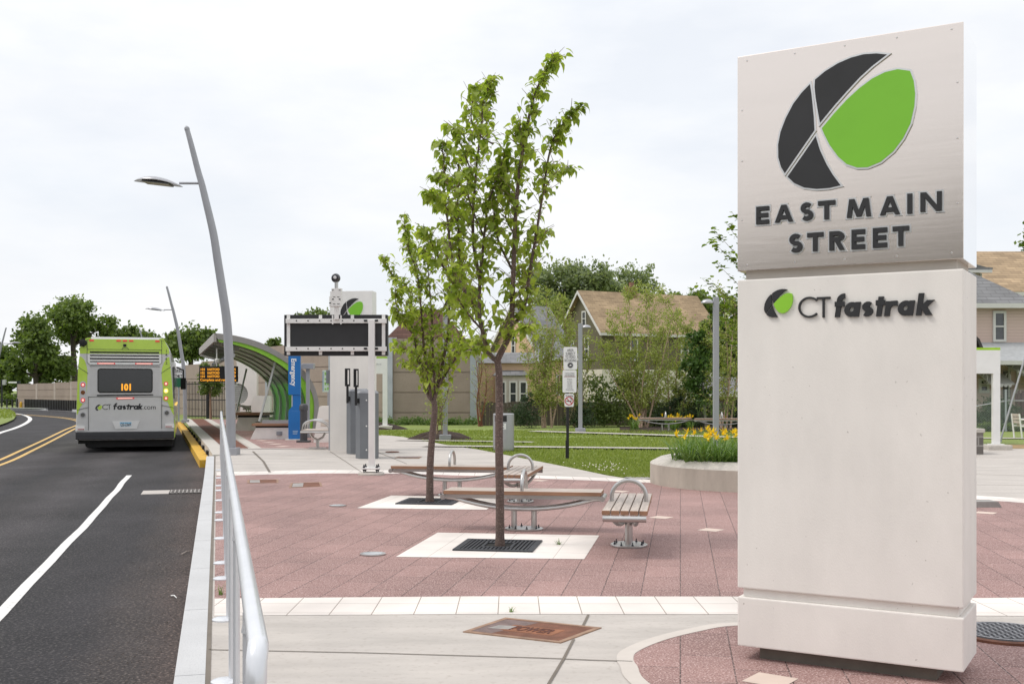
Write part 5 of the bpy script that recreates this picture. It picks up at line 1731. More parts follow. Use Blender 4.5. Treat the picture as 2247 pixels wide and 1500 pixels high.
# ---------------------------------------------------------------- noise wall, fences, railings
nw = thing('noise_wall', 'long tan panelled noise wall stepping down behind the busway', 'wall', (-1.6, 46.6, 0.0))
wp = [(-1.6, 46.6, 3.76), (-5.1, 46.6, 3.76), (-7.9, 48.6, 3.74), (-10.2, 51.2, 3.7), (-12.0, 54.3, 3.66), (-14.0, 58.2, 3.6), (-15.9, 61.6, 3.3), (-18.4, 65.6, 3.2), (-20.6, 69.6, 3.05), (-22.8, 72.6, 2.95),
      (-25.4, 76.0, 2.8), (-27.6, 79.4, 2.7), (-29.8, 82.4, 2.6), (-32.2, 85.6, 2.45), (-34.4, 88.6, 2.3), (-36.6, 91.6, 2.22), (-38.8, 93.6, 2.15), (-41.2, 95.6, 2.1), (-43.8, 97.6, 2.05)]
galvp = mat('galvanised_post', (0.40, 0.43, 0.46), 0.5, 0.5, 0.1, 3)
for i, (a, b_) in enumerate(zip(wp[:-1], wp[1:])):
    A, B = Vector((a[0], a[1], 0)), Vector((b_[0], b_[1], 0))
    top = (a[2] + b_[2]) / 2 + (0.0 if i == 0 else 0.02)
    q = MB()
    z = 0.17 - 0.22
    d_ = (B - A).normalized()
    js = [z, 0.62, 1.47, 2.32, 3.17, top] if i < 2 else [z] + [0.62 + 0.66 * k for k in range(8) if 0.62 + 0.66 * k < top - 0.3] + [top]
    if i > 4: js = [z] + [0.4 + (top - 0.4) * k / 3 for k in range(4)]
    for z0, z1 in zip(js[:-1], js[1:]):
        m_ = (A + B) / 2
        q.box((m_.x, m_.y, (z0 + z1) / 2), ((B - A).length - 0.06, 0.22, z1 - z0 - 0.035), math.atan2(d_.y, d_.x))
    q.box(((A + B) / 2).to_tuple()[:2] + ((js[0] + top) / 2 - 0.02,), ((B - A).length - 0.1, 0.14, top - js[0] - 0.06), math.atan2(d_.y, d_.x))
    q.build('panel', tanblock, nw, True)
    q = MB()
    if i > 4: q.box((A.x, A.y, top / 2), (0.3, 0.26, top + 0.04), math.atan2(d_.y, d_.x))
    else:
        for s_ in (-0.13, 0.13): q.box((A.x - d_.y * s_, A.y + d_.x * s_, top / 2 + 0.01), (0.34, 0.025, top + 0.03), math.atan2(d_.y, d_.x))
        q.box((A.x, A.y, top / 2), (0.03, 0.235, top + 0.02), math.atan2(d_.y, d_.x))
    q.build('post', galvp if i <= 4 else mat('pale_post_concrete', (0.42, 0.36, 0.31), 0.9), nw, True)

def picket_fence(name, label, cat, a, b_, z0, top, sp, m, pr=0.012, rails=(0.12, 0.9), posts=4, wd=None, group=None, jitter=0):
    A, B = Vector((a[0], a[1], z0)), Vector((b_[0], b_[1], z0))
    t = thing(name, label, cat, A, 0, group)
    d_ = (B - A); ln = d_.length; d_.normalize()
    q = MB()
    n = int(ln / sp)
    for i in range(n):
        p = A + d_ * (i + 0.5) * sp
        h_ = top - z0 + random.uniform(-jitter, jitter)
        q.box((p.x, p.y, z0 + h_ / 2), (wd or pr * 2, pr * 2, h_), math.atan2(d_.y, d_.x) + random.uniform(-jitter, jitter) * 0.6)
    q.build('pickets', m, t, True)
    q = MB()
    for r_ in rails:
        off = Vector((-d_.y, d_.x, 0)) * (0.0 if wd is None else 0.03)
        q.bar(A + off + Vector((0, 0, (top - z0) * r_)), B + off + Vector((0, 0, (top - z0) * r_)), 0.034, 0.045)
    q.build('rail', m, t, True)
    for k in range(posts):
        p = A + d_ * ln * k / (posts - 1)
        q = MB(); q.box((p.x, p.y, z0 + (top - z0) * 0.51), (0.075, 0.075, (top - z0) * 1.03), math.atan2(d_.y, d_.x)); q.build('post', m, t, True)
    return t
bf = picket_fence('metal_fence', 'tall black metal picket fence at the platform end beyond the departure sign', 'fence', (-16.3, 55.0), (-12.4, 52.6), 0.17, 2.0, 0.105, black, 0.011, (0.06, 0.5, 0.93), 4)
picket_fence('metal_railing', 'low black railing along the outside of the curve in front of the tan wall', 'railing', (-42.6, 96.2), (-30.8, 82.0), -0.1, 0.75, 0.42, black, 0.05, (0.08,), 2)
picket_fence('metal_railing', 'black railing of thin bars at the far left beside the traffic signal', 'railing', (-50, 101), (-43.6, 97.0), -0.1, 0.75, 0.8, black, 0.05, (0.08, 0.9), 3)
fence_wood = mat('weathered_fence_wood', (0.115, 0.092, 0.078), 0.9, 0, 0.45, 5, 0.4, 40, stretch=(9, 9, 0.6))
picket_fence('wood_fence', 'weathered brown board fence behind the birches', 'fence', (-1.2, 44.3), (9.6, 45.0), 0.0, 1.09, 0.145, fence_wood, 0.012, (0.3, 0.8), 6, 0.138, jitter=0.03)
# signs on the black post
c = at(1245.5, 1005)
sp = thing('sign_post', 'black perforated post carrying three white notice signs', 'sign post', (c.x, c.y, zt(c.y) - 0.03), 0)
def G_(u, v, dd=-0.035): return on_frame(sp, u, v, dd)
q = MB(); q.bbox(-0.03, 0.03, -0.03, 0.03, 0, G_(1250, 770)[1]); q.bbox(-0.045, 0.02, -0.036, 0.028, 0, 0.42); q.build('post', black, sp)
signw = mat('sign_white', (0.80, 0.80, 0.79), 0.4, 0, 0.02)
def notice(u0, u1, v0, v1, name='notice_sign'):
    a, b_ = G_(u0, v1), G_(u1, v0)
    q = MB(); P = rrect(a[0], b_[0], a[1], b_[1], 0.03)
    q.prism(P, lambda x, z, h: (x, -0.042 + h, z), 0, 0.006); return fixn(q.build(name, signw, sp)), a, b_
s1, a, b_ = notice(1236.5, 1266.5, 761, 810.5)
mid = (a[0] + b_[0]) / 2
k_ = (b_[1] - a[1]) / 49.5
sign_ink = mat('sign_ink', (0.03, 0.03, 0.035), 0.5)
for tx, v, w_ in (('AREA', 771, 14), ('SUBJECT', 778.5, 21), ('TO VIDEO', 786, 22), ('RECORDING', 793.5, 26)):
    textmesh('lettering', tx, 0.085, sign_ink, s1, facing(mid - w_ * k_ / 2, -0.0445, G_(1250, v)[1]), 0.0008, 0.0, width=w_ * k_)
q = MB(); zc = G_(1250, 801)[1]
q.prism([(mid + 0.066 * math.cos(a_), zc + 0.066 * math.sin(a_)) for a_ in [2 * PI * j / 20 for j in range(20)]], lambda x, z, h: (x, -0.043 - h, z), 0, 0.002)
q.cur = 1; q.prism([(mid + 0.05 * math.cos(a_), zc + 0.05 * math.sin(a_)) for a_ in [2 * PI * j / 20 for j in range(20)]], lambda x, z, h: (x, -0.045 - h, z), 0, 0.002)
q.cur = 2; q.prism([(mid - 0.022, zc - 0.016), (mid + 0.024, zc - 0.012), (mid + 0.024, zc + 0.016), (mid - 0.01, zc + 0.014)], lambda x, z, h: (x, -0.047 - h, z), 0, 0.002)
fixn(q.build('camera_symbol', [mat('sign_grey', (0.35, 0.35, 0.36)), sign_ink, signw], s1))
s2, a, b_ = notice(1234.5, 1265, 811.5, 861)
mid = (a[0] + b_[0]) / 2
for tx, v, w_ in (('THE FOLLOWING', 820.5, 21), ('ARE PROHIBITED', 825, 21), ('Weapons', 833, 11), ('Smoking', 838, 11), ('Alcohol', 842.5, 10), ('Littering', 847, 11), ('Loitering', 851.5, 11), ('Skateboarding', 856, 17)):
    textmesh('lettering', tx, 0.05, mat('sign_grey', (0.35, 0.35, 0.36)), s2, facing(mid - w_ * k_ / 2, -0.0445, G_(1250, v)[1]), 0.0008, 0.0, width=w_ * k_)
q = MB(); q.bbox(G_(1238, 826)[0], G_(1262.5, 826)[0], -0.0445, -0.042, G_(1250, 826.5)[1], G_(1250, 825.6)[1]); q.build('rule_line', mat('dark_red', (0.25, 0.03, 0.04), 0.5), s2)
s3, a, b_ = notice(1238.5, 1259, 863.5, 892)
mid = (a[0] + b_[0]) / 2; zc = G_(1249, 879)[1]
textmesh('lettering', 'No Smoking', 0.05, sign_ink, s3, facing(mid - 8 * k_, -0.0445, G_(1249, 869.3)[1]), 0.0008, 0.0, width=16 * k_)
red_ink = mat('sign_red', (0.50, 0.02, 0.03), 0.5)
q = MB(); ff = lambda x, z, h: (x, -0.043 - h, z)
q.cur = 1; q.stroke([(mid - 0.06, zc - 0.008), (mid + 0.05, zc - 0.008)], 0.018, ff, 0, 0.002)
q.stroke([(mid + 0.045, zc + 0.015), (mid + 0.05, zc + 0.04), (mid + 0.02, zc + 0.06)], 0.012, ff, 0, 0.002)
q.cur = 0
q.stroke(arc2(mid, zc, 0.086, 0, 345, 23), 0.017, ff, 0, 0.0035, True); q.stroke([(mid - 0.058, zc + 0.058), (mid + 0.058, zc - 0.058)], 0.015, ff, 0, 0.0045)
fixn(q.build('no_smoking_symbol', [red_ink, sign_ink], s3))
# litter bin
c = at(1105, 987)
lbn = thing('litter_bin', 'round silver litter bin on the lawn edge behind the nearer tree trunk', 'litter bin', (c.x, c.y, zt(c.y) - 0.02), R(-18))
q = MB(); q.lathe([(0.235, 0.0), (0.245, 0.02), (0.245, 0.05), (0.25, 0.055), (0.25, 0.875), (0.242, 0.885), (0.22, 0.888), (0.004, 0.89)], (0, 0, 0), 30); q.build('body', galv, lbn, False, True)
q = MB()
n = 8
vs = []
for i in range(n + 1):
    a_ = R(-90 - 36 + 72 * i / n + 0); vs += [(0.253 * math.cos(a_), 0.253 * math.sin(a_), 0.70), (0.253 * math.cos(a_), 0.253 * math.sin(a_), 0.845)]
q.add(vs, [(2 * i, 2 * i + 2, 2 * i + 3, 2 * i + 1) for i in range(n)]); q.build('opening', black, lbn)
q = MB(); vs = []
for i in range(n + 1):
    a_ = R(-112 + 54 * i / n); vs += [(0.2535 * math.cos(a_), 0.2535 * math.sin(a_), 0.52), (0.2535 * math.cos(a_), 0.2535 * math.sin(a_), 0.66)]
q.add(vs, [(2 * i, 2 * i + 2, 2 * i + 3, 2 * i + 1) for i in range(n)]); lab = q.build('notice_label', signw, lbn)
q = MB()
for i in range(2):
    for j in range(2):
        a_ = R(-100 + 26 * i)
        q.box((0.2545 * math.cos(a_), 0.2545 * math.sin(a_), 0.555 + 0.07 * j), (0.045, 0.004, 0.04), a_ + PI / 2)
q.build('label_marks', mat('sign_grey', (0.35, 0.35, 0.36)), lab)

# white gateway signs on two posts
def gate_sign(u_right, v_base, Wd, label, txt=None, ptop=2.6):
    c = at(u_right, v_base)
    t = thing('gateway_sign', label, 'sign', (c.x, c.y, zt(c.y)), 0, 'white path signs with a green top edge')
    for x in (0.0, -Wd + 0.17):
        q = MB(); q.bbox(x - 0.17, x, -0.05, 0.05, 0.0, ptop - 0.62); q.build('post', white_paint, t)
        q = MB(); q.rbox(x - 0.38, x + 0.2, -0.28, 0.28, -0.03, 0.11, 0.03); q.build('footing', concrete_rim, t)
        q = MB(); q.bbox(x - 0.24, x + 0.07, -0.12, 0.12, 0.11, 0.13); q.build('base_plate', white_paint, t)
    q = MB(); q.bbox(-Wd, 0, -0.052, 0.052, ptop - 0.62, ptop - 0.06); pn = q.build('panel', white_paint, t)
    q = MB(); q.bbox(-Wd, 0, -0.053, 0.053, ptop - 0.06, ptop); q.build('green_edge', mat('lime_edge', (0.33, 0.58, 0.02), 0.4), t)
    if txt:
        textmesh('lettering', txt, 0.1, mat('sign_grey', (0.35, 0.35, 0.36)), pn, facing(-0.16 - len(txt) * 0.052, -0.0545, ptop - 0.30), 0.001)
    return t
gate_sign(850, 940, 1.6, 'white path sign with green top edge left of the tan wall end', 'Hartford', 2.62)
gate_sign(2193, 985, 1.5, 'white path sign with green top edge in front of the pink house', None, 2.43)
# speed limit sign seen past the bus
c = at(394, 0, Y=50)
ss = thing('speed_sign', 'white speed limit sign with green plate half hidden by the bus', 'road sign', (c.x + 0.02, 50, 0.17))
ks = 50 / F
q = MB(); q.bbox(-0.34, 0.18, 0.0, 0.02, vz(843, 50) - .17, vz(804, 50) - .17); pn = q.build('panel', signw, ss)
textmesh('lettering', 'SPEED', 0.2, sign_ink, pn, facing(-0.33, -0.003, vz(817, 50) - .17), 0.001, 0.004, width=0.49)
textmesh('lettering', 'LIMIT', 0.2, sign_ink, pn, facing(-0.30, -0.003, vz(828, 50) - .17), 0.001, 0.004, width=0.40)
textmesh('lettering', '25', 0.25, sign_ink, pn, facing(-0.24, -0.003, vz(841, 50) - .17), 0.001, 0.004)
q = MB(); q.bbox(-0.2, 0.18, -0.01, 0.01, vz(849, 50) - .17, vz(828.5, 50) - .17); gp = q.build('green_plate', mat('sign_green', (0.01, 0.12, 0.055), 0.4), ss)
textmesh('lettering', 'NO ENTRY', 0.07, signw, gp, facing(-0.16, -0.012, vz(833, 50) - .17), 0.001, 0, width=0.3)
bpy.data.objects.remove([o for o in children(gp)][0])
q = MB(); q.bbox(-0.1, -0.04, 0.02, 0.08, 0, vz(804, 50) - .17); q.build('post', galvp, ss)

# ---------------------------------------------------------------- round planter
PC = Vector((4.35, 18.85, 0))
pt = thing('planter', 'round low concrete planter wall full of daylilies beside the pylon', 'planter', PC)
q = MB(); Rr = 1.97
pr = [(Rr, -0.05), (Rr, 0.335), (Rr - 0.015, 0.355), (Rr - 0.16, 0.43), (Rr - 0.22, 0.445), (Rr - 0.36, 0.445), (Rr - 0.38, 0.43), (Rr - 0.38, 0.25)]
n = 72
for i in range(len(pr)):
    for k in range(n):
        a_ = 2 * PI * k / n; q.v.append((pr[i][0] * math.cos(a_), pr[i][0] * math.sin(a_), pr[i][1]))
for i in range(len(pr) - 1):
    for k in range(n):
        k2 = (k + 1) % n
        q.f.append([i * n + k, i * n + k2, (i + 1) * n + k2, (i + 1) * n + k]); q.m.append(0 if i == 0 else 1)
q.build('wall', [concrete_wall, concrete_rim], pt, False, True, 30)
q = MB(); q.lathe([(Rr - 0.385, 0.30), (0.01, 0.36)], (0, 0, 0), 40); q.build('soil', mulch_m, pt)

# ---------------------------------------------------------------- plants
class LB:
    """collects leaves, each leaf its own island"""
    def __init__(s): s.v, s.f = [], []
    def leaf(s, p, d, size, wd=0.62, droop=0.35, fold=0.18):
        d = Vector(d).normalized()
        side = d.cross(Vector((random.uniform(-.4, .4), random.uniform(-.4, .4), 1)))
        if side.length < 1e-3: side = Vector((1, 0, 0))
        side.normalize(); up = side.cross(d)
        p = Vector(p); o = len(s.v)
        def pt(t, k):
            return p + d * size * t * (1 - 0.15 * droop * t) + up * (-droop * size * t * t * 0.7 + fold * size * abs(k)) + side * size * wd * k
        s.v += [pt(0, 0), pt(.4, 0), pt(.75, 0), pt(1.05, 0), pt(.14, -.40), pt(.45, -.48), pt(.78, -.24), pt(.14, .40), pt(.45, .48), pt(.78, .24)]
        s.f += [(o, o + 1, o + 5, o + 4), (o + 1, o + 2, o + 6, o + 5), (o + 2, o + 3, o + 6), (o, o + 7, o + 8, o + 1), (o + 1, o + 8, o + 9, o + 2), (o + 2, o + 9, o + 3)]
    def quad(s, p, size, asp=0.6, up_bias=0.3):
        p = Vector(p)
        n_ = Vector((random.gauss(0, 1), random.gauss(0, 1), random.gauss(0, 1) + up_bias)).normalized()
        a = n_.orthogonal().normalized(); b = n_.cross(a)
        t = random.uniform(0, 2 * PI); a, b = a * math.cos(t) + b * math.sin(t), b * math.cos(t) - a * math.sin(t)
        o = len(s.v)
        s.v += [p - a * size * .5, p + b * size * asp * .5, p + a * size * .5, p - b * size * asp * .5]
        s.f.append((o, o + 1, o + 2, o + 3))
    def blade(s, p, d, ln, wd, arch, n=4):
        """arching strap leaf"""
        d = Vector((d[0], d[1], 0)).normalized(); side = Vector((-d.y, d.x, 0)); o = len(s.v)
        for i in range(n + 1):
            t = i / n
            q = Vector(p) + d * ln * (0.25 * t + 0.55 * t * t * arch) + Vector((0, 0, ln * (0.95 * t - 0.62 * arch * t * t)))
            w_ = wd * (1 - t) ** 0.6 * 0.5 if i < n else 0.001
            s.v += [q - side * w_, q + side * w_]
        s.f += [(o + 2 * i, o + 2 * i + 1, o + 2 * i + 3, o + 2 * i + 2) for i in range(n)]
    def build(s, name, m, parent=None, twigs=None):
        nl = len(s.f)
        if twigs is not None:
            o_ = len(s.v); s.v = s.v + list(twigs.v); s.f = s.f + [tuple(o_ + i for i in f) for f in twigs.f]
        if parent is not None:
            Mi = (Matrix.Translation(parent.location) @ Matrix.Rotation(parent.rotation_euler.z, 4, 'Z')).inverted()
            vs = [tuple(Mi @ Vector(p)) for p in s.v]
        else: vs = [tuple(p) for p in s.v]
        me = bpy.data.meshes.new(name)
        me.from_pydata(vs, [], s.f)
        me.materials.append(m)
        if twigs is not None:
            me.materials.append(bark_twig)
            me.polygons.foreach_set('material_index', [0] * nl + [1] * (len(s.f) - nl))
        o = bpy.data.objects.new(name, me)
        COL.objects.link(o)
        if parent is not None: o.parent = parent
        return o

lf_young = leafmat('young_leaf', (0.20, 0.28, 0.038), (0.43, 0.50, 0.11), 0.52, 0.42)
lf_young2 = leafmat('young_leaf_pale', (0.21, 0.29, 0.04), (0.45, 0.52, 0.11), 0.52, 0.42)

def young_tree(label, base, Y, trunk, limbs, nleaf, size, twig, lm, depth=0.55, r0=0.062, seed=1):
    random.seed(seed)
    z0 = 0.0
    t = thing('young_tree', label, 'tree', (base[0], base[1], z0), 0, 'young trees in the white squares')
    P = lambda u, v, dy=0.0: Vector((upx(u, Y + dy), Y + dy, vz(v, Y + dy)))
    q = MB()
    tr = [P(*p) for p in trunk]; tr[0].z = -0.02
    tr = smooth3(tr, 4)
    n = len(tr)
    q.tube(tr, [r0 * (1.0 - 0.30 * i / n) * (1.25 if i == 0 else 1.0) for i in range(n)], 12)
    tk = q.build('trunk', bark_red, t, True, True)
    leaves = LB(); tw = MB()
    allseg = []
    for li, (pts, rad) in enumerate(limbs):
        off = random.choice([-1, 1]) * random.uniform(0.2, 1.0) * depth
        n = len(pts)
        pl_ = [P(u, v, off * min(1, (i / max(1, n - 1)) * 1.3) if i else 0.0) for i, (u, v) in enumerate(pts)]
        sm = smooth3(pl_, 5)
        m = len(sm)
        rr_ = [max(0.0035, rad * (1 - 0.88 * i / m)) for i in range(m)]
        b = MB(); b.tube(sm, rr_, 7); b.build('limb', bark_red, t, True, True)
        ln = sum((a - b2).length for a, b2 in zip(sm[:-1], sm[1:]))
        allseg.append((sm, ln))
    tot = sum(l for _, l in allseg)
    ntw = int(nleaf / 3.0)
    for sm, ln in allseg:
        k = int(ntw * ln / tot)
        m = len(sm)
        for j in range(k):
            f = 0.10 + 0.90 * (j + random.random()) / k
            i = min(m - 2, int(f * (m - 1)))
            p = sm[i].lerp(sm[i + 1], random.random())
            dirn = (sm[i + 1] - sm[i]).normalized()
            a = random.uniform(0, 2 * PI)
            out = Vector((math.cos(a), math.sin(a), random.uniform(-0.2, 0.8)))
            tl = twig * random.uniform(0.2, 1.25) * (1.0 - 0.62 * f)
            e = p + (out * 0.8 + dirn * 0.6).normalized() * tl
            tw.tube([p, p.lerp(e, 0.5) + Vector((0, 0, 0.01)), e], [0.004, 0.003, 0.002], 4, False)
            nl = random.choice((2, 2, 3, 3, 4, 4))
            for q_ in range(nl):
                g = p.lerp(e, random.uniform(0.25, 1.0))
                aa = random.uniform(0, 2 * PI)
                dd = Vector((math.cos(aa), math.sin(aa), random.uniform(-0.9, 0.25)))
                leaves.leaf(g + dd * 0.02, dd, size * random.uniform(0.5, 1.2), random.uniform(.7, .95), random.uniform(.3, 1.0))
        # leafy tip
        for q_ in range(7):
            aa = random.uniform(0, 2 * PI)
            dd = Vector((math.cos(aa), math.sin(aa), random.uniform(-0.4, 0.7)))
            leaves.leaf(sm[-1] + dd * 0.02, dd, size * random.uniform(0.5, 0.9), .66, .6)
    leaves.build('foliage', lm, t, tw)
    return t
ZT = lambda x, y: (820 + x * .4665, 120 + y * .4665)
mapz = lambda L_: [ZT(*p) for p in L_]
l1 = [(mapz([(580, 1440), (535, 1390), (495, 1235), (440, 1120), (405, 950), (398, 800), (395, 620), (400, 500)]), 0.030),
      (mapz([(580, 1440), (640, 1300), (655, 1100), (665, 800), (688, 540), (735, 270), (790, 110), (850, 22)]), 0.034),
      (mapz([(650, 1275), (705, 1200), (745, 960), (790, 690), (830, 450), (880, 340), (975, 245)]), 0.022),
      (mapz([(497, 1240), (500, 1050), (515, 900), (540, 700), (590, 560), (620, 450)]), 0.020),
      (mapz([(440, 1120), (372, 980), (350, 800), (330, 650), (330, 500), (310, 412)]), 0.018),
      (mapz([(500, 1060), (467, 850), (480, 560), (508, 330), (515, 220), (560, 118)]), 0.020),
      (mapz([(650, 1010), (585, 870), (568, 740), (610, 600), (600, 520)]), 0.013),
      (mapz([(440, 1130), (330, 1000), (280, 900), (235, 820)]), 0.013),
      (mapz([(515, 1300), (430, 1200), (380, 1100), (370, 1000)]), 0.012),
      (mapz([(660, 1150), (720, 1060), (745, 980), (760, 880), (815, 830)]), 0.012),
      (mapz([(480, 600), (420, 450), (385, 350)]), 0.010),
      (mapz([(800, 640), (850, 560), (915, 535)]), 0.008),
      (mapz([(610, 1370), (660, 1310), (700, 1290), (730, 1280)]), 0.010),
      (mapz([(545, 1400), (490, 1370), (455, 1390)]), 0.009),
      (mapz([(700, 520), (690, 420), (690, 320)]), 0.009),
      (mapz([(395, 780), (320, 700), (262, 650)]), 0.009), (mapz([(398, 650), (340, 600), (290, 580)]), 0.008),
      (mapz([(520, 860), (470, 740), (440, 640), (450, 540)]), 0.010), (mapz([(665, 850), (620, 760), (640, 660), (600, 600)]), 0.010),
      (mapz([(560, 420), (500, 380), (460, 300), (470, 150)]), 0.009)]
young_tree('taller young tree with heart-shaped leaves in the nearer white square', (-0.123, 11.23), 11.23,
           [(1097, 1198), (1097, 1090), (1095, 960), (1096, 880), (1095, 820), (1092, 790)], l1, 3100, 0.088, 0.34, lf_young, 0.55, 0.046, 5)
l2 = [([(951, 882), (937, 860), (921, 790), (904, 720), (901, 680), (894, 640), (862, 605), (843, 562)], 0.030),
      ([(951, 882), (962, 840), (975, 780), (985, 700), (985, 600), (975, 520)], 0.032),
      ([(946, 876), (940, 830), (930, 760), (925, 690), (915, 600), (895, 540), (885, 472)], 0.024),
      ([(962, 845), (990, 800), (1005, 760), (1020, 700), (1030, 640)], 0.020),
      ([(955, 860), (950, 780), (948, 700), (940, 600), (935, 530)], 0.020),
      ([(904, 730), (880, 700), (868, 660), (870, 620)], 0.012), ([(990, 800), (1015, 770), (1040, 745)], 0.012),
      ([(921, 800), (900, 770), (880, 765)], 0.009), ([(940, 640), (905, 560), (890, 520)], 0.012), ([(960, 700), (1000, 620), (1010, 560)], 0.012),
      ([(925, 700), (890, 690), (870, 700)], 0.010), ([(985, 690), (1020, 660), (1050, 640)], 0.010), ([(935, 820), (905, 800), (890, 800)], 0.009)]
c = at(943, 1101)
young_tree('shorter young tree with heart-shaped leaves in the farther white square', (c.x, c.y), c.y,
           [(943, 1101), (944, 1020), (949, 950), (954, 900), (952, 880)], l2, 2400, 0.088, 0.34, lf_young2, 0.6, 0.054, 9)

# daylilies
lily_leaf = leafmat('daylily_leaf', (0.08, 0.16, 0.03), (0.18, 0.28, 0.06), 0.3, 0.4)
lily_flower = leafmat('daylily_flower', (0.82, 0.52, 0.012), (0.90, 0.68, 0.05), 0.3, 0.5)
def daylily(p, h_, nfl, label, nb=46, grp='yellow daylily clumps'):
    p = Vector(p)
    t = thing('daylily', label, 'flower', p, 0, grp)
    lv, fl, stm = LB(), LB(), MB()
    for i in range(nb):
        a = random.uniform(0, 2 * PI)
        lv.blade(p + Vector((random.gauss(0, .05), random.gauss(0, .05), 0)), (math.cos(a), math.sin(a)), h_ * random.uniform(1.2, 1.9), 0.022, random.uniform(.35, 1.15))
    lv.build('leaves', lily_leaf, t)
    for i in range(nfl):
        a = random.uniform(0, 2 * PI); r_ = random.uniform(0.03, 0.24)
        e = p + Vector((math.cos(a) * r_, math.sin(a) * r_, h_ * random.uniform(0.85, 1.25)))
        stm.tube([p, p.lerp(e, .6) + Vector((0, 0, .05)), e], [.006, .005, .004], 5, False)
        face = Vector((random.uniform(-.8, .8), -1, random.uniform(0, .8))).normalized()
        s1_ = face.orthogonal().normalized(); s2_ = face.cross(s1_)
        for k in range(6):
            b_ = 2 * PI * k / 6
            d_ = (s1_ * math.cos(b_) + s2_ * math.sin(b_)) * 0.8 + face * 0.55
            fl.leaf(e, d_, random.uniform(.062, .085), .55, -0.5, .05)
        if random.random() < .6: fl.leaf(e + Vector((.03, 0, .01)), (random.uniform(-.5, .5), 0, 1), .07, .25, 0)
    if nfl:
        stm.build('stems', lily_leaf, t); fl.build('blossoms', lily_flower, t)
    return t
random.seed(21)
for i, (u, Yq, nfl) in enumerate(((1492, 18.2, 2), (1515, 17.9, 0), (1532, 18.6, 2), (1548, 17.7, 1), (1563, 18.3, 4), (1580, 17.6, 1), (1592, 18.5, 5), (1606, 17.7, 1), (1612, 18.9, 2), (1630, 18.0, 2), (1545, 19.3, 3), (1505, 19.1, 1), (1575, 19.4, 3), (1690, 18.2, 3), (1740, 19.2, 3), (1800, 18.4, 4), (1660, 19.6, 3), (1840, 19.6, 3), (1720, 20.1, 3))):
    daylily((upx(u, Yq), Yq, 0.345), 0.46, nfl, 'daylily clump with long arching leaves in the round planter', 60, 'daylily clumps in the round planter')
random.seed(22)
for i in range(15):
    u = random.uniform(1372, 1520) if i < 11 else random.uniform(1590, 1660)
    Yq = random.uniform(39.2, 41.5)
    daylily((upx(u, Yq), Yq, 0.15), 0.42, 3, 'yellow daylily clump in the bed behind the distant benches', 22, 'daylily clumps in the far bed')

# multi-stemmed birches
birch_leaf = leafmat('birch_leaf', (0.22, 0.27, 0.06), (0.40, 0.43, 0.145), 0.42, 0.5)
def birch(label, u, Y, stems, nleaf, lsize, spread, lm=birch_leaf, bark=bark_pale, zb=0.12, rad=0.04, grp='thin multi-stemmed birches by the fence', ntw=38, twl=0.9):
    t = thing('birch', label, 'tree', (upx(u, Y), Y, zb), 0, grp)
    lv, tw = LB(), MB()
    for su, top in stems:
        base = Vector((upx(u, Y) + random.uniform(-.18, .18), Y + random.uniform(-.15, .15), zb))
        e = Vector((upx(su, Y) , Y + random.uniform(-.8, .8) * spread, vz(top, Y)))
        pts = [base, base.lerp(e, .3) + Vector((random.uniform(-.12, .12), 0, 0)), base.lerp(e, .65) + Vector((random.uniform(-.15, .15), 0, 0)), e]
        sm = smooth3(pts, 5)
        q = MB(); q.tube(sm, [max(.006, rad * (1 - .92 * i / len(sm))) for i in range(len(sm))], 7); q.build('stem', bark, t, True, True)
        H_ = (e - base).length
        for j in range(ntw):
            f = random.uniform(.16, 1.0)
            i = min(len(sm) - 2, int(f * (len(sm) - 1)))
            p = sm[i].lerp(sm[i + 1], random.random())
            a = random.uniform(0, 2 * PI)
            ln = twl * random.uniform(.5, 1.2) * (1.05 - f * .55) * spread
            e2 = p + Vector((math.cos(a) * ln * .75, math.sin(a) * ln * .75, ln * random.uniform(.3, .95)))
            md = p.lerp(e2, .5) + Vector((0, 0, .05))
            tw.tube([p, md, e2], [.010, .006, .003], 4, False)
            nl = max(3, int(nleaf / (len(stems) * ntw)))
            for k in range(nl):
                g = p.lerp(e2, random.uniform(.2, 1.05)) + Vector((random.gauss(0, .07), random.gauss(0, .07), random.gauss(0, .07)))
                lv.quad(g, lsize * random.uniform(.7, 1.3), .65)
    lv.build('foliage', lm, t, tw)
    return t
random.seed(31)
birch('sparse birch clump left of the no smoking sign post', 1200, 42, [(1170, 680), (1200, 640), (1230, 665), (1155, 735), (1255, 720), (1215, 690), (1185, 740)], 7200, .08, 1.0)
birch('sparse birch clump directly behind the sign post', 1255, 43.2, [(1235, 680), (1255, 690), (1285, 740), (1300, 790)], 3400, .08, 1.0)
birch('broad birch clump with pale leaning stems in front of the olive house', 1413, 42, [(1345, 690), (1385, 625), (1412, 640), (1440, 640), (1325, 760), (1475, 670), (1370, 730), (1460, 720)], 13000, .076, 1.35)
birch('airy birch in front of the right half of the olive house', 1480, 43.5, [(1460, 640), (1492, 670), (1515, 720), (1530, 760)], 5600, .076, 1.1)
birch('reddish thin birch against the peach house by the tan wall end', 1048, 43.5, [(1040, 760), (1052, 740), (1065, 800)], 300, .07, .8, bark=mat('red_birch_bark', (0.22, 0.085, 0.055), 0.8, 0, 0.3, 8))
birch('pale stemmed birch right of the planter lamp post', 1592, 41, [(1560, 700), (1597, 640), (1612, 660), (1640, 680)], 3200, .09, 1.1)
birch('tiny sapling on the mulch mound beside the lamp post', 962, 31.0, [(955, 830), (968, 800), (985, 850), (940, 850)], 620, .07, .55, zb=0.35, rad=.018, grp=None, ntw=14, twl=.7, bark=bark_twig)
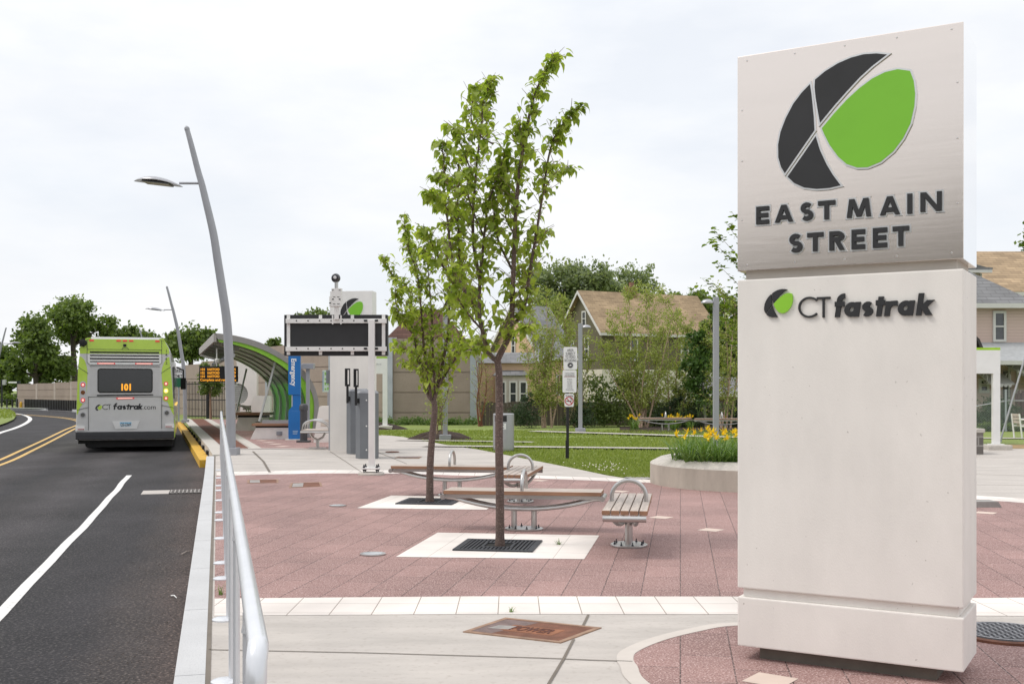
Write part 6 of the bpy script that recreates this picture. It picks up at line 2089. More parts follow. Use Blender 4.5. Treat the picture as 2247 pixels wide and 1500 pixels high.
# plane tree reaching past the pylon edge
plane_leaf = leafmat('plane_leaf', (0.10, 0.16, 0.02), (0.24, 0.31, 0.05), 0.45, 0.45)
def plane_tree():
    Y = 30.0
    base = Vector((upx(1760, Y), Y, zt(Y)))
    t = thing('plane_tree', 'plane tree whose leafy shoots reach left past the steel pylon head', 'tree', base)
    q = MB(); top = Vector((upx(1765, Y), Y, vz(470, Y)))
    q.tube([base, base.lerp(top, .5), top], [.13, .10, .03], 10); q.build('trunk', bark_pale, t, True, True)
    lv = LB(); br = MB()
    for sv, ends in ((740, ((1522, 628), (1545, 612), (1568, 580), (1590, 560))), (690, ((1550, 528), (1572, 500), (1600, 482), (1612, 560))), (800, ((1560, 690), (1585, 720), (1600, 760), (1575, 650))), (600, ((1830, 480), (1880, 540), (1900, 620), (1850, 700), (1800, 420))), (760, ((1550, 660), (1570, 700), (1590, 640), (1600, 680), (1560, 740))), (640, ((1600, 470), (1640, 440), (1700, 420), (1660, 520)))):
        for eu, ev in ends:
            p = Vector((upx(1762, Y), Y, vz(sv, Y))); e = Vector((upx(eu, Y), Y + random.uniform(-.8, .8), vz(ev, Y)))
            md = p.lerp(e, .5) + Vector((0, 0, -.12))
            sm = smooth3([p, md, e], 8)
            br.tube(sm, [max(.004, .03 * (1 - i / len(sm))) for i in range(len(sm))], 5, False)
            for k in range(80):
                f = random.uniform(.3, 1)
                i = min(len(sm) - 2, int(f * (len(sm) - 1)))
                g = sm[i].lerp(sm[i + 1], random.random()) + Vector((random.gauss(0, .05), random.gauss(0, .05), random.gauss(0, .05)))
                a = random.uniform(0, 2 * PI)
                lv.leaf(g, (math.cos(a), math.sin(a), random.uniform(-.3, .7)), random.uniform(.06, .13) * (1.0 + .45 * (f > .9)), .95, .3)
    br.build('branches', bark_twig, t, True); lv.build('foliage', plane_leaf, t)
plane_tree()

# small weeds and litter
def weed(u, v, h_, label, n_=12):
    c = at(u, v); t = LB()
    for i in range(n_):
        a = random.uniform(0, 2 * PI); t.blade((c.x + random.gauss(0, .01), c.y + random.gauss(0, .01), zt(c.y)), (math.cos(a), math.sin(a)), h_ * random.uniform(.6, 1.2), .008, random.uniform(.4, 1.1), 3)
    tag(t.build('weed', lily_leaf), label, 'weed', 'small weeds in the paving joints')
weed(486, 1305, .12, 'small weed at the corner of the red paving under the handrail')
weed(1226, 1195, .09, 'small weed lying on the nearer white tree square', 16)
weed(1125, 1342, .06, 'tiny weed in a joint of the white paving band')
def stick(p, q, r_, m, label):
    a, b_ = at(*p, z=-.14), at(*q, z=-.14)
    k = MB(); k.tube([a, a.lerp(b_, .5) + Vector((0, 0, .012)), b_], [r_, r_ * .8, r_ * .4], 5)
    tag(k.build('stick', m, None, False, True), label, 'stick', 'sticks and scraps on the road')
stick((398, 1215), (421, 1207), .006, timber, 'thin pale stick lying on the road against the kerb')
stick((376, 1306), (388, 1311), .007, white_paint, 'white scrap lying on the asphalt near the kerb')
# rounded trees and shrubs made of many leaf clumps
def crown_tree(name, label, cat, base, blobs, nleaf, lsize, lm, trunk_r=0.0, bark=bark_dark, asp=.65, grp=None, shell=.55, limbs=True):
    base = Vector(base)
    t = thing(name, label, cat, base, 0, grp)
    lv = LB()
    vol = [b[3] * b[4] * b[5] for b in blobs]
    tv = sum(v ** .75 for v in vol)
    for b, v in zip(blobs, vol):
        c = base + Vector(b[:3])
        # sub-clumps give an uneven edge with gaps
        subs = []
        ns = max(5, int(26 * v ** .75 / tv * len(blobs) ** .5) + 6)
        for i in range(ns):
            n_ = Vector((random.gauss(0, 1), random.gauss(0, 1), random.gauss(0, 1))).normalized()
            k = random.uniform(shell, 1.0)
            subs.append((c + Vector((n_.x * b[3] * k, n_.y * b[4] * k, n_.z * b[5] * k)), random.uniform(.24, .62)))
        m = int(nleaf * v ** .75 / tv)
        mr = (b[3] + b[4] + b[5]) / 3
        for i in range(m):
            sc_, r_ = random.choice(subs)
            g = sc_ + Vector((random.gauss(0, 1), random.gauss(0, 1), random.gauss(0, .8))) * r_ * mr * .55
            if g.z > base.z: lv.quad(g, lsize * random.uniform(.6, 1.35), asp)
    lv.build('crown' if trunk_r else 'foliage', lm, t)
    if trunk_r:
        q = MB()
        zc = min(b[2] for b in blobs)
        top = Vector((blobs[0][0] * .5, blobs[0][1] * .5, max(zc, 0.6)))
        q.tube([base, base + top * .5, base + top], [trunk_r * 1.2, trunk_r, trunk_r * .75], 9)
        if limbs:
            for b in blobs:
                e = base + Vector((b[0], b[1], b[2] + b[5] * .45))
                s_ = base + top * .85
                q.tube([s_, s_.lerp(e, .5) + Vector((0, 0, -.2)), e], [trunk_r * .55, trunk_r * .35, trunk_r * .08], 6)
        q.build('trunk', bark, t, True, True)
    return t
dark = leafmat('dark_tree_leaf', (0.075, 0.12, 0.03), (0.19, 0.25, 0.07), 0.4, 0.55)
midg = leafmat('mid_tree_leaf', (0.09, 0.145, 0.035), (0.20, 0.26, 0.075), 0.4, 0.55)
hazyg = leafmat('hazy_tree_leaf', (0.145, 0.19, 0.10), (0.30, 0.34, 0.19), 0.4, 0.55)  # distance haze mixed into the leaf colours
lightg = leafmat('light_tree_leaf', (0.12, 0.17, 0.035), (0.25, 0.29, 0.085), 0.35, 0.55)
spruce = leafmat('spruce_needle', (0.025, 0.048, 0.02), (0.06, 0.095, 0.036), 0.15, 0.6)
def px_tree(name, label, cat, Y, u0, zb, blobs, *a, **k):
    """blobs in photo pixels: (u, v, half width, half height, depth offset)"""
    s_ = Y / F
    base = (upx(u0, Y), Y, zb)
    B = [(upx(u, Y) - base[0], dy, vz(v, Y) - zb, hw * s_, hw * s_ * .9, hh * s_) for u, v, hw, hh, dy in blobs]
    return crown_tree(name, label, cat, base, B, *a, **k)
random.seed(41)
TG = 'big trees beyond the tan wall'
px_tree('broadleaf_tree', 'dark dense tree at the far left above the tan wall', 'tree', 108, 85, -0.3, [(70, 730, 34, 36, 0), (62, 780, 32, 40, 2), (105, 755, 34, 46, -2), (110, 810, 40, 36, 1), (45, 815, 20, 34, -1)], 13000, .42, dark, .32, grp=TG, shell=.35)
px_tree('broadleaf_tree', 'tallest airy tree with open crown above the tan wall', 'tree', 112, 168, -0.3, [(150, 690, 40, 36, 0), (125, 715, 32, 34, 3), (195, 690, 38, 32, -2), (225, 715, 26, 26, 1), (170, 735, 38, 26, 2)], 10500, .36, midg, .30, grp=TG)
px_tree('broadleaf_tree', 'low round tree above the left half of the bus roof', 'tree', 118, 270, -0.3, [(265, 735, 30, 28, 0), (240, 755, 24, 26, 1), (300, 745, 28, 24, 2), (325, 755, 24, 26, 0)], 7000, .4, dark, .25, grp=TG)
px_tree('broadleaf_tree', 'dark tree right of the smaller street lamp above the tan wall', 'tree', 100, 415, 0, [(425, 755, 32, 34, 0), (395, 765, 26, 36, 1), (372, 745, 22, 22, 2), (445, 745, 18, 24, 0)], 8500, .38, dark, .25, grp=TG)
px_tree('broadleaf_tree', 'tree clump low behind the far railing at the left picture edge', 'tree', 116, 20, -0.3, [(20, 820, 30, 30, 0), (-30, 800, 50, 50, 2), (52, 838, 20, 18, 0), (5, 850, 24, 16, 0)], 4500, .5, dark, .2, grp=TG)
px_tree('broadleaf_tree', 'small leafy tree top behind the black display board', 'tree', 60, 690, 0, [(690, 690, 22, 18, 0), (720, 690, 20, 16, 0), (665, 700, 16, 18, 0), (800, 690, 16, 16, 1), (700, 730, 40, 26, 0)], 900, .24, midg, .1, grp=TG)
px_tree('broadleaf_tree', 'small tree top above the shelter roof', 'tree', 75, 600, 0, [(600, 752, 14, 9, 0), (590, 765, 20, 10, 0)], 500, .3, dark, .12, grp=TG)
RG = 'trees behind the houses'
px_tree('broadleaf_tree', 'hazy grey-green rounded tree behind the left gable of the olive house', 'tree', 105, 1240, 0, [(1240, 620, 52, 46, 0), (1190, 625, 38, 46, 2), (1295, 615, 44, 40, -1), (1330, 640, 34, 40, 1), (1215, 680, 40, 40, 0)], 14000, .34, hazyg, .35, grp=RG)
px_tree('broadleaf_tree', 'open airy tree above the chimney of the olive house', 'tree', 110, 1395, 0, [(1385, 615, 34, 40, 0), (1425, 620, 24, 44, 1), (1355, 625, 24, 36, 0), (1400, 665, 34, 28, 0)], 3800, .30, hazyg, .25, grp=RG)
px_tree('broadleaf_tree', 'bright tree behind the peach house roof', 'tree', 92, 1190, 0, [(1195, 700, 45, 44, 0), (1240, 690, 30, 36, 0), (1150, 730, 30, 40, 0)], 8000, .28, lightg, .25, grp=RG)
px_tree('broadleaf_tree', 'tree showing behind the right roof end of the olive house', 'tree', 112, 1500, 0, [(1480, 655, 34, 16, 0), (1530, 665, 34, 22, 0), (1560, 680, 22, 30, 0)], 2600, .4, midg, .2, grp=RG)
px_tree('broadleaf_tree', 'dense dark tree between the olive house and the pylon', 'tree', 62, 1600, 0, [(1595, 700, 34, 60, 0), (1570, 760, 36, 70, 1), (1615, 780, 46, 80, 0), (1600, 870, 50, 50, -1)], 8200, .26, dark, .2, grp=RG)
px_tree('broadleaf_tree', 'tree top at the right picture edge above the tan roof', 'tree', 80, 2270, 0, [(2268, 530, 24, 24, 0), (2300, 520, 40, 40, 0)], 1200, .36, midg, .2, grp=RG)
px_tree('shade_tree', 'small dark green tree on a grey stem right of the olive house wall', 'tree', 41.5, 1550, .1, [(1535, 780, 26, 48, 0), (1520, 820, 26, 40, .3), (1545, 850, 22, 36, 0), (1530, 740, 18, 24, 0)], 3600, .13, leafmat('shade_leaf', (0.05, 0.105, 0.022), (0.11, 0.19, 0.045), .3), .045, bark=mat('grey_stem', (0.20, 0.18, 0.155), 0.8))
px_tree('street_tree', 'small lollipop tree in front of the black fence below the departure sign', 'tree', 52.2, 462, .17, [(460, 830, 22, 22, 0), (450, 850, 14, 18, 0), (475, 850, 14, 20, 0), (448, 808, 12, 12, 0), (480, 810, 12, 10, 0)], 2600, .13, midg, .05, bark=mat('tan_stem', (0.26, 0.17, 0.11), 0.8))
random.seed(43)
EG = 'dark evergreen shrubs by the board fence'
for i, (u, Y, hw, top, lb_) in enumerate(((1150, 41.5, 34, 862, 'dark evergreen shrub left of the birch stems'), (1275, 42.0, 38, 880, 'dark evergreen shrub behind the lamp post base'), (1475, 42.5, 34, 868, 'dark evergreen shrub right of the leaning birch'), (1520, 42.0, 30, 885, 'dark evergreen shrub behind the dark stemmed tree'), (1612, 42.5, 22, 872, 'dark evergreen shrub beside the pylon edge'))):
    px_tree('evergreen_shrub', lb_, 'shrub', Y, u, .1, [(u, (top + 936) / 2 + 14, hw, (936 - top) / 2.3, 0), (u + 6, top + 18, hw * .5, 20, 0)], 2600, .10, spruce, grp=EG, shell=.3, asp=.3)
px_tree('leafy_shrub', 'light green leafy shrub mass left of the leaning birch', 'shrub', 43, 1335, .1, [(1340, 880, 40, 50, 0), (1310, 850, 24, 34, 0), (1375, 860, 34, 50, 0), (1365, 905, 50, 26, 0), (1320, 905, 30, 28, 0)], 4200, .11, leafmat('shrub_leaf', (0.09, 0.135, 0.035), (0.20, 0.25, 0.08), .3))
px_tree('leafy_shrub', 'dull green shrub mass behind the distant benches', 'shrub', 44, 1450, .1, [(1440, 905, 34, 30, 0), (1500, 880, 34, 50, 0), (1545, 905, 34, 32, 0)], 3600, .11, leafmat('shrub_leaf_dull', (0.06, 0.095, 0.03), (0.14, 0.18, 0.065), .3))
# low juniper strip along the foot of the wall
jun = leafmat('juniper_leaf', (0.09, 0.16, 0.04), (0.18, 0.26, 0.075), .25)
q = [(x * .55, random.uniform(-.3, .3), .12, .5, .45, .22) for x in range(0, 9)]
crown_tree('low_hedge', 'low spreading green hedge along the foot of the tan wall', 'hedge', (-6.0, 45.2, .10), q, 6500, .12, jun, asp=.3, shell=.2)

# ---------------------------------------------------------------- houses
def siding(name, col, per):
    m = bpy.data.materials.new(name); m.use_nodes = True
    t = m.node_tree; p = t.nodes['Principled BSDF']; p.inputs['Roughness'].default_value = .7
    co = t.nodes.new('ShaderNodeTexCoord'); wv = t.nodes.new('ShaderNodeTexWave')
    wv.wave_type = 'BANDS'; wv.bands_direction = 'Z'; wv.wave_profile = 'SAW'
    wv.inputs['Scale'].default_value = .314 / per
    t.links.new(co.outputs['Object'], wv.inputs['Vector'])
    r_ = t.nodes.new('ShaderNodeValToRGB')
    r_.color_ramp.elements[0].color = (*[x * .72 for x in col], 1); r_.color_ramp.elements[0].position = 0
    r_.color_ramp.elements[1].color = (*col, 1); r_.color_ramp.elements[1].position = .14
    t.links.new(wv.outputs['Fac'], r_.inputs[0]); t.links.new(r_.outputs[0], p.inputs['Base Color'])
    b = t.nodes.new('ShaderNodeBump'); b.inputs['Strength'].default_value = .6; b.inputs['Distance'].default_value = .02
    t.links.new(wv.outputs['Fac'], b.inputs['Height']); t.links.new(b.outputs[0], p.inputs['Normal'])
    return m
def shingle(name, col, var=.16):
    return paver(name, col, .55, .15, 0, [x * .55 for x in col], .012, var, .5, rough=.9, uvw=(R(-90), 0, 0))
house_white = mat('house_trim', (0.60, 0.59, 0.565), .6, 0, .04)
def window_on(par, fn, x0, x1, z0, z1):
    q = MB(); w_ = .10
    for a, b_, c_, d_ in ((x0, x0 + w_, z0, z1), (x1 - w_, x1, z0, z1), (x0 + w_, x1 - w_, z0, z0 + w_), (x0 + w_, x1 - w_, z1 - w_, z1), (x0 + w_, x1 - w_, (z0 + z1) / 2 - .03, (z0 + z1) / 2 + .03)):
        q.prism([(a, c_), (b_, c_), (b_, d_), (a, d_)], fn, -0.02, .07)
    f = fixn(q.build('window', house_white, par))
    q = MB(); q.prism([(x0 + w_, z0 + w_), (x1 - w_, z0 + w_), (x1 - w_, z1 - w_), (x0 + w_, z1 - w_)], fn, -.02, .02); fixn(q.build('pane', pane_m, f))
def gable_house(label, loc, rz, L_, W_, eave, ridge, wallm, roofm, lower=None, over=.35, name='house', wins=(), gwins=(), chim=None):
    t = thing(name, label, 'house', loc, rz)
    q = MB()
    z0 = -loc[2] - .3 if False else -.6
    q.prism([(0, z0), (W_, z0), (W_, eave), (W_ / 2, ridge), (0, eave)], lambda y, z, h: (h, y, z), 0, L_)
    fixn(q.build('wall', wallm, t))
    if lower:
        q = MB(); q.bbox(-.03, L_ + .03, -.03, W_ + .03, z0, lower[0]); q.build('lower_wall', lower[1], t)
    q = MB(); sl = (ridge - eave) / (W_ / 2)
    for s_ in (0, 1):
        f = (lambda y: y) if s_ == 0 else (lambda y: W_ - y)
        q.prism([(f(-over), eave - sl * over + .02), (f(W_ / 2), ridge + .02), (f(W_ / 2), ridge + .17), (f(-over), eave - sl * over + .17)], lambda y, z, h: (h, y, z), -over, L_ + over)
    rf_ = fixn(q.build('roof', roofm, t))
    q = MB()
    q.bbox(-over - .03, L_ + over + .03, -over - .09, -over - .002, eave - sl * over - .09, eave - sl * over + .10)
    for x in (-over - .05,):
        for s_ in (0, 1):
            f = (lambda y: y) if s_ == 0 else (lambda y: W_ - y)
            q.prism([(f(-over), eave - sl * over - .10), (f(W_ / 2), ridge - .10), (f(W_ / 2), ridge + .14), (f(-over), eave - sl * over + .14)], lambda y, z, h: (h, y, z), x, x + .045)
    fixn(q.build('roof_trim', house_white, t))
    for x0, x1, z0_, z1_ in wins: window_on(t, lambda a, b_, h: (a, -h, b_), x0, x1, z0_, z1_)
    for y0, y1, z0_, z1_ in gwins: window_on(t, lambda a, b_, h: (-h, a, b_), y0, y1, z0_, z1_)
    if chim:
        q = MB(); q.bbox(chim[0] - .32, chim[0] + .32, chim[1] - .32, chim[1] + .32, ridge - 1.0, chim[2]); q.bbox(chim[0] - .38, chim[0] + .38, chim[1] - .38, chim[1] + .38, chim[2] - .14, chim[2] - .02)
        q.bbox(chim[0] - .14, chim[0] + .14, chim[1] - .14, chim[1] + .14, chim[2], chim[2] + .35)
        q.build('chimney', paver('chimney_brick', (0.22, 0.08, 0.05), .22, .075, 0, (.3, .26, .22), .01, .2, uvw=(R(-90), 0, 0)), rf_)
    return t
olive = siding('olive_shingle', (0.13, 0.115, 0.068), .18)
cream = siding('cream_siding', (0.70, 0.66, 0.58), .15)
peach = siding('peach_siding', (0.66, 0.46, 0.31), .15)
pink = siding('pink_siding', (0.58, 0.44, 0.39), .13)
tan_sh = shingle('tan_shingles', (0.37, 0.27, 0.17), .18)
grey_sh = shingle('grey_shingles', (0.22, 0.22, 0.225), .12)
red_sh = shingle('brown_red_shingles', (0.12, 0.065, 0.052), .15)
gable_house('olive green house with cream lower storey and tan shingle roof', (upx(1321, 80), 80, 0), math.atan2(4.5, 8.6), 10.4, 5.7, 5.95, 8.85, olive, tan_sh, (3.06, cream),
            wins=((7.0, 7.75, 3.7, 5.35), (2.4, 3.1, 3.7, 5.35), (1.0, 1.7, .6, 2.2), (7.4, 8.1, .6, 2.2)), gwins=((1.75, 2.35, 3.75, 5.45), (3.9, 4.5, 3.75, 5.35), (2.15, 2.75, 6.3, 7.45), (1.2, 1.8, .7, 2.3)), chim=(4.4, 2.75, 9.45))
gable_house('peach house with grey roof half hidden by sparse birches', (upx(1190, 72), 72, 0), math.atan2(4.5, 8.6), 2.3, 7.6, 3.9, 7.2, peach, grey_sh, None,
            gwins=((1.3, 2.0, 1.0, 2.6), (5.2, 5.9, 1.0, 2.6), (3.7, 4.3, 3.9, 5.3)), wins=((1, 1.6, 1.2, 2.6),))
t = thing('house_wing', 'low peach house wing with bay window right of the tan wall end', 'house', (upx(1040, 66), 66, 0))
q = MB(); q.bbox(-1.6, 4.2, 0, 5, -.5, 3.2); q.build('wall', peach, t)
q = MB(); q.prism([(-1.8, 3.18), (4.4, 3.18), (4.4, 3.9), (-1.8, 3.9)], lambda x, z, h: (x, h + (z - 3.18) * 4.0, z), -.3, 2.0); fixn(q.build('roof', grey_sh, t))
q = MB(); q.bbox(1.3, 3.1, -.7, 0, -.5, 2.4); q.build('bay', mat('bay_paint', (0.50, 0.45, 0.40), .7), t)
q = MB(); q.prism([(1.15, -.85), (3.25, -.85), (3.0, 0), (1.4, 0)], lambda x, y, h: (x, y, 2.4 + h * (1 + y)), 0, .35); q.build('bay_roof', grey_sh, t)
for x in (1.45, 2.1, 2.7): window_on(t, lambda a, b_, h: (a, -.7 - h, b_), x, x + .5, .6, 2.1)
window_on(t, lambda a, b_, h: (a, -h, b_), -.6, .1, 1.0, 2.4)
def hip_house(label, loc, rz, L_, W_, eave, ridge, inset, wallm, roofm, over=.45):
    t = thing('house', label, 'house', loc, rz)
    q = MB(); q.bbox(0, L_, 0, W_, -.6, eave); q.build('wall', wallm, t)
    o_ = over
    q = MB()
    q.add([(-o_, -o_, eave - .02), (L_ + o_, -o_, eave - .02), (L_ + o_, W_ + o_, eave - .02), (-o_, W_ + o_, eave - .02), (inset, W_ / 2, ridge), (L_ - inset, W_ / 2, ridge)],
          [(0, 1, 5, 4), (1, 2, 5), (2, 3, 4, 5), (3, 0, 4), (3, 2, 1, 0)])
    fixn(q.build('roof', roofm, t))
    q = MB(); q.bbox(-o_ - .06, L_ + o_ + .06, -o_ - .10, -o_ - .003, eave - .17, eave + .02); q.bbox(-o_ - .1, -o_ - .003, -o_, W_ + o_, eave - .17, eave + .02); q.build('gutter', house_white, t)
    return t
hip_house('brick house with dark red-brown hipped roof above the tan wall', (upx(838, 62), 62, 0), R(2), 4.9, 5, 3.75, 6.3, 1.7, mat('house_brick', (0.25, 0.10, 0.07), .8), red_sh)
# pink house at the right edge
Yh = 45.0
ph = hip_house('pink sided house with grey hipped roof at the right picture edge', (upx(1930, Yh), Yh, 0), 0, 6.1, 6.5, vz(668, Yh), 7.6, 2.9, pink, grey_sh, .35)
xw = lambda u: upx(u, Yh) - ph.location.x
window_on(ph, lambda a, b_, h: (a, -h, b_), xw(2178), xw(2207), vz(750, Yh), vz(682, Yh))
window_on(ph, lambda a, b_, h: (a, -h, b_), xw(2147), xw(2170), vz(862, Yh), vz(830, Yh))
q = MB(); q.prism([(-1.9, vz(792, Yh - 1.9)), (0, vz(751, Yh)), (0, vz(751, Yh) - .12), (-1.9, vz(792, Yh - 1.9) - .12)], lambda y, z, h: (h, y, z), -1, 8.5); fixn(q.build('porch_roof', mat('pale_grey_shingles', (0.36, 0.37, 0.375), .9, 0, .12, 6), ph))
q = MB(); q.bbox(-1, 8.5, -1.98, -1.9, vz(800, Yh - 1.9), vz(791, Yh - 1.9)); q.build('porch_trim', house_white, ph)
# awnings with scalloped valances and scroll brackets
def awning(x0, x1, zt_, zb_, y0, y1, nm='awning'):
    q = MB(); q.prism([(y1, zt_), (y0, zb_), (y0, zb_ - .03), (y1, zt_ - .03)], lambda y, z, h: (h, y, z), x0, x1)
    n = int((x1 - x0) / .17)
    for k in range(n):
        xc = x0 + .17 * (k + .5); q.prism([(xc + .08 * math.cos(a_), zb_ - .02 + .11 * math.sin(a_)) for a_ in [-PI * j / 8 for j in range(9)]], lambda x, z, h: (x, y0 - .02 + h, z), 0, .02)
    aw = fixn(q.build(nm, house_white, ph))
    q = MB()
    for xs in (x0 + .03, x1 - .03):
        q.tube([(xs, y1, zb_), (xs, y0, zb_)], .02, 5)
        q.tube([(xs, (y0 + y1) / 2 + .22 * math.cos(a_), zb_ + .25 + .2 * math.sin(a_)) for a_ in [2 * PI * j / 14 for j in range(13)]], .018, 5)
    q.build('bracket', house_white, aw)
awning(xw(2146), xw(2199), vz(818, 44), vz(842, 43.6), -1.2, -.02)
awning(xw(2200), xw(2236), vz(797, 44), vz(812, 43.6), -1.3, -.02)
awning(xw(2238), xw(2300), vz(818, 44), vz(842, 43.6), -1.2, -.02)
q = MB(); q.bbox(xw(2201), xw(2216), -.05, .02, 0.4, vz(812, Yh)); q.build('door', mat('door_dark', (0.09, 0.085, 0.08), .5), ph)
q = MB(); q.bbox(xw(2211), xw(2213.5), -.09, -.05, .4, vz(805, Yh)); q.bbox(xw(2229), xw(2232), -.09, -.04, .4, vz(805, Yh)); q.build('door_trim', house_white, ph)
q = MB()
for k in range(14): q.bbox(xw(2183) + k * .16, xw(2183) + k * .16 + .09, -2.05, -2.0, .35, vz(856, Yh - 2))
q.bbox(xw(2180), xw(2290), -2.0, -1.93, .35, 1.45); q.build('porch_rail', mat('porch_red_brown', (0.085, 0.032, 0.027), .7), ph)
# the tan-roofed house behind it
gable_house('house with broad tan shingle roof rising behind the pink house', (upx(2085, 57), 57, 0), 0, 9.5, 10.5, vz(640, 57) , vz(557, 62), siding('beige_siding', (0.55, 0.45, 0.34), .15), tan_sh, over=.3)
q = MB()
gx = upx(2147, 50)
dm = thing('house_dormer', 'cream gable end with white trim left of the grey hipped roof', 'dormer', (upx(2136, 50), 50, vz(660, 50)))
kk = 50 / F
q.prism([(-.6, -.2), (18 * kk, -.2), (18 * kk, 60 * kk), (-.6, 68 * kk)], lambda x, z, h: (x, h, z), 0, 1.2); fixn(q.build('wall', siding('beige_siding_light', (0.62, 0.53, 0.42), .12), dm))
q = MB(); q.prism([(-1, 66 * kk), (34 * kk, 66 * kk), (36 * kk, 71 * kk), (22 * kk, 72 * kk), (-1, 92 * kk)], lambda x, z, h: (x, h, z), -.35, 1.4); fixn(q.build('roof', grey_sh, dm))
q = MB(); q.bbox(-1, 33 * kk, -.40, -.352, 60 * kk, 66 * kk); q.bbox(14 * kk, 18.2 * kk, -.03, 0, -.2, 60 * kk); q.build('trim', house_white, dm)
# grey roofed shed between the trees
t = thing('shed', 'low brown shed with grey roof behind the birch stems beside the pylon', 'shed', (upx(1565, 52), 52, 0))
q = MB(); q.bbox(0, 4, 0, 3.5, -.5, vz(868, 52)); q.build('wall', mat('shed_brown', (0.10, 0.065, 0.05), .8), t)
q = MB(); q.prism([(-.4, vz(866, 52)), (4.4, vz(866, 52)), (3.2, vz(828, 52)), (-.1, vz(826, 52))], lambda x, z, h: (x, h + (z - 1.3) * 1.6, z), -.3, 2.0); fixn(q.build('roof', grey_sh, t))
q = MB(); q.bbox(-.4, 4.4, -.36, -.302, vz(868, 52) - .05, vz(866, 52) + .06); q.build('roof_trim', house_white, t)
# small white house far left behind the wall
gable_house('small white gabled house behind the tan wall left of the bus', (upx(143, 118), 118, 0), R(25), 5, 4.2, vz(828, 118), vz(812, 118), house_white, mat('dark_roof', (0.08, 0.08, 0.085), .8), over=.3)

# right edge yard: chain-link fence, hedge ball, guy wire, chair, stone pier, step block, dark canopy
hb_c = (upx(2182, 41.5), 41.5, .12)
px_tree('round_shrub', 'big clipped round bush behind the chain-link fence', 'shrub', 41.5, 2180, .12, [(2180, 915, 42, 40, 0)], 5200, .09, leafmat('clipped_leaf', (0.022, 0.05, 0.014), (0.055, 0.095, 0.025), .2), shell=.75)
px_tree('low_hedge', 'low green planting strip at the foot of the chain-link fence', 'hedge', 38.4, 2200, .12, [(2160, 938, 24, 11, 0), (2200, 938, 24, 11, 0), (2240, 938, 24, 11, 0)], 2400, .10, midg, shell=.3)
cf = thing('chain_link_fence', 'galvanised chain-link fence in front of the round bush', 'fence', (upx(2120, 38), 38, .15))
q = MB()
Wf, Hf = 4.2, 1.45
n = 46
for k in range(n):
    x = Wf * k / n - Hf
    for sg in (1, -1):
        a = Vector((x, 0, 0)) if sg == 1 else Vector((x, .004, Hf))
        b_ = Vector((x + Hf, 0, Hf)) if sg == 1 else Vector((x + Hf, .004, 0))
        q.bar(a, b_, .006, .006)
q.build('mesh', galvp, cf)
q = MB(); q.tube([(-1.4, 0, .55), (upx(2206, 38) - cf.location.x, 0, 1.05)], .022, 6); q.tube([(upx(2206, 38) - cf.location.x, 0, 1.06), (6, 0, 1.06)], .022, 6); q.build('top_rail', galv, cf, False, True)
q = MB(); q.tube([(upx(2207, 38) - cf.location.x, 0, 0), (upx(2207, 38) - cf.location.x, 0, 1.45)], .035, 8); q.build('post', galvp, cf, False, True)
gw = thing('guy_wire', 'slanting grey guy pole in front of the pink house', 'guy wire', at(2196, 964, Y=30.5))
q = MB(); q.tube([at(2196, 964, Y=30.5), at(2262, 740, Y=30.5)], .028, 8); q.build('rod', galv, gw, True, True)
q = MB(); q.tube([at(2196, 990, Y=30.5), at(2197, 962, Y=30.5)], .02, 6); q.build('anchor', galvp, gw, True, True)
c = at(2252, 955, Y=32)
ch = thing('garden_chair', 'white framed slatted seat cut by the right picture edge', 'chair', (c.x, 32, zt(32)))
q = MB()
for yy in (0, .5):
    q.tube([(-.12, yy, 0), (-.16, yy, .35), (-.2, yy, .72)], .025, 8); q.tube([(.5, yy, 0), (.5, yy, .4)], .025, 8); q.tube([(-.16, yy, .36), (.55, yy, .36)], .025, 8); q.tube([(-.19, yy, .55), (.4, yy, .55)], .02, 8)
q.build('frame', white_paint, ch, False, True)
q = MB()
for k in range(4): q.bbox(-.05 + k * .15, .07 + k * .15, 0, .5, .38, .41)
for k in range(3): q.box((-.16 - k * .012, .25, .48 + k * .1), (.02, .5, .08))
q.build('slats', timber, ch)
c = at(2147, 997)
sp_ = thing('stone_pier', 'grey stone wall end with pale cap beside the pylon edge', 'wall', (c.x, c.y, zt(c.y)))
k = c.y / F
q = MB(); q.bbox(-1.4, 11 * k, 0, .5, -.02, 48 * k); q.build('stonework', paver('rubble_stone', (0.20, 0.18, 0.165), .34, .2, 0, (.33, .31, .29), .02, .35, uvw=(R(-90), 0, 0)), sp_)
q = MB(); q.rbox(-1.45, 13 * k, -.05, .55, 48 * k, 57 * k, .015); q.build('cap', concrete_rim, sp_)
c = at(2199, 1113)
sb = thing('concrete_block', 'low grey concrete block at the back of the red paving right of the pylon', 'block', (c.x, c.y, 0))
q = MB(); q.prism([(-.9, 0), (0, 0), (-.05, .08), (-.9, .08)], lambda x, z, h: (x, h, z), 0, .3); fixn(q.build('block', mat('grey_block', (0.30, 0.285, 0.27), .85, 0, .12, 8), sb))
cn_ = thing('dark_canopy', 'dark curved canopy edge poking out right of the pylon', 'canopy', at(2147, 800, Y=28))
z8 = cn_.location.z; s8 = 28 / F
q = MB(); q.stroke([(-.9, 90 * s8), (-.3, 78 * s8), (0, 55 * s8), (11 * s8, 30 * s8), (17 * s8, 4 * s8)], .07, lambda x, z, h: (x, h, z), 0, 2.0); fixn(q.build('roof', mat('canopy_dark', (0.03, 0.028, 0.026), .5), cn_))
q = MB(); q.prism([(-.9, 70 * s8), (-.3, 60 * s8), (0, 40 * s8), (13 * s8, 0), (-.9, 0)], lambda x, z, h: (x, h, z), .3, 1.9); fixn(q.build('side_panel', black, cn_))
q = MB(); q.bbox(-.9, -.8, .9, 1.0, -z8 + .1, 0); q.build('post', black, cn_)

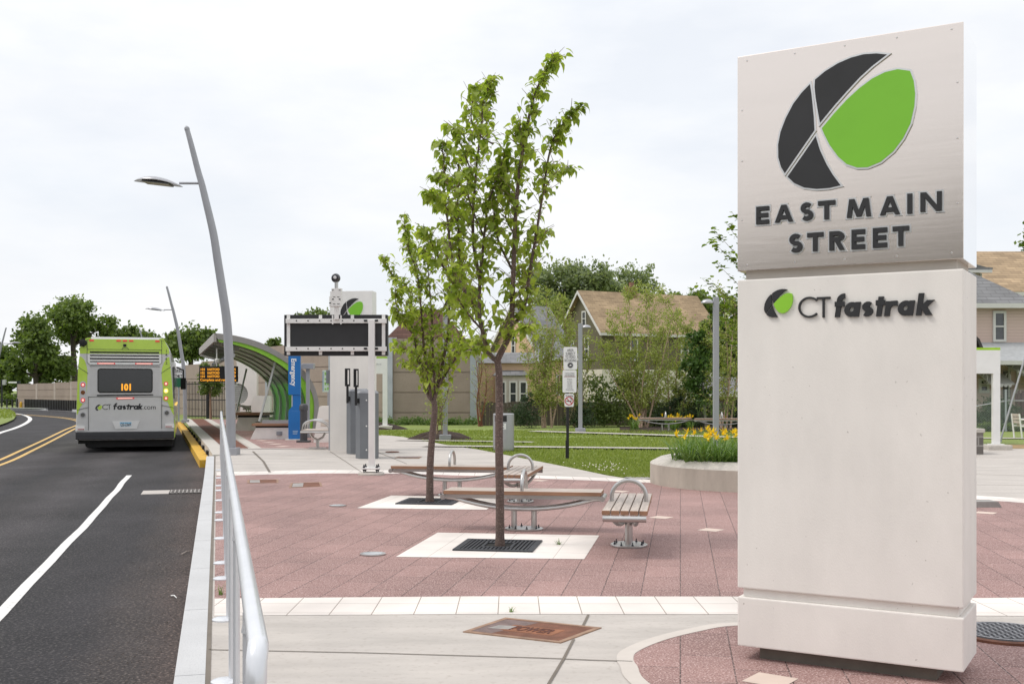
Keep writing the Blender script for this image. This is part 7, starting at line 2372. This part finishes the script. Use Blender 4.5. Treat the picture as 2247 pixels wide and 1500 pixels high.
# far left: traffic signal mast, dark cabinet, bollard, cars, sign
c = at(41, 893, Y=101)
t = thing('signal_cabinet', 'tall dark box beside the far end of the tan wall', 'cabinet', (c.x, 101, -.1))
q = MB(); q.bbox(-.13, .13, -.1, .1, 0, vz(833, 101)); q.lathe([(.3, 0), (.2, .9), (.12, 1.0)], (0, 0, 0), 10); q.build('post', mat('dark_green_paint', (0.012, 0.02, 0.017), .5), t)
t = thing('traffic_signal', 'traffic signal arm with white street name blade at the far left', 'traffic signal', (upx(4, 104), 104, -.1))
q = MB(); q.tube([(0, 0, 0), (0, 0, vz(830, 104))], .09, 8); q.tube([(0, 0, vz(838, 104)), (1.7, 0, vz(836, 104))], .045, 6); q.build('mast', black, t, False, True)
q = MB(); q.bbox(.65, 1.45, -.06, -.02, vz(838, 104), vz(834.5, 104)); q.build('name_blade', signw, t)
q = MB(); q.rbox(.1, .4, -.15, .15, vz(842, 104), vz(831, 104), .03); q.build('signal_head', mat('pale_signal', (0.45, 0.46, 0.45), .5), t)
t = thing('marker_post', 'small yellow marker post at the end of the far railing', 'bollard', (upx(46, 97), 97, -.1))
q = MB(); q.lathe([(.12, 0), (.12, .5), (.05, .62), (.01, .63)], (0, 0, 0), 10); q.build('post', yellow_kerb, t)
t = thing('parked_car', 'white car glimpsed beyond the railing at the far left', 'car', (upx(24, 118), 118, .3), R(10))
q = MB(); q.prism([(0, .35), (0, .8), (.9, .9), (1.5, 1.4), (3.0, 1.4), (3.7, .92), (4.4, .85), (4.4, .35)], lambda x, z, h: (x, h, z), 0, 1.75); fixn(q.build('body', mat('white_car', (0.8, 0.8, 0.8), .3), t))
q = MB(); q.prism([(1.1, .92), (1.6, 1.33), (2.9, 1.33), (3.4, .92)], lambda x, z, h: (x, h, z), -.01, 1.76); fixn(q.build('window', darkglass, t))
for x in (.9, 3.5):
    q = MB(); q.lathe([(.33, -.1), (.33, .1)], (0, 0, 0), 16)
    q.v = [(x + a, b_ * 0 + c_ + .05, .33 + b_) for a, b_, c_ in q.v]; q.build('wheel', rubber, t)
px_tree('low_hedge', 'low bright hedge beyond the railing at the far left', 'hedge', 112, 25, 0, [(20, 876, 26, 7, 0), (-20, 876, 26, 8, 0)], 900, .35, midg, shell=.3)

# unseen wood added behind the camera to give the steel head a dim reflection
random.seed(51)
lv = LB()
for i in range(16000):
    k = random.random()
    x = -95 + 100 * k + random.gauss(0, 1); y_ = 2 - 62 * k + random.gauss(0, 3)
    hh = 9.6 + 1.7 * math.sin(k * 21) + 1.0 * math.sin(k * 47)
    lv.quad((x, y_, random.uniform(-.2, 1) * hh), 1.3, .8)
o = lv.build('wood', leafmat('mirror_wood_leaf', (0.11, 0.088, 0.062), (0.19, 0.15, 0.11), 0.2))
tag(o, 'unseen dim wood added behind the camera for the steel head to mirror', 'wood', kind='stuff')
